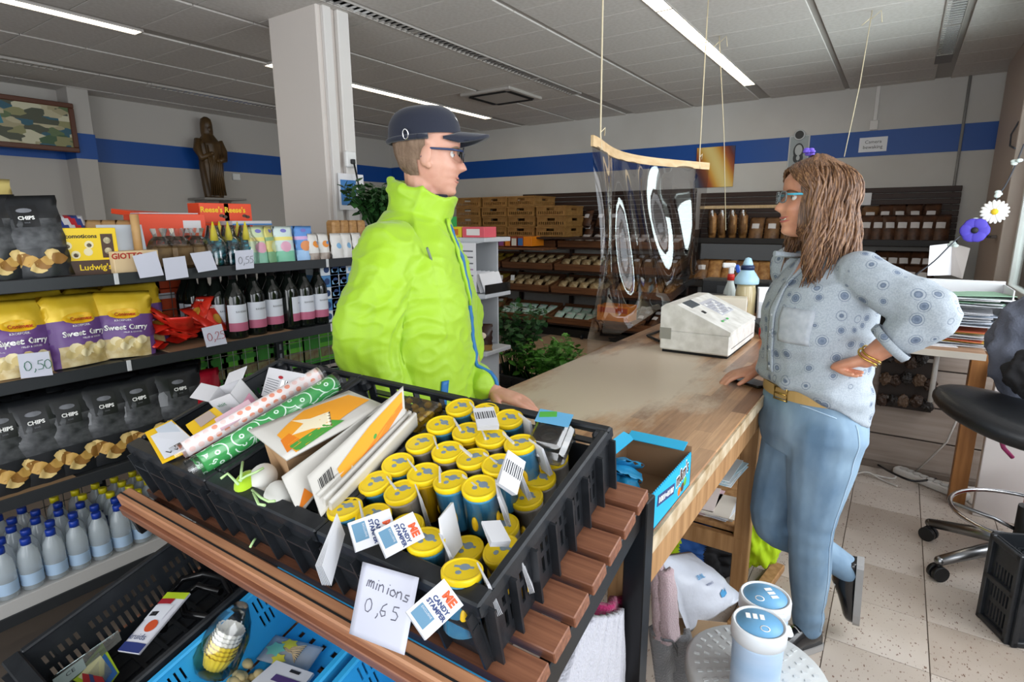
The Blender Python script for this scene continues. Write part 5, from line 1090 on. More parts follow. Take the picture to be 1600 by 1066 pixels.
for k in range(5):
    M2 = M @ TM((-.035+.03*(k % 2), -.085+.04*k, .012+.006*k), -80+4*k, 10*k-20, 50*k-30) @ Matrix.Scale(.8, 4)
    lb = f'turquoise chocolate sachet, {ORD[k]} from the open end of its box'
    if k == 0: sbag.matrix_world = M2; sbag['label'] = lb
    else: dup(sbag, M2, lb)
# ---------------------------------------------------------------- cash register
reg_m = mat('register_plastic', '#ecebe6', .4, noise_=(20, (1, 1, 1)), col2='#d3d1ca'); x0, x1, y0, y1 = -.83, -.55, 2.43, 2.92
t = thing('cash_register', 'white sloped cash register on the counter', 'register', (-.69, 2.67, CZ))
w, d = .15, .245
MB().bx(-w, w, -d, d, .012, .10, .006).build('drawer_case', reg_m, t); b = MB(); b.bx(-w+.01, w-.01, -d+.01, d-.01, 0, .012); b.build('foot_strip', dark, t)
# keyboard wedge: high towards the customer side, low towards the cashier
PR = [(-w, .1), (w, .1), (w, .115), (w-.03, .128), (-w+.07, .215), (-w+.02, .215), (-w, .2)]
MB().prism(PR, TM((0, d, 0)) @ FR, .49).build('keyboard_case', reg_m, t)
sl = math.degrees(math.atan2(.215-.128, 2*w-.1)); SM = lambda u, y, o=0: TM((-w+.07+u*(2*w-.1), y, .215-u*(.215-.128)+o), 0, sl)
b = MB(); b.box((0, 0, 0), (.05, .12, .002)); o = b.build('display', mat('lcd', '#4a5257', .2), t); o.matrix_local = SM(.12, -.12, .001)
b = MB(); b.box((0, 0, 0), (.12, .2, .0015)); o = b.build('key_panel', mat('key_panel', '#c4c5cc', .4), t); o.matrix_local = SM(.45, .06, .001)
for i in range(5):
    for j in range(6): MB().box((0, 0, 0), (.014, .02, .004), None, .001).build('key', mat('key_grey', '#b1b2ba', .45) if (i+j) % 4 else white, t).matrix_local = SM(.3+.09*i, -.02+.032*j, .003)
for i in range(3): MB().box((0, 0, 0), (.01, .018, .004), None, .001).build('key', mat('key_green', '#4fb35c', .4) if i != 1 else mat('key_grey', '#b1b2ba', .45), t).matrix_local = SM(.85, -.14+.04*i, .003)
b = MB(); b.box((0, 0, 0), (.02, .024, .003)); b.build('key_lock', black, t).matrix_local = SM(.45, -.15, .002)
MB().bx(-w-.001, -w+.05, -d-.002, -d+.001, .06, .11).build('tape_patch', mat('tape_grey', '#96958c', .5), t)
b = MB(); b.bx(w-.002, w+.001, -d+.03, d-.03, .04, .042); b.build('drawer_line', dark, t)
# little things behind the register
cb_ = at_z(1125, 503, CZ)
t = thing('tissue_box', 'cream box with a small portrait print and an orange edge on the counter', 'box', (-.77, 3.33, CZ), 12)
MB().bx(-.1, .1, -.05, .05, 0, .15, .003).build('carton_body', mat('cream_carton', '#ddd6c4', .55), t); MB().bx(.1, .1015, -.045, .045, .005, .145).build('side_print', mat('card_white', '#dfe2ea', .6), t); MB().bx(.1015, .103, .03, .045, .005, .145).build('side_print', mat('gummy_orange', '#e08a2c', .4), t)
b = MB(); b.ball((.1022, -.025, .115), .012, (.1, 1, 1.3)); b.build('portrait_print', mat('print_dark', '#2e3234', .5), t)
t = thing('spray_bottle', 'spray bottle with a red collar and blue trigger head', 'bottle', (-.83, 3.62, CZ), 20)
MB().lathe([(.04, 0), (.042, .01), (.042, .1), (.036, .15), (.02, .2), (.017, .225)], None, 20).build('bottle_body', mat('spray_body', '#dfe8e4', .25, trans=.3), t); MB().lathe([(.021, .215), (.021, .25), (.018, .253)], None, 16).build('collar', mat('red_plastic', '#c92a22', .4), t)
b = MB(); b.box((0, 0, .28), (.03, .028, .055), None, .006); b.box((-.015, 0, .305), (.075, .028, .03), None, .006); b.build('spray_head', white, t); b = MB(); b.box((.035, 0, .285), (.024, .03, .05), rotm(0, -14), .006); b.build('trigger', mat('trigger_blue', '#2353b8', .4), t)
t = thing('cleaner_bottle', 'big bottle of beige liquid with a pale blue cap', 'bottle', (-.705, 3.46, CZ))
MB().lathe([(.052, 0), (.056, .01), (.056, .17), (.05, .2), (.05, .215)], None, 28).build('bottle_body', mat('liquid_beige', '#b5a77f', .25, coat=.5), t); MB().lathe([(.064, .215), (.066, .22), (.066, .245), (.05, .27), (.036, .29), (.034, .3)], None, 28).build('cap', mat('cap_paleblue', '#a9cfe3', .35), t)
MB().lathe([(.037, .295), (.037, .318), (.03, .322)], None, 20).build('band', mat('band_navy', '#1c2c50', .4), t); MB().lathe([(.03, .32), (.026, .335), (.016, .36), (.004, .365)], None, 16).build('spout', mat('cap_paleblue', '#a9cfe3', .35), t)
t = thing('card_holder', 'clear stand of white price lists beside the cashier', 'holder', (-.575, 3.48, CZ), 25)
for k in range(4): MB().box((0, -.02+.012*k, .1), (.13, .002, .2), rotm(-8)).build('sheet', paper, t)
MB().box((0, -.035, .06), (.14, .003, .12), rotm(-8)).build('clear_front', clear, t)
t = thing('paper_roll', 'white paper roll standing behind the price lists', 'roll', (-.53, 3.68, CZ)); MB().lathe([(.02, .0), (.06, .0), (.06, .24), (.02, .24)], None, 24, False).build('roll_body', paper, t)
t = thing('card_terminal', 'black payment terminal lying beside the cashier', 'terminal', (-.545, 3.13, CZ), 35); MB().box((0, 0, .03), (.09, .17, .05), rotm(8), .01).build('case', black, t); MB().box((0, .03, .0575), (.065, .06, .002), rotm(8)).build('screen', mat('lcd', '#4a5257', .2), t)
t = thing('red_pot', 'small red round pot at the edge of the register', 'pot', (-.49, 2.98, CZ)); MB().lathe([(.035, 0), (.042, .02), (.042, .05), (.03, .065)], None, 20).build('pot_body', mat('red_plastic', '#c92a22', .4), t)
t = thing('printer', 'black receipt printer behind the register under the clear screen', 'printer', (-.93, 3.5, CZ), 0); MB().bx(-.1, .1, -.13, .13, 0, .13, .012).build('case', mat('printer_black', '#1b1c1e', .4), t); MB().bx(-.08, .08, -.05, .06, .1305, .134).build('paper_slot', mat('printer_grey', '#3a3c3f', .4), t)
t = thing('scale_box', 'dark box with a small display behind the spray bottle', 'scale', (-.85, 3.86, CZ)); MB().bx(-.2, .22, -.07, .08, 0, .2, .01).build('case', mat('printer_black', '#1b1c1e', .4), t); MB().bx(-.1, .1, -.072, -.069, .1, .16).build('screen', mat('printer_grey', '#3a3c3f', .4), t)
tag(MB().tube([(-.85, 2.9, CZ+.02), (-.98, 2.86, CZ+.012), (-1.0, 2.7, CZ+.008), (-.9, 2.6, CZ+.008)], .006, 6).build('register_cable', black), 'black cable curling beside the register', 'cable')
# ---------------------------------------------------------------- hanging clear screen
def plan(u, v):
    """screen: batten bows outwards, bottom hangs flatter and is pulled in"""
    y = 2.13+u*1.72; x = -1.05-.17*math.sin(math.pi*min(1, u*1.0))**1.2*(1-v*1.15)-.02*u
    z = 1.76+.03*u-v*(.865+.0*u-.16*u)
    k = math.sin(math.pi*min(1, v*1.1))**.7 if v < .909 else 0
    x += k*(.03*math.sin(u*17+.9*math.sin(2.4*v))+.013*math.sin(u*39+1.4*v)+.02*math.sin(u*8+3*v))
    return Vector((x, y, z))
t = thing('clear_screen', 'hanging clear plastic screen on a curved pale batten above the counter', 'screen', (-1.05, 3.0, 1.78)); so = t.location
b = MB(); b.grid([[plan(u/70, v/50)-so for v in range(51)] for u in range(71)]); b.build('clear_sheet', film('screen_film', '#e9e8ec', .5, .015, .07), t)
b = MB(); b.grid([[plan(u/30, 0)-so+Vector(q) for q in ((-.006, 0, -.02), (.006, 0, -.02), (.006, 0, .022), (-.006, 0, .022))] for u in range(31)], False, close_v=True, cap0=True, cap1=True); b.build('batten', pale, t)
cord = mat('cord', '#cfc3a5', .8)
for u in (.09, .93):
    p = plan(u, 0)-so; b = MB(); b.tube([p+Vector((.008, 0, -.02)), p+Vector((0, 0, .04)), p+Vector((.0, -.01, .5)), Vector((p.x, p.y-.015, CEIL-so.z))], .0035, 6); b.tube([p+Vector((0, 0, .05)), p+Vector((.01, .02, .07)), p+Vector((.004, .03, .04))], .003, 5); b.build('cord', cord, t)
for lb, p0, p1 in (('thin cord hanging from the ceiling behind the clear screen', at_z(1124, 56, CEIL), at_y(1134, 360, 4.45)), ('thin cord hanging from the ceiling above the woman', at_z(1363, 16, CEIL), at_y(1319, 245, 4.5))):
    b = MB(); b.tube([p0, p0.lerp(p1, .5)+Vector((.01, 0, 0)), p1], .003, 5); b.tube([p0+Vector((0, 0, -.05)), p0+Vector((.05, 0, -.01)), p0+Vector((.06, 0, -.08))], .003, 5); b.tube([p0+Vector((0, 0, -.04)), p0+Vector((-.05, .0, -.08))], .003, 5); tag(b.build('ceiling_string', cord), lb, 'string')
# ================================================================ bread racks along the back wall
rackw = mat('rack_wood', '#7a4f31', .55, noise_=(4, (1, 9, 14)), col2='#5c3922'); rackd = mat('rack_dark', '#38231a', .55, noise_=(3, (1, 12, 18)), col2='#2a1a13')
bread_l = mat('bread_golden', '#b98a52', .5, noise_=(20, (1, 1, 1)), col2='#8a5a30'); bread_d = mat('bread_dark', '#5b3a26', .45, noise_=(20, (1, 1, 1)), col2='#3a2418'); bread_m = mat('bread_brown', '#85603c', .45, noise_=(18, (1, 1, 1)), col2='#5f3f26')
sticker = mat('sticker', '#d6d2d2', .5); gloss = film('bread_film', '#fbfaf8', .45, .12, .08)
def bread_tmpl(nm, m, w, h, t_, seed, lab_):
    g = Bag(w, h, t_, seed, .004, .9); t = g.build(nm, 'x', 'bread', [m], lambda u, v: 0, nx=7, nz=9, part='loaf_bag')
    if lab_: g.poly([(-w*.25, h*.45), (w*.25, h*.45), (w*.25, h*.68), (-w*.25, h*.68)], sticker, t, 'sticker', .003)
    return t
BT = {'l': bread_tmpl('bread_bag', bread_l, .15, .24, .1, 1, False), 'd': bread_tmpl('bread_bag', bread_d, .14, .25, .09, 2, True), 'm': bread_tmpl('bread_bag', bread_m, .15, .24, .1, 3, True), 's': bread_tmpl('roll_bag', mat('roll_pale', '#c9b48c', .45, noise_=(26, (1, 1, 1)), col2='#937048'), .13, .17, .08, 4, False), 't': bread_tmpl('mint_pack', mat('mint_pack', '#9cc4b4', .45, noise_=(12, (1, 1, 1)), col2='#c8d8cf'), .15, .16, .08, 5, True), 'y': bread_tmpl('pasta_bag', mat('pasta_yellow', '#b99a3c', .4, noise_=(26, (1, 1, 1)), col2='#8d7024'), .15, .17, .07, 6, False), 'w': bread_tmpl('candy_bag', mat('candy_mix', '#cfc9c6', .4, noise_=(34, (1, 1, 1)), col2='#9a7a66'), .13, .15, .06, 7, True)}
used_t = set()
def bread(kind, loc, label, group, rz=0, lean=-20, s=1):
    M = Matrix.Translation(loc) @ rotm(0, 0, rz) @ rotm(lean, 0, 0) @ Matrix.Scale(s, 4)
    if kind not in used_t: used_t.add(kind); t = BT[kind]; t.matrix_world = M; t['label'] = label; t['group'] = group; return t
    return dup(BT[kind], M, label, group)
# wall shelves to the right: slatted back panels and dark shelves
for nm, x0, x1, lb in (('a', -2.0, -.62, 'dark slatted wall rack behind the woman, middle section'), ('b', -.6, .43, 'dark slatted wall rack nearest the window')):
    t = thing('bakery_shelf', lb, 'rack', ((x0+x1)/2, YB-.02, 1.2), 0, 'dark slatted wall racks'); w = (x1-x0)/2
    for k in range(9): MB().bx(-w, w, -.025, .0, .05+.058*k, .05+.058*k+.052, .004).build('slat', rackd, t)
    b = MB()
    for k in range(9): b.bx(w-.004, w+.012, -.028, .002, .055+.058*k, .055+.058*k+.042, .003)
    b.build('slat_end', rackw, t) if 0 else b.b.free()
    MB().box((0, -.19, .03), (2*w, .36, .025), rotm(6), .003).build('shelf', rackd, t); MB().box((0, -.375, .035), (2*w, .02, .06), None, .003).build('shelf_lip', mat('lip_black', '#1a1614', .5), t)
    MB().box((0, -.26, -.42), (2*w, .5, .025), rotm(10), .003).build('shelf', rackd, t); MB().box((0, -.52, -.43), (2*w, .02, .07), None, .003).build('shelf_lip', mat('lip_black', '#1a1614', .5), t)
    for s_ in (-w+.015, w-.015): MB().box((s_, -.2, -.3), (.02, .38, .9), rotm(0)).build('side_panel', rackd, t) if s_ < 0 else None
    MB().bx(-w, w, -.62, -.1, -1.2, -.6).build('base_cabinet', mat('lip_black', '#1a1614', .5), t)
tag(MB().bx(-1.86, -1.02, YB-.41, YB-.395, 1.03, 1.2, .003).build('shelf_divider', mat('grey_film', '#55575b', .4)), 'grey board hanging under the upper bread shelf', 'board')
o = MB().bx(-2.0, -.9, YB-.06, YB-.045, 1.585, 1.62, .003).build('pale_batten', pale); tag(o, 'pale wooden batten across the slatted rack', 'batten')
tag(MB().bx(-.6, -.29, YB-.055, YB-.05, 1.6, 1.72).build('rack_notice', paper), 'white notice on the slatted rack behind her hair', 'sign')
def along(px0, px1, n, Y): a, c = at_y(px0, 365, Y).x, at_y(px1, 365, Y).x; return [a+(c-a)*k/(n-1) for k in range(n)]
for k, x in enumerate(along(1352, 1468, 7, 6.72)): bread('d', (x, 6.70, 1.255), f'dark bread bag, {ORD[k]} in the front row of the upper rack near the window', 'bread on the upper wall rack', rnd.uniform(-12, 12), -14, 1.0)
for k, x in enumerate(along(1356, 1450, 5, 6.85)): bread('d' if k else 'm', (x, 6.84, 1.36), f'dark bread bag, {ORD[k]} in the rear row of the upper rack near the window', 'bread on the upper wall rack', rnd.uniform(-12, 12), -16, 1.0)
for k, x in enumerate(along(1112, 1160, 4, 6.72)):
    t = thing('baguette_bag', f'baguette bag standing on the upper rack, {ORD[k]} from the painting', 'bread', (x, 6.74, 1.25), 0, 'baguettes on the upper rack'); MB().lathe([(.01, 0), (.04, .02), (.045, .12), (.04, .26), (.012, .3)], rotm(14, rnd.uniform(-6, 6)), 10).build('baguette', bread_l, t); MB().lathe([(.046, .05), (.05, .14), (.046, .26), (.03, .33)], rotm(14), 10, False).build('film', gloss, t)
for k, x in enumerate(along(1180, 1345, 7, 6.72)): bread('m', (x, 6.72, 1.25), f'brown bread bag, {ORD[k]} along the upper rack beyond the baguettes', 'bread on the upper wall rack', rnd.uniform(-12, 12), -14)
for r in range(2):
    for k, x in enumerate(along(1100, 1360, 13, 6.5)): bread('l' if (k+r) % 3 else 'm', (x+.05*r, 6.5+.16*r, .8+.1*r), f'golden bread bag, {ORD[k]} along the {["front", "rear"][r]} row of the lower rack behind the counter', 'bread on the lower wall rack', rnd.uniform(-25, 25), -22)
    for k, x in enumerate(along(1376, 1450, 5, 6.5)): bread('d', (x+.03*r, 6.5+.16*r, .8+.12*r), f'dark bread bag, {ORD[k]} along the {["front", "rear"][r]} row of the lower rack near the window', 'bread on the lower wall rack', rnd.uniform(-15, 15), -20)
# the long rack of tilted trays
RY = 6.25
tr = thing('bread_rack', 'long wooden bakery rack with tilted trays below the brown crates', 'rack', (-3.4, 6.7, 0)); ro = -tr.location
X0, X1 = -5.35, -2.06
LEV = [(1.17, 6.5), (.88, 6.42), (.6, 6.34), (.22, 6.25)]
def rp(name, m, *a, **k): o = MB().bx(*a, **k).build(name, m, tr); o.location = ro; return o
for k in range(10): rp('slat', rackd, -4.5, X1, YB-.03, YB-.008, 1.25+.058*k, 1.25+.058*k+.052, bev=.004)
for x in (X0, -4.5, -3.68, -2.87, X1): rp('post', rackd, x-.02, x+.02, YB-.1, YB-.03, 0, 1.28, bev=.004)
for z, y in LEV: rp('shelf', rackd, X0, X1, y+.02, YB-.05, z-.07, z-.045, bev=.003)
rp('plinth', mat('plinth_black', '#151210', .6), X0, X1, 6.35, YB-.05, 0.0, .1)
for x in (-5.2, -4.2, -3.2, -2.2): MB().cyl((x, 6.3, .03), (x+.03, 6.3, .03), .03).build('castor', black, tr).location = ro
kinds = [['w', 'w', 'w', 'w'], ['y', 's', 's', 'm'], ['y', 's', 's', 'l'], ['m', 't', 't', 'd']]
seq = {}
def tray(i, j, x0, x1, z, y):
    names = ['top', 'second', 'third', 'lowest']; pos = ['farthest from the window', 'second', 'third', 'behind the clear screen'][i]
    t = thing('bread_tray', f'wooden bread tray on the {names[j]} level of the rack, {pos}', 'tray', (x0, y, z), 0, 'trays in the bakery rack'); w = x1-x0; tl = rotm(10); D = .5
    MB().box((w/2, D/2, -.03+.04), (w, D, .012), tl).build('bottom', rackw, t)
    MB().box((w/2, 0, 0), (w, .014, .085), tl, .003).build('front_board', rackw, t); MB().box((w/2, D*.98, .1), (w, .014, .1), tl, .003).build('back_board', rackw, t)
    for x in (.008, w-.008): MB().box((x, D/2, .045), (.014, D, .085), tl, .003).build('side_board', rackw, t)
    return t
cols = [(-5.33, -4.52), (-4.48, -3.7), (-3.66, -2.89), (-2.85, -2.08)]
for i, (x0, x1) in enumerate(cols):
    for j, (z, y) in enumerate(LEV):
        tray(i, j, x0, x1, z, y); kd = kinds[j][i]
        n = 5
        for r in range(2):
            for k in range(n):
                x = x0+.09+(x1-x0-.18)*k/(n-1)+rnd.uniform(-.01, .01)
                nm_ = {'w': 'sweets pack', 'y': 'yellow pasta bag', 's': 'bag of pale rolls', 'm': 'brown bread bag', 'l': 'golden bread bag', 't': 'mint green pack', 'd': 'dark bread bag'}[kd]
                bread(kd, (x, y+.1+.17*r, z-.0+.035*r), f'{nm_}, {ORD[k]} in the {["front", "rear"][r]} of the {["top", "second", "third", "lowest"][j]} tray, {["far", "second", "third", "screen"][i]} column', 'packs in the bakery rack', rnd.uniform(-15, 15), -52, .9)
for r in range(2):
    for k in range(8): bread('d', (-4.42+.2*k, 6.86-.05*r, 1.24+.14*r), f'dark labelled loaf on top of the rack, {ORD[k]} in the {["lower", "upper"][r]} row beside the crates', 'loaves on top of the rack', rnd.uniform(-20, 20), -24, .95)
# price tags on the second level
for k, x in enumerate((752, 783, 801)):
    a = at_y(x, 434, 6.38); t = thing('price_tag', f'small white price tag on the second rack level, {ORD[k]} along', 'price tag', a, 0, 'price tags on the rack'); MB().box((0, 0, 0), (.055, .003, .07), rotm(-10, 0, 6*k)).build('card', paper, t)
# stacked brown crates on the rack
cr_b = mat('crate_brown', '#9c7440', .5, noise_=(12, (1, 1, 1)), col2='#865f30')
def bcrate(label, M):
    t = thing('bakery_crate', label, 'crate', M=M, group='brown bakery crates'); w, d, h = .4, .5, .125
    for nm, L_, MM in (('front_wall', w, TM((0, 0, 0))), ('back_wall', w, TM((w, d, 0), rz=180)), ('side_wall', d, TM((w, 0, 0), rz=90)), ('side_wall', d, TM((0, d, 0), rz=-90))):
        b = MB(); hs = [(L_*.36, L_*.64, h*.55, h*.8)]+[(x-.009, x+.009, h*.18, h*.45) for x in [L_*(.08+.84*k/11) for k in range(12)]]; holes_panel(b, L_, h-.01, hs, .008, MM)
        b.box(MM @ Vector((L_/2, -.006, h-.008)), (L_, .02, .016), MM.to_3x3().to_4x4()); b.build(nm, cr_b, t)
    MB().bx(0, w, 0, d, 0, .008).build('bottom', cr_b, t); return t
proto = None
stk = [(-4.72, 4, 'tall stack nearest the man'), (-4.3, 4, 'tall middle stack'), (-3.86, 3, 'shorter stack beside the slats')]
for i, (x, n, w_) in enumerate(stk):
    for k in range(n):
        M = Matrix.Translation((x, 6.3+.02*(k % 2), 1.262+.128*k)) @ rotm(0, 0, -3+2*i); lb = f'brown bakery crate, {ORD[k]} from the bottom of the {w_}'
        if proto is None: proto = bcrate(lb, M)
        else: dup(proto, M, lb)
M = Matrix.Translation((-5.2, 6.3, 1.262)); [dup(proto, Matrix.Translation((-5.16, 6.3, 1.262+.128*k)), f'brown bakery crate, {ORD[k]} from the bottom of the stack behind the man') for k in range(4)]
t = tag(MB().bx(X0, -2.9, 6.22, 6.55, 1.235, 1.258, .003).build('crate_board', rackd), 'dark board under the brown bakery crates', 'board')
for k, (x, c) in enumerate(((783, '#8a4a86'), (793, '#e0862c'), (803, '#dcd9d2'), (813, '#3f6fae'), (824, '#ef8a1d'))):
    a = at_y(x, 385, 6.1); t = pbox('snack_carton', f'{["purple", "amber", "white", "blue", "bright orange"][k]} fronted snack carton in the row below the crates', 'box', .075 if k < 4 else .12, .3, .12, mat('carton_brick', '#a04a30', .5) if k < 4 else mat('carton_amber', '#e8861c', .45), [(RC(-.036, .036, .01, .1), mat('snack_'+c[1:], c, .45))], group='snack cartons'); t.matrix_world = Matrix.Translation((a.x, 6.1, a.z))
tag(MB().bx(at_y(735, 385, 6.1).x, at_y(850, 385, 6.1).x, 6.08, 6.42, 1.1, at_y(790, 386, 6.1).z-.002, .003).build('snack_shelf', rackw), 'wooden ledge carrying the snack cartons', 'shelf')
t = thing('orange_box', 'bright orange box on the lowest tray behind the clear screen', 'box', (-2.9, 6.12, .3)); MB().bx(0, .4, 0, .25, 0, .18, .004).build('carton_body', mat('carton_amber', '#e8861c', .45), t); MB().bx(.02, .38, -.003, 0, .1, .16).build('front_print', mat('carton_rust', '#c94a20', .5), t)
tag(MB().bx(-3.0, -2.4, 6.1, 6.4, .27, .298, .003).build('front_ledge', rackw), 'wooden ledge under the orange box', 'shelf')
# ---------------------------------------------------------------- white end rack of the gondola and the plants
er = thing('end_rack', 'white end rack with three wedge shelves beside the man', 'rack', (-2.25, 2.76, 0)); wht = mat('rack_white', '#c9cdd1', .45)
for k, z in enumerate((1.36, 1.035, .69)):
    MB().bx(-.36, .29, -.12, .14, z-.025, z, .003).build('shelf', wht, er)
    MB().prism([(-.3, 0), (.28, 0), (-.3, -.1)], TM((0, -.115, z-.025)) @ FR, .006).build('bracket', wht, er)
MB().bx(-.37, -.33, -.02, .02, 0, 1.5, .003).build('post', wht, er)
MB().bx(-.36, .2, .125, .135, .0, 1.34).build('back_panel', wht, er)
t = thing('hanging_notice', 'tall white printed sheet hanging on the end rack behind the man', 'sign', (-2.13, 2.62, 1.0)); MB().bx(-.2, .12, -.003, 0, -.35, .33).build('sheet', paper, t)
for k in range(8): MB().bx(-.18, .1, -.0045, -.0032, .28-.035*k, .288-.035*k).build('print_line', mat('print_mauve', '#b48fb0', .6) if k == 3 else grey_ink, t)
MB().bx(.05, .115, -.0045, -.0032, -.2, -.1).build('black_print', ink, t)
def endbox(lb, x, z, c, c2, w=.1, d=.12, h=.06, y=-.1): t = pbox('sweets_carton', lb, 'box', w, d, h, mat('ec_'+c[1:], c, .45), [(RC(-w*.3, w*.3, h*.2, h*.8), mat('ec_'+c2[1:], c2, .5))], group='cartons on the end rack'); t.matrix_world = Matrix.Translation((x, 2.76+y, z)); return t
endbox('pink and red carton at the tip of the top end shelf', -2.06, 1.361, '#e0616d', '#e9e4e0', .16); endbox('yellow carton on the top end shelf', -2.2, 1.361, '#e8cf2a', '#d2762b', .1)
endbox('green carton on the top end shelf behind the collar', -2.3, 1.361, '#2f9a4c', '#d8ddd0', .08, .1, .12)
for k in range(6):
    t = thing('leaflet', f'white leaflet leaning on the middle end shelf, {ORD[k]} from its tip', 'leaflet', (-2.0-.035*k, 2.76, 1.036), 0, 'leaflets on the middle end shelf'); MB().box((0, 0, .06), (.004, .2, .12), rotm(0, -22)).build('sheet', paper, t)
MB().bx(.285, .29, -.12, .14, 1.035, 1.09).build('clear_lip', clear, er)
for k in range(3):
    g = Bag(.12, .16, .07, 8+k, .005); t = g.build('chocolate_pouch', f'dark brown chocolate pouch on the lowest end shelf, {ORD[k]} from its tip', 'chocolate', [mat('pouch_brown', '#35211b', .3), mat('pouch_gold', '#8d6b3a', .35)], lambda u, v: 1 if v < .2 else 0, 'chocolate pouches'); g.poly(OV(0, .09, .03, 12, .7), mat('pouch_cream', '#d9c9b0', .4), t); t.matrix_world = Matrix.Translation((-2.02-.11*k, 2.68+.04*(k % 2), .692)) @ rotm(0, 0, 25-15*k) @ rotm(-6)
leaf1 = mat('leaf_bright', '#4f8a2c', .5, noise_=(30, (1, 1, 1)), col2='#3a6e22'); leaf2 = mat('leaf_deep', '#2d5a26', .5, noise_=(30, (1, 1, 1)), col2='#1f4420'); soil = mat('soil', '#2a1f17', .95)
def plant(t, c, h, rad, nst, nleaf, lm, ls, seed, droop=.35):
    r = random.Random(seed); b = MB(); L = MB()
    for k in range(nst):
        a = r.uniform(0, 6.28); d = r.uniform(.05, 1)*rad; tip = Vector((c[0]+math.cos(a)*d*1.5, c[1]+math.sin(a)*d*1.5, c[2]+h*r.uniform(.6, 1))); p0 = Vector((c[0]+math.cos(a)*d*.4, c[1]+math.sin(a)*d*.4, c[2])); mid = p0.lerp(tip, .5)+Vector((0, 0, h*.12))
        b.tube([p0, mid, tip], [.004, .003, .0015], 4)
        for q in range(nleaf):
            v = .35+.65*q/(nleaf-1); p = p0.lerp(mid, v*2) if v < .5 else mid.lerp(tip, v*2-1); dr = Vector((r.uniform(-1, 1), r.uniform(-1, 1), r.uniform(-droop, .7))).normalized(); sd = dr.cross(Vector((r.uniform(-.4, .4), r.uniform(-.4, .4), 1))).normalized(); up = sd.cross(dr)
            l = ls*r.uniform(.7, 1.3); w = l*.36; e = p+dr*l
            V = [L.b.verts.new(x) for x in (p, p+dr*l*.35+sd*w, p+dr*l*.7+sd*w*.75-up*l*.04, e-up*l*.1, p+dr*l*.7-sd*w*.75-up*l*.04, p+dr*l*.35-sd*w, p+dr*l*.4+up*l*.06)]
            for i in range(6): f = L.b.faces.new((V[6], V[i], V[(i+1) % 6])); f.smooth = True
    tag(b.build('stems', lm, t), kind='stuff'); tag(L.build('foliage', lm, t), kind='stuff')
pc_ = crate('plant_crate', 'black slotted crate with leafy herb plants behind the counter', TM((-2.55, 3.32, .34), rz=0), .62, .42, .2, crate_m); pc_.location.z = .34
tag(MB().bx(-2.5, -1.98, 3.34, 3.72, .0, .136, .004).build('crate_stand', mat('stand_dark', '#26221f', .7)), 'low dark stand under the plant crate', 'stand')
for k, (x, y, lb, lm, h) in enumerate(((-2.1, 3.5, 'bright leafy celery plant in the black crate', leaf1, .36), (-2.38, 3.55, 'dark leafy herb plant behind the bright one', leaf2, .62))):
    t = thing('herb_plant', lb, 'plant', (x, y, .15), 0, 'plants in the black crate'); MB().lathe([(.06, 0), (.08, .12), (.075, .12), (.06, .1)], None, 18).build('pot', mat('pot_dark', '#2a2725', .6), t); MB().lathe([(.07, .1), (.001, .105)], None, 16).build('soil', soil, t); plant(t, (0, 0, .1), h, .2, 44, 9, lm, .06, k+3)
tall = thing('herb_plant', 'young shrub with round leaves at the counter side of the crate', 'plant', (-2.03, 3.66, .15), 0, 'plants in the black crate'); MB().lathe([(.05, 0), (.065, .11), (.05, .1)], None, 16).build('pot', mat('pot_dark', '#2a2725', .6), tall); plant(tall, (0, 0, .1), .34, .17, 22, 8, mat('leaf_soft', '#6d9a4a', .5), .06, 12)
pp = at_x(583, 335, -2.6); t = thing('potted_plant', 'dark bushy pot plant on the shelf end behind his neck', 'plant', (-2.6, pp.y+.05, ZT+.001)); MB().lathe([(.06, 0), (.085, .14), (.09, .15), (.075, .15), (.07, .12)], None, 20).build('pot', mat('pot_dark', '#2a2725', .6), t); plant(t, (0, 0, .13), .27, .17, 70, 10, leaf2, .05, 21, .8)
# ================================================================ the two people
def fuse(b, name, m, parent=None, voxel=.005, smooth=6, disp=None):
    """one continuous skin out of overlapping closed forms"""
    bmesh.ops.recalc_face_normals(b.b, faces=b.b.faces)
    me = bpy.data.meshes.new('tmp'); b.b.to_mesh(me); b.b.free(); o = bpy.data.objects.new('tmp', me); COL.objects.link(o)
    r = o.modifiers.new('r', 'REMESH'); r.mode = 'VOXEL'; r.voxel_size = voxel
    if smooth: s = o.modifiers.new('s', 'SMOOTH'); s.iterations = smooth; s.factor = .5
    q = bpy.data.meshes.new_from_object(o.evaluated_get(bpy.context.evaluated_depsgraph_get())); bpy.data.objects.remove(o)
    if disp:
        ns = [v.normal.copy() for v in q.vertices]
        for v, n in zip(q.vertices, ns): v.co += n*disp(v.co, n)
    for p in q.polygons: p.use_smooth = True
    q.materials.clear(); q.materials.append(m); q.name = name
    return link(name, q, parent)
def crom(P, n):
    """smooth path through points, with radii as 4th number"""
    P = [np.array(p, float) for p in P]; P = [2*P[0]-P[1]]+P+[2*P[-1]-P[-2]]; out = []
    for i in range(1, len(P)-2):
        for k in range(n):
            t = k/n; a, b_, c, d = P[i-1], P[i], P[i+1], P[i+2]
            out.append(.5*((2*b_)+(c-a)*t+(2*a-5*b_+4*c-d)*t*t+(3*b_-a-3*c+d)*t**3))
    out.append(P[-2]); return out
def limb(b, P, n=5, seg=14):
    q = crom(P, n); b.tube([Vector(p[:3]) for p in q], [max(.002, p[3]) for p in q], seg)
    b.ball(Vector(P[0][:3]), P[0][3], (1, 1, 1), seg, 8); b.ball(Vector(P[-1][:3]), P[-1][3], (1, 1, 1), seg, 8)
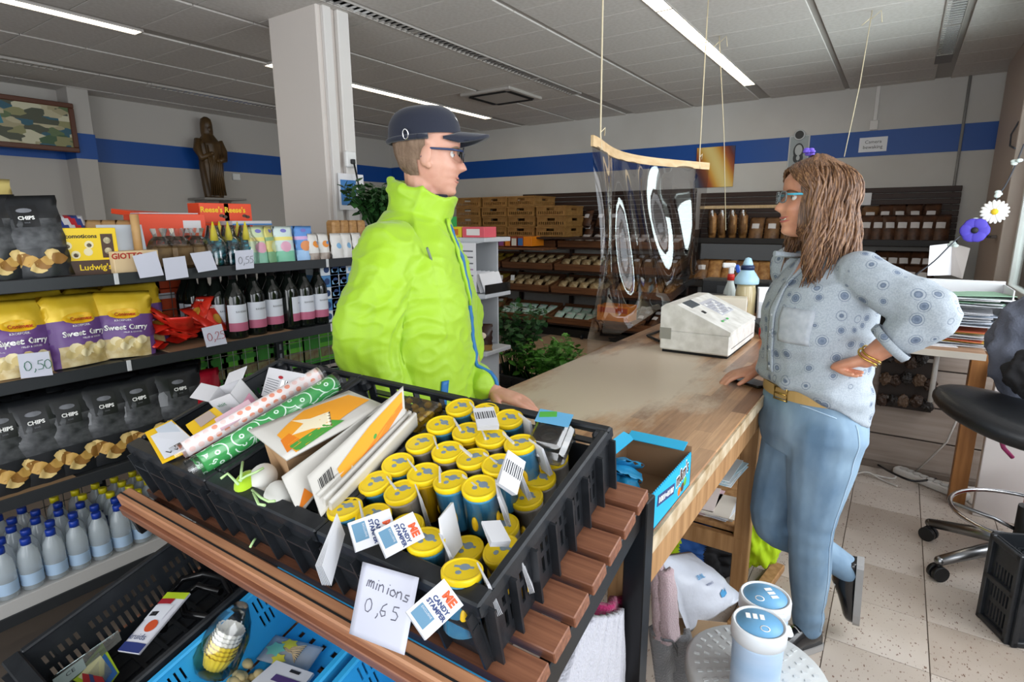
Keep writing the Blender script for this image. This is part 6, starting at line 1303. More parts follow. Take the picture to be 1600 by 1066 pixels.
def torso(b, rings, n=36, p=2.3, tilt=None):
    """rings (z, cx, cy, halfwidth, halfdepth); tilt(i, angle) may shift z"""
    R = []
    for i, (z, cx, cy, hw, hd) in enumerate(rings):
        row = []
        for k in range(n):
            a = 2*math.pi*k/n; c, s = math.cos(a), math.sin(a)
            row.append(Vector((cx+hw*math.copysign(abs(c)**(2/p), c), cy+hd*math.copysign(abs(s)**(2/p), s), z+(tilt(i, a) if tilt else 0))))
        R.append(row)
    b.grid(R, True, close_v=True, cap0=True, cap1=True)
def interp(x, tab):
    return float(np.interp(x, [t[0] for t in tab], [t[1] for t in tab]))
FRONT = [(-.118, .052), (-.112, .074), (-.102, .083), (-.088, .079), (-.076, .086), (-.066, .083), (-.057, .087), (-.046, .084), (-.036, .086), (0, .08), (.012, .078), (.03, .09), (.06, .088), (.09, .068), (.113, .034), (.124, .001)]
BACK = [(-.118, .0), (-.1, .018), (-.07, .05), (-.04, .08), (0, .098), (.04, .104), (.08, .09), (.108, .056), (.124, .001)]
WIDE = [(-.118, .024), (-.108, .036), (-.09, .047), (-.06, .058), (-.03, .066), (0, .07), (.03, .073), (.06, .072), (.09, .06), (.113, .032), (.124, .001)]
def head_pt(z, a, off=0, smile=0, nose=1):
    f, k, w = interp(z, FRONT), interp(z, BACK), interp(z, WIDE); c, s = math.cos(a), math.sin(a)
    x = (w+off)*math.copysign(abs(s)**.92, s); y = (f+off)*c if c > 0 else (k+off)*c
    if c > 0:
        g = np.interp(z, [-.05, -.042, -.034, -.024, .0, .014], [0, .45, 1, .92, .42, 0]); y += nose*.029*float(g)*math.exp(-(x/(.0125+.003*(g > .8)))**2)
        y -= .013*math.exp(-((abs(x)-.031)/.014)**2-((z-.004)/.011)**2)
        y += .006*math.exp(-((abs(x)-.04)/.018)**2-((z+.035)/.02)**2)*(1+smile)
        y -= .004*math.exp(-((z+.066)/.004)**2-(x/.024)**2)
    return Vector((x, y, z))
def add_head(b, M, smile=0, nose=1):
    zs = list(np.linspace(-.118, .124, 62)); R = [[M @ head_pt(z, 2*math.pi*k/64, 0, smile, nose) for k in range(64)] for z in zs]
    b.grid(R, True, close_v=True, cap0=True, cap1=True)
    for s in (-1, 1):
        b.ball(M @ Vector((s*.074, -.012, -.008)), 1, (.010, .017, .031), 14, 10, M.to_3x3().to_4x4() @ rotm(-10, 0, s*-18)); b.ball(M @ Vector((s*.072, -.004, -.034)), 1, (.008, .009, .011), 10, 8)
def add_hand(b, M, curl=(12, 18, 14), thumb=35, s=1, spread=4, side=1):
    """wrist at origin, fingers along +y, back of the hand +z, thumb on side*x"""
    rows = []
    for v, hw, ht in ((-.02, .026, .02), (.0, .027, .019), (.03, .036, .018), (.06, .041, .016), (.085, .041, .0135), (.094, .036, .011)):
        rows.append([M @ Vector((s*hw*math.cos(a), s*v, s*ht*math.sin(a))) for a in [2*math.pi*k/18 for k in range(18)]])
    b.grid(rows, True, close_v=True, cap0=True, cap1=True)
    for i, (x, L_, y0) in enumerate(((.030, .066, .084), (.0105, .076, .09), (-.0095, .071, .088), (-.029, .055, .08))):
        p = Vector((side*x, y0, 0)); az = -side*spread*(i-1.4); pit = 0; pts = [(*(M @ (s*Vector((side*x*.8, .05, 0)))), .0098*s), (*(M @ (s*p)), .0096*s)]
        for j, fr_ in enumerate((.46, .31, .23)):
            pit += curl[j]; d = Vector((math.sin(R_(-az))*math.cos(R_(pit)), math.cos(R_(az))*math.cos(R_(pit)), -math.sin(R_(pit)))); p = p+d*L_*fr_; pts.append((*(M @ (s*p)), (.0086, .0078, .0066)[j]*s))
        q = pts; b.tube([Vector(t[:3]) for t in crom(q, 3)], [t[3] for t in crom(q, 3)], 10); b.ball(Vector(q[-1][:3]), q[-1][3], (1, 1, 1), 10, 8)
    p0 = Vector((side*.026, .018, -.004)); a = R_(thumb); pts = [(*(M @ (s*p0)), .014*s)]
    for L_, da, dz in ((.036, 0, -.1), (.03, -12, -.2), (.024, -16, -.25)):
        a += R_(da); p0 = p0+Vector((side*math.sin(a), math.cos(a), dz)).normalized()*L_; pts.append((*(M @ (s*p0)), (.0115, .0098, .0078)[len(pts)-1]*s))
    b.tube([Vector(t[:3]) for t in crom(pts, 3)], [t[3] for t in crom(pts, 3)], 10); b.ball(Vector(pts[-1][:3]), pts[-1][3], (1, 1, 1), 10, 8)
def hand_M(w, d, up):
    y = Vector(d).normalized(); z = Vector(up); z = (z-y*z.dot(y)).normalized(); x = y.cross(z); return Matrix.Translation(w) @ Matrix((x, y, z)).transposed().to_4x4()
def eyes(par, M, iris, brow, lipm, smile=0):
    em = mat('eye_white', '#dcd8d4', .25); im = mat('iris_'+iris[1:], iris, .2)
    for s in (-1, 1):
        c = M @ Vector((s*.031, .0592, .004)); f = M.to_3x3() @ Vector((0, 1, 0))
        MB().ball(c, .0118, (1, 1, 1), 18, 12).build('eye', em, par); MB().ball(c+f*.0058, .0075, (1, 1, 1), 12, 8).build('iris', im, par)
        b = MB(); b.tube([M @ head_pt(.022+.004*math.sin(t*3.1)-.004*t, s*R_(12+32*t), .001) for t in np.linspace(0, 1, 7)], [.0015, .0028, .003, .003, .0026, .002, .0012], 6); b.build('eyebrow', brow, par)
        b = MB(); b.tube([M @ (Vector((s*.031+.0125*math.cos(a), .0715-.10*abs(math.cos(a))**2*.03, .004+.0062*math.sin(a)))) for a in np.linspace(.1, 3.04, 8)], .0016, 6); b.build('eyelid', par.data.materials[0], par)
    for zz, nm, up in ((-.0605, 'lip', 1), (-.0715, 'lip', -1)):
        b = MB(); b.tube([M @ (head_pt(zz+.006*smile*t*t, t*R_(27+8*smile), .0005)) for t in np.linspace(-1, 1, 13)], [.0012+.0026*(1-t*t) for t in np.linspace(-1, 1, 13)], 8); b.build(nm, lipm, par)
    if smile:
        b = MB(); b.tube([M @ (head_pt(-.066+.006*smile*t*t, t*R_(24), -.0005)) for t in np.linspace(-1, 1, 11)], [.0015+.0025*(1-t*t) for t in np.linspace(-1, 1, 11)], 8); b.build('teeth', mat('teeth', '#d9d4c8', .3), par)
def skin_mat(name, c, c2):
    m = mat(name, c, .45, noise_=(14, (1, 1, 1)), col2=c2); b = m.node_tree.nodes['Principled BSDF']; b.inputs['Subsurface Weight'].default_value = .12; b.inputs['Subsurface Radius'].default_value = (.012, .005, .003); b.inputs['Subsurface Scale'].default_value = .6; return m
def shoe(par, M, up_m, sole_m, L=.27, name='shoe'):
    sc = L/.27
    prof = [(-.055, .026, .06), (-.045, .036, .075), (0, .038, .085), (.05, .038, .085), (.1, .044, .065), (.15, .047, .05), (.185, .042, .042), (.205, .028, .034), (.215, .008, .022)]
    b = MB(); rows = []
    for y, w, h in prof: rows.append([M @ (sc*Vector((w*math.cos(a), y, .02+h*max(0, math.sin(a))**.75 if math.sin(a) > 0 else .02))) for a in [2*math.pi*k/20 for k in range(20)]])
    b.grid(rows, True, close_v=True, cap0=True, cap1=True); u = b.build(name, up_m, par)
    b = MB(); rows = []
    for y, w, h in prof: rows.append([M @ (sc*Vector((x*(w+.005), y*1.02, z))) for x, z in ((-1, 0.002), (-1, .026), (1, .026), (1, 0.002))])
    b.grid(rows, False, close_v=True, cap0=True, cap1=True); b.build('sole', sole_m, u)
    b = MB()
    for k in range(4): b.tube([M @ (sc*Vector((x, .06+.022*k, .1-.011*k-abs(x)*.35))) for x in (-.022, 0, .022)], .0028*sc, 6)
    b.build('laces', mat('lace_grey', '#bdbdbd', .7), u)
def frame_M(o, rz): return Matrix.Translation(o) @ Matrix.Rotation(R_(rz), 4, 'Z')
# ---------------------------------------------------------------- the man in the lime jacket
man_skin = skin_mat('man_skin', '#cf9f8a', '#bf8873')
TH = -70; B0 = Vector((-1.235, 1.315, 0)); PM = frame_M(B0, TH); PI_ = PM.inverted()
HC = PI_ @ Vector((-1.202, 1.345, 1.645)); HM = Matrix.Translation(HC) @ rotm(-3, 0, 24) @ Matrix.Scale(1.02, 4)
handL = PI_ @ at_z(772, 612, .925)
b = MB(); add_head(b, HM)
limb(b, [(0, -.01, 1.40, .075), (0, .0, 1.47, .062), (HC.x*.6, HC.y*.6-.005, 1.54, .057), (HC.x, HC.y-.022, 1.6, .058)])
torso(b, [(.9, 0, 0, .15, .11), (1.1, 0, 0, .16, .12), (1.3, 0, 0, .17, .115), (1.4, 0, 0, .13, .085), (1.44, 0, 0, .07, .06)])
limb(b, [(.16, 0, 1.36, .06), (.23, -.05, 1.1, .045), (.235, .03, .87, .03), (.235, .045, .83, .027)]); add_hand(b, hand_M((.235, .045, .84), (0, .15, -1), (1, 0, 0)), (20, 25, 20), side=-1)
wl = handL+Vector((0, 0, .0)); el = Vector((-.26, .05, 1.08)); 
limb(b, [(-.16, 0, 1.36, .06), (*el, .045), (wl.x-.035, wl.y-.075, wl.z+.03, .03), (*wl, .027)]); fd = (PI_ @ at_z(812, 632, .9))-wl; add_hand(b, hand_M(wl, (fd.x, fd.y, -.012), (0, 0, 1)), (5, 10, 6), 40, side=1)
for s in (-1, 1): limb(b, [(s*.1, 0, .92, .09), (s*.11, .02, .5, .06), (s*.11, -.01, .1, .042)])
man = fuse(b, 'person', man_skin, None, .004, 3); man.matrix_world = PM
tag(man, 'man in a lime green jacket, dark cap and glasses, hand on the counter', 'person')
eyes(man, HM, '#4a5a66', mat('brow_grey', '#7d6a58', .8), mat('lip_man', '#b77a6c', .5))
lime = mat('jacket_lime', '#9bc424', .5, bump=(260, .05), sheen=.2)
def folds_j(p, n):
    q = p*1.0; v = noise.noise(Vector((q.x*7, q.y*7, q.z*3.2)))*.011+noise.noise(Vector((q.x*13+4, q.y*13, q.z*7)))*.008
    w = q.z*11+q.x*6+noise.noise(Vector((q.x*6, q.y*6, q.z*5)))*2.2
    v += .009*(1-min(1, abs(noise.noise(Vector((w, q.y*5, q.x*4))))*3.2))*(1 if abs(q.x) > .15 else .75)
    v += .003*(1-min(1, abs(noise.noise(Vector((q.x*17, q.y*17, q.z*26))))*3))
    return v
b = MB()
torso(b, [(.66, 0, .0, .232, .17), (.72, 0, 0, .24, .178), (.9, 0, 0, .238, .178), (1.05, 0, 0, .232, .172), (1.2, 0, -.005, .228, .165), (1.32, 0, -.01, .212, .15), (1.39, 0, -.01, .172, .128), (1.44, 0, -.005, .125, .105), (1.475, 0, .0, .09, .09)])
limb(b, [(.165, -.01, 1.36, .088), (.225, -.045, 1.22, .09), (.24, -.055, 1.09, .086), (.245, .0, .95, .076), (.24, .03, .88, .062)])
limb(b, [(-.165, -.01, 1.36, .088), (-.24, .02, 1.2, .088), (*el, .082), (wl.x-.1, wl.y-.15, wl.z+.06, .066), (wl.x-.035, wl.y-.075, wl.z+.035, .052), (wl.x-.012, wl.y-.045, wl.z+.02, .047)])
# stand collar as a thick open ring
nk = Vector((HC.x*.35, .012, 0)); R1 = []
for r_, zo in ((.088, 0), (.094, .05), (.094, 1), (.082, 1.02), (.074, .5), (.07, 0)):
    row = []
    for k in range(40):
        a = 2*math.pi*k/40; fr_ = (1+math.sin(a))/2; top = 1.575-.055*fr_+.006*math.sin(a*5); z = 1.455+(top-1.455)*max(zo, 0); row.append(Vector((nk.x+r_*1.02*math.cos(a), nk.y+.012*zo+(r_+.012*zo)*math.sin(a), z)))
    R1.append(row)
b.grid(R1, True, close_u=True, close_v=True)
jk = fuse(b, 'jacket', lime, man, .005, 6, folds_j); jk['label'] = 'lime green zipped jacket'
blz = mat('zip_blue', '#1d6aa8', .5)
def ray_j(x, z):
    """front surface of the jacket at local x, z"""
    r = jk.ray_cast(Vector((x, .6, z)), Vector((0, -1, 0))); return r[1] if r[0] else Vector((x, .17, z))
bpy.context.view_layer.update()
zb = MB(); zb.tube([ray_j(-.012+.01*math.sin(z*9), z)+Vector((0, .003, 0)) for z in np.linspace(.7, 1.44, 40)], .0075, 8); zb.build('zip', blz, man)
b = MB(); b.sheet(lambda u, v: ray_j(.012+.02*u*(1-.6*v), 1.2+.26*(1-v))+Vector((0, .006+.006*math.sin(u*3.1), 0)), 5, 14, .006); b.build('storm_flap', lime, man)
b = MB(); b.sheet(lambda u, v: ray_j(.155+.012*v+.018*u, .93+.07*(1-v))+Vector((.002, .004, 0)), 3, 6, .003); b.build('pocket_tape', blz, man)
p = ray_j(.15, 1.36); b = MB(); b.tube([p+Vector((.02, .006, .02)), p+Vector((.0, .008, -.01)), p+Vector((-.006, .008, -.03))], .004, 6); b.build('zip_puller', mat('puller', '#6b7a6a', .5), man)
b = MB(); torso(b, [(1.46, nk.x, .03, .066, .062), (1.5, nk.x, .034, .064, .062), (1.53, nk.x, .036, .062, .06)]); b.build('shirt_collar', mat('navy_cloth', '#1c2334', .9), man)
trs = mat('trousers_dark', '#262a33', .85)
b = MB(); torso(b, [(.6, 0, 0, .16, .12), (.8, 0, 0, .185, .135), (.95, 0, 0, .18, .13)])
for s in (-1, 1): limb(b, [(s*.09, 0, .8, .105), (s*.11, .02, .48, .078), (s*.115, -.005, .12, .062), (s*.115, -.005, .06, .06)])
fuse(b, 'trousers', trs, man, .009, 6)
for s in (-1, 1): shoe(man, TM((s*.115, .0, 0.0)), mat('shoe_black', '#17171a', .4), mat('sole_dark', '#2a2a2c', .7), .29)
# cap, hair, glasses
navy = mat('cap_navy', '#1b2030', .85, sheen=.2, bump=(300, .06))
CM = HM @ Matrix.Translation((0, -.004, .022)) @ rotm(7)
b = MB(); rows = []
for v in np.linspace(0, 1, 14):
    a = v*math.pi/2; z = .03+.084*math.sin(a)**.92; row = []
    for k in range(48):
        t = 2*math.pi*k/48; rr = math.cos(a)**.55 if v < 1 else .01; yy = math.cos(t)*rr*(.1 if math.cos(t) > 0 else .112); row.append(CM @ Vector((math.sin(t)*rr*.083, yy, z)))
    rows.append(row)
b.grid(rows, True, close_v=True, cap1=True); cap = b.build('cap', navy, man); cap['label'] = 'dark navy baseball cap'
b = MB(); b.grid([[CM @ Vector((.074*math.sin(t)*(1-.12*v), .062*math.cos(t)+.034+v*.088*math.cos(t)**.35, .035-.018*(math.sin(t)**2)-.012*v+.004)) for v in np.linspace(0, 1, 9)]+[CM @ Vector((.074*math.sin(t)*(1-.12*v), .062*math.cos(t)+.034+v*.088*math.cos(t)**.35, .031-.018*(math.sin(t)**2)-.012*v)) for v in np.linspace(1, 0, 9)] for t in np.linspace(-1.45, 1.45, 25)], True, close_v=True, cap0=True, cap1=True); b.build('cap_visor', navy, cap)
b = MB(); b.ball(CM @ Vector((0, 0, .115)), .008, (1, 1, .6)); b.build('cap_button', navy, cap)
b = MB(); b.tube([CM @ Vector((.084*math.sin(t), -.112*abs(math.cos(t)), .022)) for t in np.linspace(1.25, 5.03, 24)], .008, 8); b.build('cap_strap', navy, cap)
b = MB(); c = CM @ Vector((.078, -.062, .03)); u, w_ = CM.to_3x3() @ Vector((-.45, -.8, 0)), CM.to_3x3() @ Vector((.2, 0, 1)); b.tube([c+u*(.009*math.cos(a))+w_*(.013*math.sin(a)) for a in np.linspace(0, 6.283, 17)[:-1]], .0022, 6, True); b.build('cap_buckle', steel, cap)
text('F', .02, white_ink, CM @ TM((.03, .088, .07)) @ rotm(58, 0, 155) @ rotm(0, 0, 0), cap, 'cap_emblem', .001)
hairm = mat('hair_grey_brown', '#8a7360', .85, noise_=(60, (1, 1, .3)), col2='#6b5645', bump=(120, .4))
b = MB(); b.grid([[HM @ head_pt(z, t, .005+.002*noise.noise(Vector((t*9, z*60, 0)))) for z in np.linspace(-.062 if abs(t-3.14) < 1.1 else -.02, .06, 12)] for t in np.linspace(1.72, 4.56, 34)]); b.build('hair', hairm, man)
def glasses(par, M, fm, am, w=.026, h=.017, fy=.1, lens=None):
    g = MB()
    for s in (-1, 1):
        g.tube([M @ Vector((s*.033+w*math.copysign(abs(math.cos(a))**.6, math.cos(a)), fy-.25*(abs(s*.033+w*math.cos(a))-.03)**1 if 0 else fy-.006*abs(math.cos(a)*s+1)*.5, .004+h*math.copysign(abs(math.sin(a))**.6, math.sin(a)))) for a in np.linspace(0, 6.283, 21)[:-1]], .0021, 6, True)
    g.tube([M @ Vector((-.008, fy, .008)), M @ Vector((0, fy+.003, .011)), M @ Vector((.008, fy, .008))], .0018, 6); o = g.build('glasses', fm, par)
    for s in (-1, 1):
        b = MB(); b.tube([M @ Vector((s*.06, fy-.008, .012)), M @ Vector((s*.074, .06, .013)), M @ Vector((s*.079, 0, .012)), M @ Vector((s*.077, -.018, .0)), M @ Vector((s*.075, -.026, -.014))], [.003, .0036, .003, .0026, .002], 8); b.build('temple_arm', am, o)
        b = MB(); b.grid([[M @ Vector((s*.033+w*.95*u, fy-.003, .004+h*.95*v)) for v in (-1, -.5, 0, .5, 1)] for u in (-1, -.5, 0, .5, 1)]); b.build('lens', film('lens', '#f2f6f6', .3, .02, .04), o)
    return o
glasses(man, HM, mat('frame_dark', '#22252e', .3), mat('frame_navy', '#2c3b5e', .3), .027, .019, .1)
# ---------------------------------------------------------------- the woman leaning on the counter
wo_skin = skin_mat('woman_skin', '#cf987c', '#bb8064')
B1 = Vector((-.185, 2.0, 0)); TW = 132; WM = frame_M(B1, TW); WI = WM.inverted()
L = lambda v: WI @ Vector(v)
wY = lambda x, y, Y: L(at_y(x, y, Y))
HWc = L((-.235, 1.985, 1.512)); HW = Matrix.Translation(HWc) @ rotm(2, 0, -19) @ Matrix.Scale(.955, 4)
shL = L((-.083, 1.9, 1.3)); shR = L((-.29, 2.12, 1.3)); elL = wY(1458, 492, 1.83); wrL = wY(1352, 562, 1.83); elR = L((-.25, 2.29, 1.08)); wrR = L((-.375, 2.12, .93))
b = MB(); add_head(b, HW, .5, .92)
limb(b, [(0, -.01, 1.32, .06), (0, .0, 1.37, .05), (HWc.x*.7, HWc.y*.7-.006, 1.42, .047), (HWc.x, HWc.y-.02, 1.47, .05)])
torso(b, [(.78, 0, -.01, .165, .125), (.88, 0, -.01, .15, .115), (1.0, 0, 0, .125, .095), (1.13, 0, 0, .14, .105), (1.25, 0, 0, .15, .095), (1.31, 0, -.005, .12, .075), (1.35, 0, -.005, .06, .055)])
limb(b, [(*shL, .05), (*shL.lerp(elL, .5), .044), (*elL, .037), (*elL.lerp(wrL, .6), .033), (*wrL, .024)])
hd = wY(1316, 570, 1.845)-wrL
add_hand(b, hand_M(wrL, hd, L((0, 2, 1))-L((0, 2, .0))), (128, 22, 8), 50, .9, 3, side=1)
limb(b, [(*shR, .05), (*elR, .037), (*wrR, .024)]); hr = L(at_z(1137, 588, .905))-wrR
add_hand(b, hand_M(wrR, (hr.x, hr.y, hr.z), (0, 0, 1)), (14, 18, 10), 35, .92, side=-1)
hipL, hipR = L((-.125, 1.93, .8)), L((-.21, 2.06, .8)); knL, anL = wY(1268, 818, 1.93), L(at_z(1262, 975, .09)); knR, anR = wY(1207, 812, 2.03), wY(1314, 882, 2.12)
limb(b, [(*hipL, .09), (*knL, .055), (*anL, .036)]); limb(b, [(*hipR, .09), (*knR, .055), (*anR, .036)])
wom = fuse(b, 'person', wo_skin, None, .004, 3); wom.matrix_world = WM
tag(wom, 'woman in a pale patterned shirt and jeans leaning on the counter, hand on hip', 'person')
eyes(wom, HW, '#5d6b60', mat('brow_brown', '#6a4a34', .8), mat('lip_woman', '#b5655c', .4), .9)
def shirt_n(N, L_, bs, co):
    v = N.new('ShaderNodeTexVoronoi'); v.inputs['Scale'].default_value = 23; v.inputs['Randomness'].default_value = .6; L_.new(co(), v.inputs[0])
    s = N.new('ShaderNodeSeparateColor'); L_.new(v.outputs['Color'], s.inputs[0])
    d = N.new('ShaderNodeMath'); d.operation = 'DIVIDE'; L_.new(v.outputs['Distance'], d.inputs[0])
    k = N.new('ShaderNodeMath'); k.operation = 'MULTIPLY_ADD'; k.inputs[1].default_value = .55; k.inputs[2].default_value = .55; L_.new(s.outputs[0], k.inputs[0]); L_.new(k.outputs[0], d.inputs[1])
    motif = ramp(N, L_, d.outputs[0], [(0, '#a9b0b8'), (.05, '#56647a'), (.13, '#667489'), (.2, '#7c899b'), (.26, '#5a687d'), (.3, '#a7b0b8'), (.36, '#a7b0b8'), (.385, '#6f7b8c'), (.43, '#a7b0b8')])
    g = N.new('ShaderNodeTexNoise'); g.inputs['Scale'].default_value = 260; L_.new(co(), g.inputs[0])
    m = N.new('ShaderNodeMix'); m.data_type = 'RGBA'; m.blend_type = 'MULTIPLY'; m.inputs[0].default_value = .5; L_.new(motif, m.inputs[6]); L_.new(ramp(N, L_, g.outputs['Fac'], [(.35, '#c9cdd2'), (.65, '#ffffff')]), m.inputs[7]); L_.new(m.outputs[2], bs.inputs['Base Color'])
shirt_m = node_mat('shirt_print', .75, shirt_n)
def folds_s(p, n):
    v = noise.noise(Vector((p.x*9, p.y*9, p.z*5+3)))*.009+noise.noise(Vector((p.x*20, p.y*20, p.z*11)))*.004
    v += .006*(1-abs(noise.noise(Vector((p.x*8+p.z*10, p.y*8, p.z*16))))*2.5)*(1 if p.z < 1.12 else .45); return v
b = MB()
hem = lambda i, a: (-.11*max(0, -math.sin(a+.5))**.8 if i == 0 else (-.08*max(0, -math.sin(a+.5)) if i == 1 else 0))
torso(b, [(.938, 0, -.004, .178, .138), (.955, 0, -.003, .186, .15), (1.0, 0, 0, .172, .142), (1.08, 0, .004, .168, .142), (1.17, 0, .008, .172, .146), (1.25, 0, .0, .166, .125), (1.305, 0, -.008, .132, .09), (1.345, 0, -.012, .08, .068)], tilt=hem)
cuff = elL.lerp(wrL, .42)
limb(b, [(*shL, .066), (*shL.lerp(elL, .4), .066), (*shL.lerp(elL, .8), .066), (*(elL+(elL-shL)*.03), .06), (*elL.lerp(wrL, .2), .06), (*cuff, .056)])
limb(b, [(*shR, .07), (*elR, .062), (*elR.lerp(wrR, .45), .055)])
sh = fuse(b, 'shirt', shirt_m, wom, .0055, 6, folds_s); sh['label'] = 'pale grey blue shirt with round medallion print'
bpy.context.view_layer.update()
def ray_s(x, z, ob=None):
    r = (ob or sh).ray_cast(Vector((x, .6, z)), Vector((0, -1, 0))); return r[1] if r[0] else Vector((x, .14, z))
pl_m = mat('shirt_plain', '#b4bbc1', .8); 
b = MB(); b.sheet(lambda u, v: ray_s(-.014+.03*u, .985+.3*v)+Vector((0, .0035, 0)), 3, 24, .003); b.build('placket', shirt_m, wom)
b = MB()
for k in range(4): p = ray_s(.0, 1.0+.055*k); b.ball(p+Vector((0, .006, 0)), .0045, (1, .5, 1), 10, 8)
b.build('button', pl_m, wom)
b = MB(); b.sheet(lambda u, v: ray_s(-.035-.095*u, 1.09+.105*v)+Vector((0, .004, 0)), 10, 10, .003); b.build('chest_pocket', mat('pocket_plain', '#b3b9c0', .8, noise_=(60, (1, 1, 1)), col2='#a4abb4'), wom)
b = MB()   # open neckline: skin wedge with turned collar edges
b.sheet(lambda u, v: ray_s((u-.5)*.07*v+.0, 1.27+.075*v)+Vector((0, .003, 0)), 6, 8, .002); b.build('neckline', wo_skin, wom)
for s in (-1, 1):
    b = MB(); b.tube([ray_s(s*.035*v+s*.003, 1.265+.085*v)+Vector((0, .006, 0)) for v in np.linspace(0, 1, 9)], [.005+.004*v for v in np.linspace(0, 1, 9)], 8); b.build('collar_edge', shirt_m, wom)
b = MB(); cdir = (wrL-elL).normalized(); q = cdir.to_track_quat('Z', 'Y').to_matrix().to_4x4(); b.lathe([(.04, .0), (.058, .004), (.061, -.012), (.058, -.02)], Matrix.Translation(cuff+cdir*.045) @ q, 24, False); b.build('sleeve_cuff', shirt_m, wom)
denim = node_mat('denim', .8, lambda N, L_, bs, co: L_.new(ramp(N, L_, (lambda n: (L_.new(co((1, 1, .55)), n.inputs[0]), n.outputs['Fac'])[1])((lambda n: (setattr(n.inputs['Scale'], 'default_value', 9), setattr(n.inputs['Detail'], 'default_value', 8), n)[2])(N.new('ShaderNodeTexNoise'))), [(.3, '#587590'), (.7, '#88a2b7')]), bs.inputs['Base Color']))
def folds_d(p, n):
    k = math.exp(-((p.z-.46)/.09)**2)+math.exp(-((p.z-.14)/.07)**2)+.6*math.exp(-((p.z-.78)/.07)**2)
    return noise.noise(Vector((p.x*8, p.y*8, p.z*18)))*.009*k+noise.noise(Vector((p.x*14, p.y*14, p.z*9)))*.003
b = MB()
torso(b, [(.72, -.0, -.005, .15, .12), (.78, 0, -.012, .178, .142), (.85, 0, -.01, .172, .135), (.93, 0, -.005, .158, .122), (.945, 0, -.005, .15, .118)])
limb(b, [(*hipL, .112), (*hipL.lerp(knL, .4), .098), (*knL, .07), (*knL.lerp(anL, .4), .066), (*knL.lerp(anL, .85), .05), (*(anL+Vector((0, 0, .0))), .047)])
limb(b, [(*hipR, .112), (*hipR.lerp(knR, .4), .1), (*knR, .074), (*knR.lerp(anR, .4), .064), (*knR.lerp(anR, .9), .05), (*knR.lerp(anR, 1.1), .049)])
jn = fuse(b, 'jeans', denim, wom, .0065, 5, folds_d); jn['label'] = 'faded light blue jeans'
bpy.context.view_layer.update()
seam = mat('denim_seam', '#a9c1d6', .8); sp = []
for v in np.linspace(0, 1, 46):
    c_ = hipL.lerp(knL, v*2) if v < .5 else knL.lerp(anL, v*2-1); c_ = c_+Vector((0, -.01, .06*(1-v)))
    r = jn.ray_cast(c_+Vector((-.4, -.05, 0)), Vector((1, .12, 0)).normalized())
    if r[0]: sp.append(r[1]-Vector((.0012, 0, 0)))
MB().tube(sp, .0016, 5).build('side_seam', seam, wom)
b = MB(); pk = []
for a_ in np.linspace(0, 1, 12):
    r = jn.ray_cast(Vector((-.05-.11*a_, .5, .9-.085*a_**2.2)), Vector((-.12, -1, 0)).normalized())
    if r[0]: pk.append(r[1]+Vector((0, .002, 0)))
if len(pk) > 3: b.tube(pk, .002, 5)
b.build('pocket_edge', seam, wom)
bl = mat('belt_tan', '#b2925c', .5)
b = MB(); b.grid([[Vector((.168*math.cos(a), -.005+.137*math.sin(a), z)) for z in (.905, .94)]+[Vector((.163*math.cos(a), -.005+.132*math.sin(a), z)) for z in (.94, .905)] for a in np.linspace(0, 6.283, 49)[:-1]], False, close_u=True, close_v=True); b.build('belt', bl, wom)
for q_ in (.62,):
    bp_ = L(at_y(1212, 606, 1.87)); bp_.z = .925
    d = (bp_-Vector((0, 0, .925))).normalized(); c = Vector((d.x*.175, d.y*.145-.005, .922)); s_ = Vector((-d.y, d.x, 0)); up = Vector((0, 0, 1))
    b = MB(); b.tube([c+s_*(.024*x)+up*(.019*z) for x, z in ((-1, -1), (1, -1), (1, 1), (-1, 1))], .0035, 8, True); b.tube([c-s_*.024, c+s_*.02], .003, 6); b.build('belt_buckle', mat('brass', '#c8a95e', .25, 1), wom)
bpos = elL.lerp(wrL, .9); b = MB()
for k in range(2):
    qq = (wrL-elL).to_track_quat('Z', 'Y').to_matrix(); b.tube([bpos+cdir*.012*k+qq @ Vector((.033*math.cos(a), .031*math.sin(a), .006*math.sin(a*2))) for a in np.linspace(0, 6.283, 25)[:-1]], .0028, 8, True)
b.build('bracelet', mat('gold', '#d2aa52', .2, 1), wom)
sb_, so_ = mat('sneaker_black', '#121215', .25, coat=.4), mat('sneaker_sole', '#9a9896', .6)
dl = L(at_z(1232, 1000, 0))-L(at_z(1280, 985, 0)); al = math.degrees(math.atan2(-dl.x, dl.y)); a0 = anL
shoe(wom, TM((a0.x, a0.y, 0), rz=al), sb_, so_, .245)
toe = L(at_z(1306, 985, 0)); toe.z = .03; v = (toe-anR); y_ = v.normalized(); sole_n = L(at_y(1380, 900, 2.12))-L(at_y(1330, 900, 2.12)); sole_n = (sole_n-y_*sole_n.dot(y_)).normalized(); z_ = -sole_n; x_ = y_.cross(z_)
shoe(wom, Matrix.Translation(anR-z_*.07+y_*.02) @ Matrix((x_, y_, z_)).transposed().to_4x4(), sb_, so_, .245)
glasses(wom, HW, mat('frame_clear', '#6f7b80', .25), mat('frame_turquoise', '#4fb4cf', .3), .025, .017, .099)
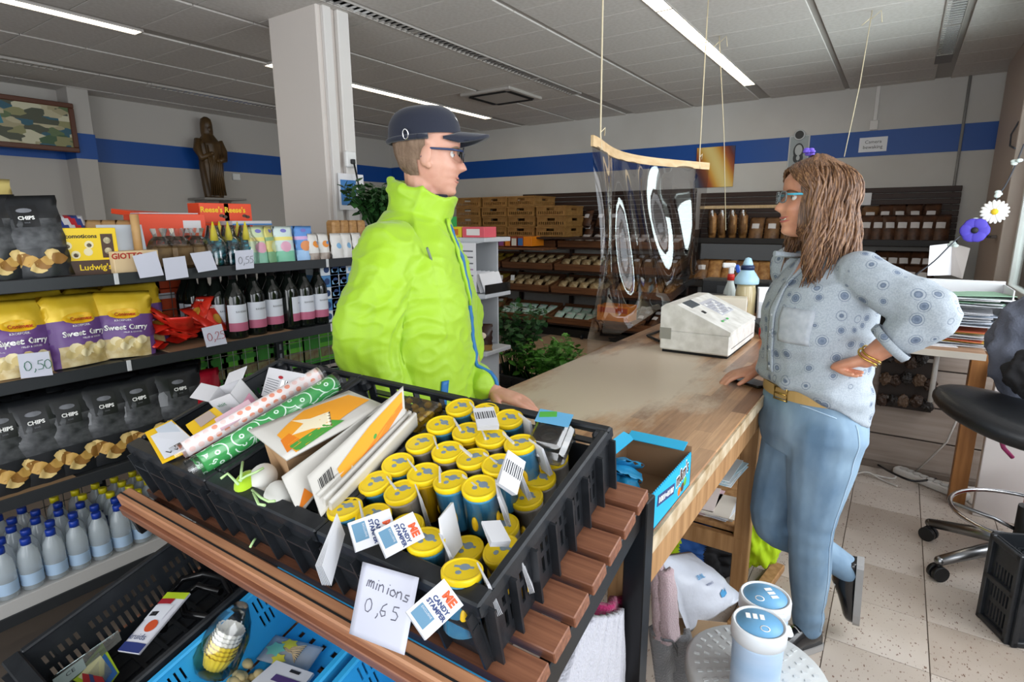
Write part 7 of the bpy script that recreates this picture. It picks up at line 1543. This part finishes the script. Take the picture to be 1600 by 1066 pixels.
# hair: soft under-volume and many wavy locks
hair_w = node_mat('hair_brown', .5, lambda N, L_, bs, co: L_.new(ramp(N, L_, (lambda n: (L_.new(co((60, 60, 5)), n.inputs[0]), n.outputs['Fac'])[1])(N.new('ShaderNodeTexNoise')), [(.3, '#3f2a1d'), (.5, '#68472f'), (.74, '#9c7650')]), bs.inputs['Base Color']))
IH = HW
b = MB(); rows = []
for z in np.linspace(-.13, .128, 24):
    row = []
    for t in np.linspace(R_(56), R_(304), 40):
        zz = min(max(z, -.117), .1235); p = head_pt(zz, t, .016+.012*noise.noise(Vector((t*3, z*12, 1)))); p.z = z+(.01 if z > .11 else 0)
        if z < -.02: p.x *= 1+.5*(-z-.02)/.11*.9; p.y = p.y*(1+.15*(-z)/.1) if p.y < 0 else p.y
        row.append(IH @ p)
    rows.append(row)
b.grid(rows, True)
b.grid([[IH @ (head_pt(min(z, .1238), t, .012+.006*noise.noise(Vector((t*4, z*30, 3))))+Vector((0, 0, .008))) for t in np.linspace(0, 2*math.pi, 48)] for z in np.linspace(.088, .1239, 9)], True)
hb = b.build('hair', hair_w, wom)
b = MB(); rh = random.Random(11)
for k in range(740):
    t0 = R_(rh.uniform(40, 320) if k > 120 else rh.choice((rh.uniform(2, 60), rh.uniform(300, 358)))); zc = rh.uniform(.03, .122) if rh.random() < .75 else rh.uniform(-.02, .06)
    if zc < .06 and (t0 < R_(62) or t0 > R_(298)): zc = rh.uniform(.075, .12)
    if k <= 120: zc = rh.uniform(.098, .1225)
    p = head_pt(min(zc, .1235), t0, .018); end = rh.uniform(-.27, -.13); ang = t0; pts = []; n_ = 13; w0 = 7*noise.noise(Vector((t0*1.6, zc*22, 5)))+rh.uniform(0, .9); amp = rh.uniform(.012, .02); fr_ = rh.uniform(6, 9.5)
    side_a = ang if R_(70) < ang < R_(290) else (R_(76)+rh.uniform(0, .25) if ang < 3.14 else R_(284)-rh.uniform(0, .25))
    for i in range(n_):
        v = i/(n_-1); z = p.z+(end-p.z)*v**1.15; aa = ang+(side_a-ang)*min(1, v*3.2)
        zq = min(max(z, -.02), .1235); base = head_pt(zq, aa, .021+.004*math.sin(k)); r_ = 1+.34*max(0, (-z)/.2)+.10*math.sin(v*math.pi)
        q = Vector((base.x*r_, base.y*(r_ if base.y < 0 else 1-.25*max(0, -z/.2)), z)); sd = Vector((math.cos(aa), -math.sin(aa), 0))
        q += sd*amp*math.sin(w0+v*fr_)*(v+.15)+Vector((math.sin(aa), math.cos(aa), 0))*amp*.8*math.cos(w0*1.3+v*fr_)*v
        pts.append(IH @ q)
    r0 = rh.uniform(.0022, .0052); b.tube(pts, [r0*(.5+.5*min(1, i/3))*(1-.8*max(0, (i/(n_-1)-.65)/.35)) for i in range(n_)], 5)
tag(b.build('hair_locks', hair_w, wom), kind='stuff')
b = MB()
for k in range(9): b.ball(IH @ Vector((.03+.012*math.cos(k*2.1), .02+.012*math.sin(k*1.7), .142+.006*(k % 3))), .009, (1, 1, .6), 8, 6)
b.build('hair_flower', mat('flower_violet', '#6d55c8', .6), wom)
o = tag(MB().box((0, 0, 0), (.075, .15, .009), rotm(0, 0, 62), .003).build('phone', mat('phone_black', '#1a1614', .3)), 'dark phone under her hand on the counter', 'phone'); p = at_z(1168, 598, CZ); o.location = (p.x+.0, p.y, CZ+.0055)
# ================================================================ the desk corner by the window
DZ = .84
desk = thing('desk', 'narrow laminate desk against the low partition behind the woman', 'desk', (.14, 3.55, 0)); do_ = -desk.location
dt = mat('desk_top', '#b39378', .5, noise_=(4, (1, 9, 9)), col2='#9c7c62')
a0_, a1_ = at_z(1330, 535, DZ), at_z(1541, 552, DZ); DY0 = (a0_.y+a1_.y)/2
b = MB(); b.bx(-.31, a1_.x, DY0, 3.88, DZ-.03, DZ, .003); b.build('desk_top', dt, desk).location = do_
b = MB(); b.bx(-.31, a1_.x, DY0-.004, DY0, DZ-.032, DZ-.001); b.build('edge_band', mat('desk_edge', '#cfc8bc', .5), desk).location = do_
lp = at_y(1518, 640, DY0+.2)
b = MB(); b.bx(lp.x-.035, lp.x+.035, DY0+.18, DY0+.25, 0, DZ-.03, .003); b.build('leg', mat('post_wood', '#a9733f', .5, noise_=(3, (12, 12, 1)), col2='#8a5a2c'), desk).location = do_
a = at_y(1465, 600, DY0+.3); b = MB(); b.cyl((a.x-.02, DY0+.3, DZ-.03), (a.x-.02, DY0+.3, .5), .012); b.build('bracket_tube', mat('tube_white', '#c9c8c4', .4), desk).location = do_
o = MB().bx(lp.x+.06, .64, DY0+.1, DY0+.16, 0, DZ-.06, .003).build('side_cabinet', mat('cabinet_white', '#cfc9c6', .5)); tag(o, 'white cabinet side panel under the desk end', 'cabinet')
# rack of dark packets under the desk, seen against the boards
pz = at_y(1418, 588, 3.87)
t = thing('packet_rack', 'dark wire rack of small packets under the desk', 'rack', (pz.x, 3.86, pz.z)); MB().bx(-.13, .13, -.01, .02, -.19, .19).build('back_panel', mat('rack_backing', '#2b211c', .7), t)
for k in range(3):
    MB().bx(-.13, .13, -.03, -.024, -.14+.12*k, -.12+.12*k).build('label_strip', mat('strip_grey', '#8f8a84', .5), t)
r8 = random.Random(4)
for k in range(14):
    o = crumple('packet', None, None, (0, 0, 0), .03, (1, .6, 1.1), mat('packet_'+'abc'[k % 3], ['#3a2a20', '#1f1a18', '#5a4636'][k % 3], .5), k*1.7); o.parent = t; o.location = (-.1+.05*(k % 5)+r8.uniform(-.01, .01), -.03, -.15+.12*(k//5)+r8.uniform(0, .03))
# letter trays and papers
tw = mat('tray_white', '#dcdde0', .4)
a = at_y(1475, 475, 3.7); bx_ = at_y(1548, 505, 3.62)
t = thing('letter_tray', 'white stacked letter trays full of papers on the desk', 'tray', ((a.x+bx_.x)/2-.04, 3.66, DZ)); 
for k, z in enumerate((0.0, .1, .2)):
    b = MB(); b.bx(-.15, .19, -.16, .16, z, z+.004); b.bx(.185, .19, -.16, .16, z, z+.085); b.bx(-.15, .19, .155, .16, z, z+.1); b.bx(-.15, -.145, -.16, .16, z, z+.06); b.build('tray_body', tw, t)
def sheets(lb, c, n, cols, w, d, dz=.003, rot=10, z0=0, par=None):
    t = thing('paper_pile', lb, 'papers', c, 0, 'papers on the desk')
    for k in range(n): MB().box((r8.uniform(-.012, .012), r8.uniform(-.012, .012), .002+dz*k), (w, d, .002), rotm(r8.uniform(-2, 2), r8.uniform(-2, 2), r8.uniform(-rot, rot)), 0).build('sheet', mat('sheet_'+cols[k % len(cols)][1:], cols[k % len(cols)], .7), t)
    return t
tl_ = t.location
sheets('white papers in the lowest letter tray with a yellow brochure', (tl_.x, 3.62, DZ+.006), 9, ['#d8d9dd', '#cdd3da', '#d9b24e', '#c96a4a', '#d9dbe0'], .24, .28, .008)
sheets('white and blue papers in the middle letter tray', (tl_.x, 3.62, DZ+.106), 8, ['#d4d8de', '#e0e2e6', '#b9c4d2'], .26, .28, .008)
sheets('white papers and a green brochure in the top letter tray', (tl_.x+.03, 3.61, DZ+.206), 7, ['#d9dde3', '#e3e5e8', '#8fb59a', '#dfe1e4'], .28, .28, .007, 16)
tag(crumple('pot_leaf', 'green plant leaf standing behind the letter trays', 'leaf', at_y(1542, 465, 3.84), .045, (.7, .2, 1.1), mat('leaf_bright', '#4f8a2c', .5), 6), 'green plant leaf standing behind the letter trays', 'leaf')
q = Quad(at_z(1318, 497, DZ+.12), at_z(1368, 470, DZ+.14), at_z(1376, 538, DZ+.01), at_z(1322, 548, DZ+.01))
a = at_z(1350, 528, DZ); sheets('blue and white papers on the desk behind the woman', (a.x+.03, min(a.y, 3.7), DZ+.001), 6, ['#a9bdd8', '#d3d9e2', '#8fa9cc'], .26, .2, .004, 25)
a = at_z(1455, 538, DZ+.002); o = tag(MB().box((0, 0, .0015), (.2, .08, .002), rotm(0, 0, 8)).build('white_slip', paper), 'white paper slip lying at the desk edge', 'paper'); o.location = (a.x, max(a.y, DY0+.05), DZ+.0005)
a = at_y(1345, 500, 3.75); t = thing('desk_phone', 'dark desk phone with red display behind her elbow', 'phone', (a.x, 3.75, DZ)); MB().box((0, 0, .06), (.1, .12, .1), rotm(-15), .008).build('phone_body', black, t); MB().box((.02, -.065, .09), (.03, .003, .015), rotm(-15)).build('display', mat('red_glow', '#ff3020', .4, emit=1.2), t)
# standing folded card on the ledge
a = at_y(1450, 430, 3.92); b_ = at_y(1512, 432, 3.86)
t = thing('folded_card', 'large folded white card standing on the white ledge', 'card', (a.x, 3.98, 1.041))
pl0, pl1, pm_ = at_y(1453, 384, 3.95)-t.location, at_y(1516, 388, 3.95)-t.location, at_y(1488, 380, 4.02)-t.location
c0, c1, cm = at_y(1449, 431, 3.95)-t.location, at_y(1504, 436, 3.95)-t.location, at_y(1486, 430, 4.02)-t.location
b = MB(); b.quad(pl0, pm_, cm, c0); b.build('card_leaf', paper, t); b = MB(); b.quad(pm_, pl1, c1, cm); b.build('card_leaf', mat('card_shade', '#cfc8c4', .7), t)
# flower garland from the window pier
gp = [(1600, 225), (1588, 255), (1572, 288), (1560, 305), (1545, 330), (1520, 352), (1490, 378), (1460, 408), (1430, 430)]
pts = [at_x(x, y, .6-.02*k) if k < 3 else at_y(x, y, 3.95-.03*(k-3)) for k, (x, y) in enumerate(gp)]
pts[0:3] = [at_y(x, y, 4.0) for x, y in gp[0:3]]
t = thing('flower_garland', 'wire garland with a white daisy and a violet anemone across the window corner', 'garland', pts[4]); g0 = pts[4]
b = MB(); b.tube([Vector(p[:3])-g0 for p in crom([(*p, 0) for p in pts], 4)], .004, 6); b.build('wire', mat('wire_dark', '#3a3d44', .6), t)
def blossom(c, r, n, m, cm_, nm, w=.5):
    M = to_cam(c); M.translation = Vector(c)-g0; b = MB()
    for k in range(n):
        a = 2*math.pi*k/n; b.ball(M @ Vector((r*.58*math.cos(a), r*.58*math.sin(a), .002*(k % 2))), 1, (r*.46, r*w*.6, r*.1), 10, 6, M.to_3x3().to_4x4() @ Matrix.Rotation(a, 4, 'Z'))
    b.build(nm, m, t); b = MB(); b.ball(M @ Vector((0, 0, .008)), r*.26, (1, 1, .5), 12, 8, M.to_3x3().to_4x4()); b.build('flower_centre', cm_, t)
blossom(at_y(1554, 331, 3.9), .06, 18, mat('petal_white', '#ecebe6', .6), mat('centre_yellow', '#d8b51e', .6), 'daisy', .3)
blossom(at_y(1523, 360, 3.86), .062, 6, mat('petal_violet', '#4a3fb0', .6), ink, 'anemone', .95)
for x, y in ((1588, 254), (1558, 303), (1524, 345), (1489, 381)):
    c = at_y(x, y, 3.92)-g0; b = MB()
    for k in range(4): b.ball(c+Vector((r8.uniform(-.012, .012), r8.uniform(-.012, .012), r8.uniform(-.012, .012))), .012, (1.2, .6, .8), 8, 6)
    b.build('bud', mat('bud_pale', '#c9d6d2', .6), t)
o = MB().tube([at_x(1592, 190, .6), at_x(1580, 210, .58), at_x(1578, 228, .58), at_x(1586, 232, .59)], .006, 6).build('hanging_string', mat('wire_dark', '#3a3d44', .6)); tag(o, 'dark cord hanging on the window pier', 'string')
a = at_x(1556, 370, .59); t = thing('window_latch', 'dark metal latch on the window pier', 'latch', a); b = MB(); b.box((-.02, 0, 0), (.05, .02, .025), None, .004); b.box((-.035, .06, .0), (.025, .14, .02), None, .004); b.build('latch_body', mat('latch_metal', '#5c5450', .4, .6), t)
# ---------------------------------------------------------------- saddle stool
sc = Vector((.55, 2.9, 0)); t = thing('swivel_stool', 'black saddle stool on a chrome five star base with foot ring', 'stool', sc); leather = mat('leather_black', '#17181a', .38, bump=(120, .08)); alu = mat('brushed_steel', '#8c8d8f', .3, 1)
ZS = at_y(1500, 640, 2.85).z
b = MB(); b.cyl((0, 0, .12), (0, 0, .32), .035); b.build('gas_sleeve', black, t); b = MB(); b.cyl((0, 0, .3), (0, 0, ZS-.05), .017); b.build('gas_lift', steel, t)
rows = []
for v in np.linspace(0, 1, 12):
    a = (v-.5)*math.pi; z = ZS+.055*math.sin(a); r = .2+.16*max(0, math.cos(a))**.5 if 0 < v < 1 else .02
    rows.append([Vector((r*1.02*math.cos(k*2*math.pi/40), r*.78*math.sin(k*2*math.pi/40), z+.035*math.cos(2*k*2*math.pi/40)*r/.36)) for k in range(40)])
b = MB(); b.grid(rows, True, close_v=True, cap0=True, cap1=True); b.build('seat', leather, t)
b = MB(); b.tube([(.25*math.cos(a), .25*math.sin(a), .27) for a in np.linspace(0, 6.283, 41)[:-1]], .009, 10, True); b.build('foot_ring', steel, t)
b = MB(); b.tube([(-.25, 0, .27), (-.1, 0, .24), (0, 0, .2)], .008, 8); b.tube([(.15, .2, .27), (.06, .08, .24), (0, 0, .2)], .008, 8); b.build('ring_spoke', alu, t)
for a in (152, 215, 300, 8, 80):
    c, s_ = math.cos(R_(a)), math.sin(R_(a)); b = MB(); b.tube([(0, 0, .16), (.15*c, .15*s_, .13), (.33*c, .33*s_, .085)], [.03, .026, .02], 12); b.ball((.33*c, .33*s_, .085), .02); o = b.build('star_leg', alu, t)
    b = MB()
    for w in (-.014, .014): p = Vector((.33*c-s_*w, .33*s_+c*w, .032)); b.cyl(p-Vector((-s_, c, 0))*.009, p+Vector((-s_, c, 0))*.009, .032, None, 18)
    b.cyl((.33*c, .33*s_, .03), (.33*c, .33*s_, .08), .008); b.build('castor', black, o)
o = crumple('work_jacket', 'grey jacket hung over the stool by the window', 'jacket', (0, 0, 0), .2, (.9, .8, 1.15), mat('jacket_grey', '#5d6270', .9, bump=(140, .4)), 14, None, .22); a = at_y(1604, 545, 3.0); o.location = (a.x+.06, 3.0, a.z)
o = crumple('dark_bag', 'black bag under the grey jacket', 'bag', (0, 0, 0), .1, (.9, .7, .9), blk_cl, 8, None, .2); a = at_y(1600, 590, 2.8); o.location = (a.x+.03, 2.8, a.z+.02)
# folding crate on the floor
p0, p1 = at_z(1531, 962, 0), at_z(1576, 1008, 0); v = (p1-p0); ang = math.degrees(math.atan2(v.y, v.x)); zc = at_y(1552, 822, p0.y).z
t = thing('folding_crate', 'black folding crate standing on the speckled floor by the stool', 'crate', M=Matrix.Translation(p0) @ Matrix.Rotation(R_(ang), 4, 'Z')); Lc, Dc, Hc = max(.12, v.length), .2, .34
for nm, L_, MM in (('front_wall', Lc, TM((0, 0, 0))), ('back_wall', Lc, TM((Lc, Dc, 0), rz=180)), ('side_wall', Dc, TM((Lc, 0, 0), rz=90)), ('side_wall', Dc, TM((0, Dc, 0), rz=-90))):
    b = MB(); hs = [(x-.004, x+.004, Hc*z0, Hc*z1) for x in np.linspace(L_*.25, L_*.75, max(3, int(L_/.022))) for z0, z1 in ((.1, .27), (.33, .5), (.56, .72))]; holes_panel(b, L_, Hc, hs, .006, MM)
    for x in (.008, L_-.008): b.box(MM @ Vector((x, -.008, Hc/2)), (.02, .016, Hc), MM.to_3x3().to_4x4(), .003)
    for z in (.012, Hc*.53, Hc-.012): b.box(MM @ Vector((L_/2, -.008, z)), (L_, .016, .02), MM.to_3x3().to_4x4(), .003)
    b.build(nm, crate_m, t)
b = MB()
for k in range(7): b.box((Lc*(k+.5)/7, Dc/2, Hc-.05), (.006, Dc, .006)); b.box((Lc/2, Dc*(k+.5)/7, Hc-.05), (Lc, .006, .006))
b.build('inner_grid', crate_m, t)
# power strip and cables
p0, p1 = at_z(1398, 738, 0), at_z(1512, 785, 0); v = p1-p0; M = Matrix.Translation(p0.lerp(p1, .5)) @ Matrix.Rotation(math.atan2(v.y, v.x), 4, 'Z'); Lp = v.length
t = thing('power_strip', 'white power strip with a glowing red switch on the floor', 'power strip', M=M); MB().box((0, 0, .022), (Lp, .065, .044), None, .018, 3).build('case', mat('strip_white', '#d3d0cb', .4), t)
for k in range(8): MB().lathe([(.022, .0445), (.022, .046), (.017, .046), (.016, .044), (.001, .0442)], Matrix.Translation((-Lp/2+.05+Lp*.095*k, 0, 0)), 16).build('socket', mat('socket_shade', '#b5b2ad', .5), t)
MB().box((Lp/2-.06, 0, .047), (.026, .026, .006), None, .002).build('switch', mat('switch_red', '#7c1410', .4), t); MB().box((Lp/2-.06, 0, .0505), (.01, .01, .002)).build('switch_light', mat('switch_glow', '#ff4030', .4, emit=5), t)
cw, ck = mat('cable_white', '#bab6b0', .5), black
def cable(lb, pp, r, m, z=.008, grp='cables on the floor'):
    b = MB(); b.tube([Vector(p[:3]) for p in crom([(*(at_z(x, y, z+dz)), 0) for x, y, dz in pp], 5)], r, 6); return tag(b.build('cable', m), lb, 'cable', grp)
cable('black cable crossing the power strip', [(1345, 705, .01), (1370, 725, .01), (1400, 742, .05), (1430, 752, .055), (1462, 748, .01)], .006, ck)
cable('white cable from the wall to the power strip', [(1335, 735, 0), (1365, 742, .01), (1395, 748, 0), (1400, 742, .01)], .006, cw)
cable('white cable looping behind the woman', [(1332, 742, 0), (1355, 738, .02), (1378, 750, 0), (1402, 760, 0)], .005, cw)
cable('white cable from the strip to the cabinet', [(1500, 762, .0), (1530, 762, .0), (1562, 760, 0)], .005, cw)
cable('white cable end beyond the red switch', [(1512, 784, .01), (1530, 795, 0), (1555, 800, 0), (1572, 792, 0)], .006, cw)
o = MB().tube([at_y(1500, 645, 3.75), at_y(1480, 690, 3.74), at_y(1455, 715, 3.74), at_z(1430, 738, .02)], .005, 6).build('cable', cw); tag(o, 'pale cable hanging from the desk to the strip', 'cable', 'cables on the floor')
o = MB().bx(-.4, .6, 3.845, 3.88, .0, .035, .003).build('baseboard_back', mat('base_board', '#6b5f55', .6)); o['kind'] = 'structure'
t = thing('red_bucket', 'bright red bucket behind the stool at the frame edge', 'bucket', (.72, 3.0, 0)) if 0 else None
o = tag(MB().tube([at_y(1566, 668, 3.2), at_y(1562, 680, 3.18), at_y(1568, 700, 3.18), at_y(1582, 715, 3.2)], .009, 8).build('hose', mat('magenta_tube', '#a03a6a', .5)), 'magenta tube hanging beside the stool post', 'hose')
o = tag(MB().bx(.6, .64, 3.05, 3.3, .02, .36, .01).build('red_bag', mat('bag_red', '#c8391c', .5)), 'orange red box edge beside the stool post', 'box')
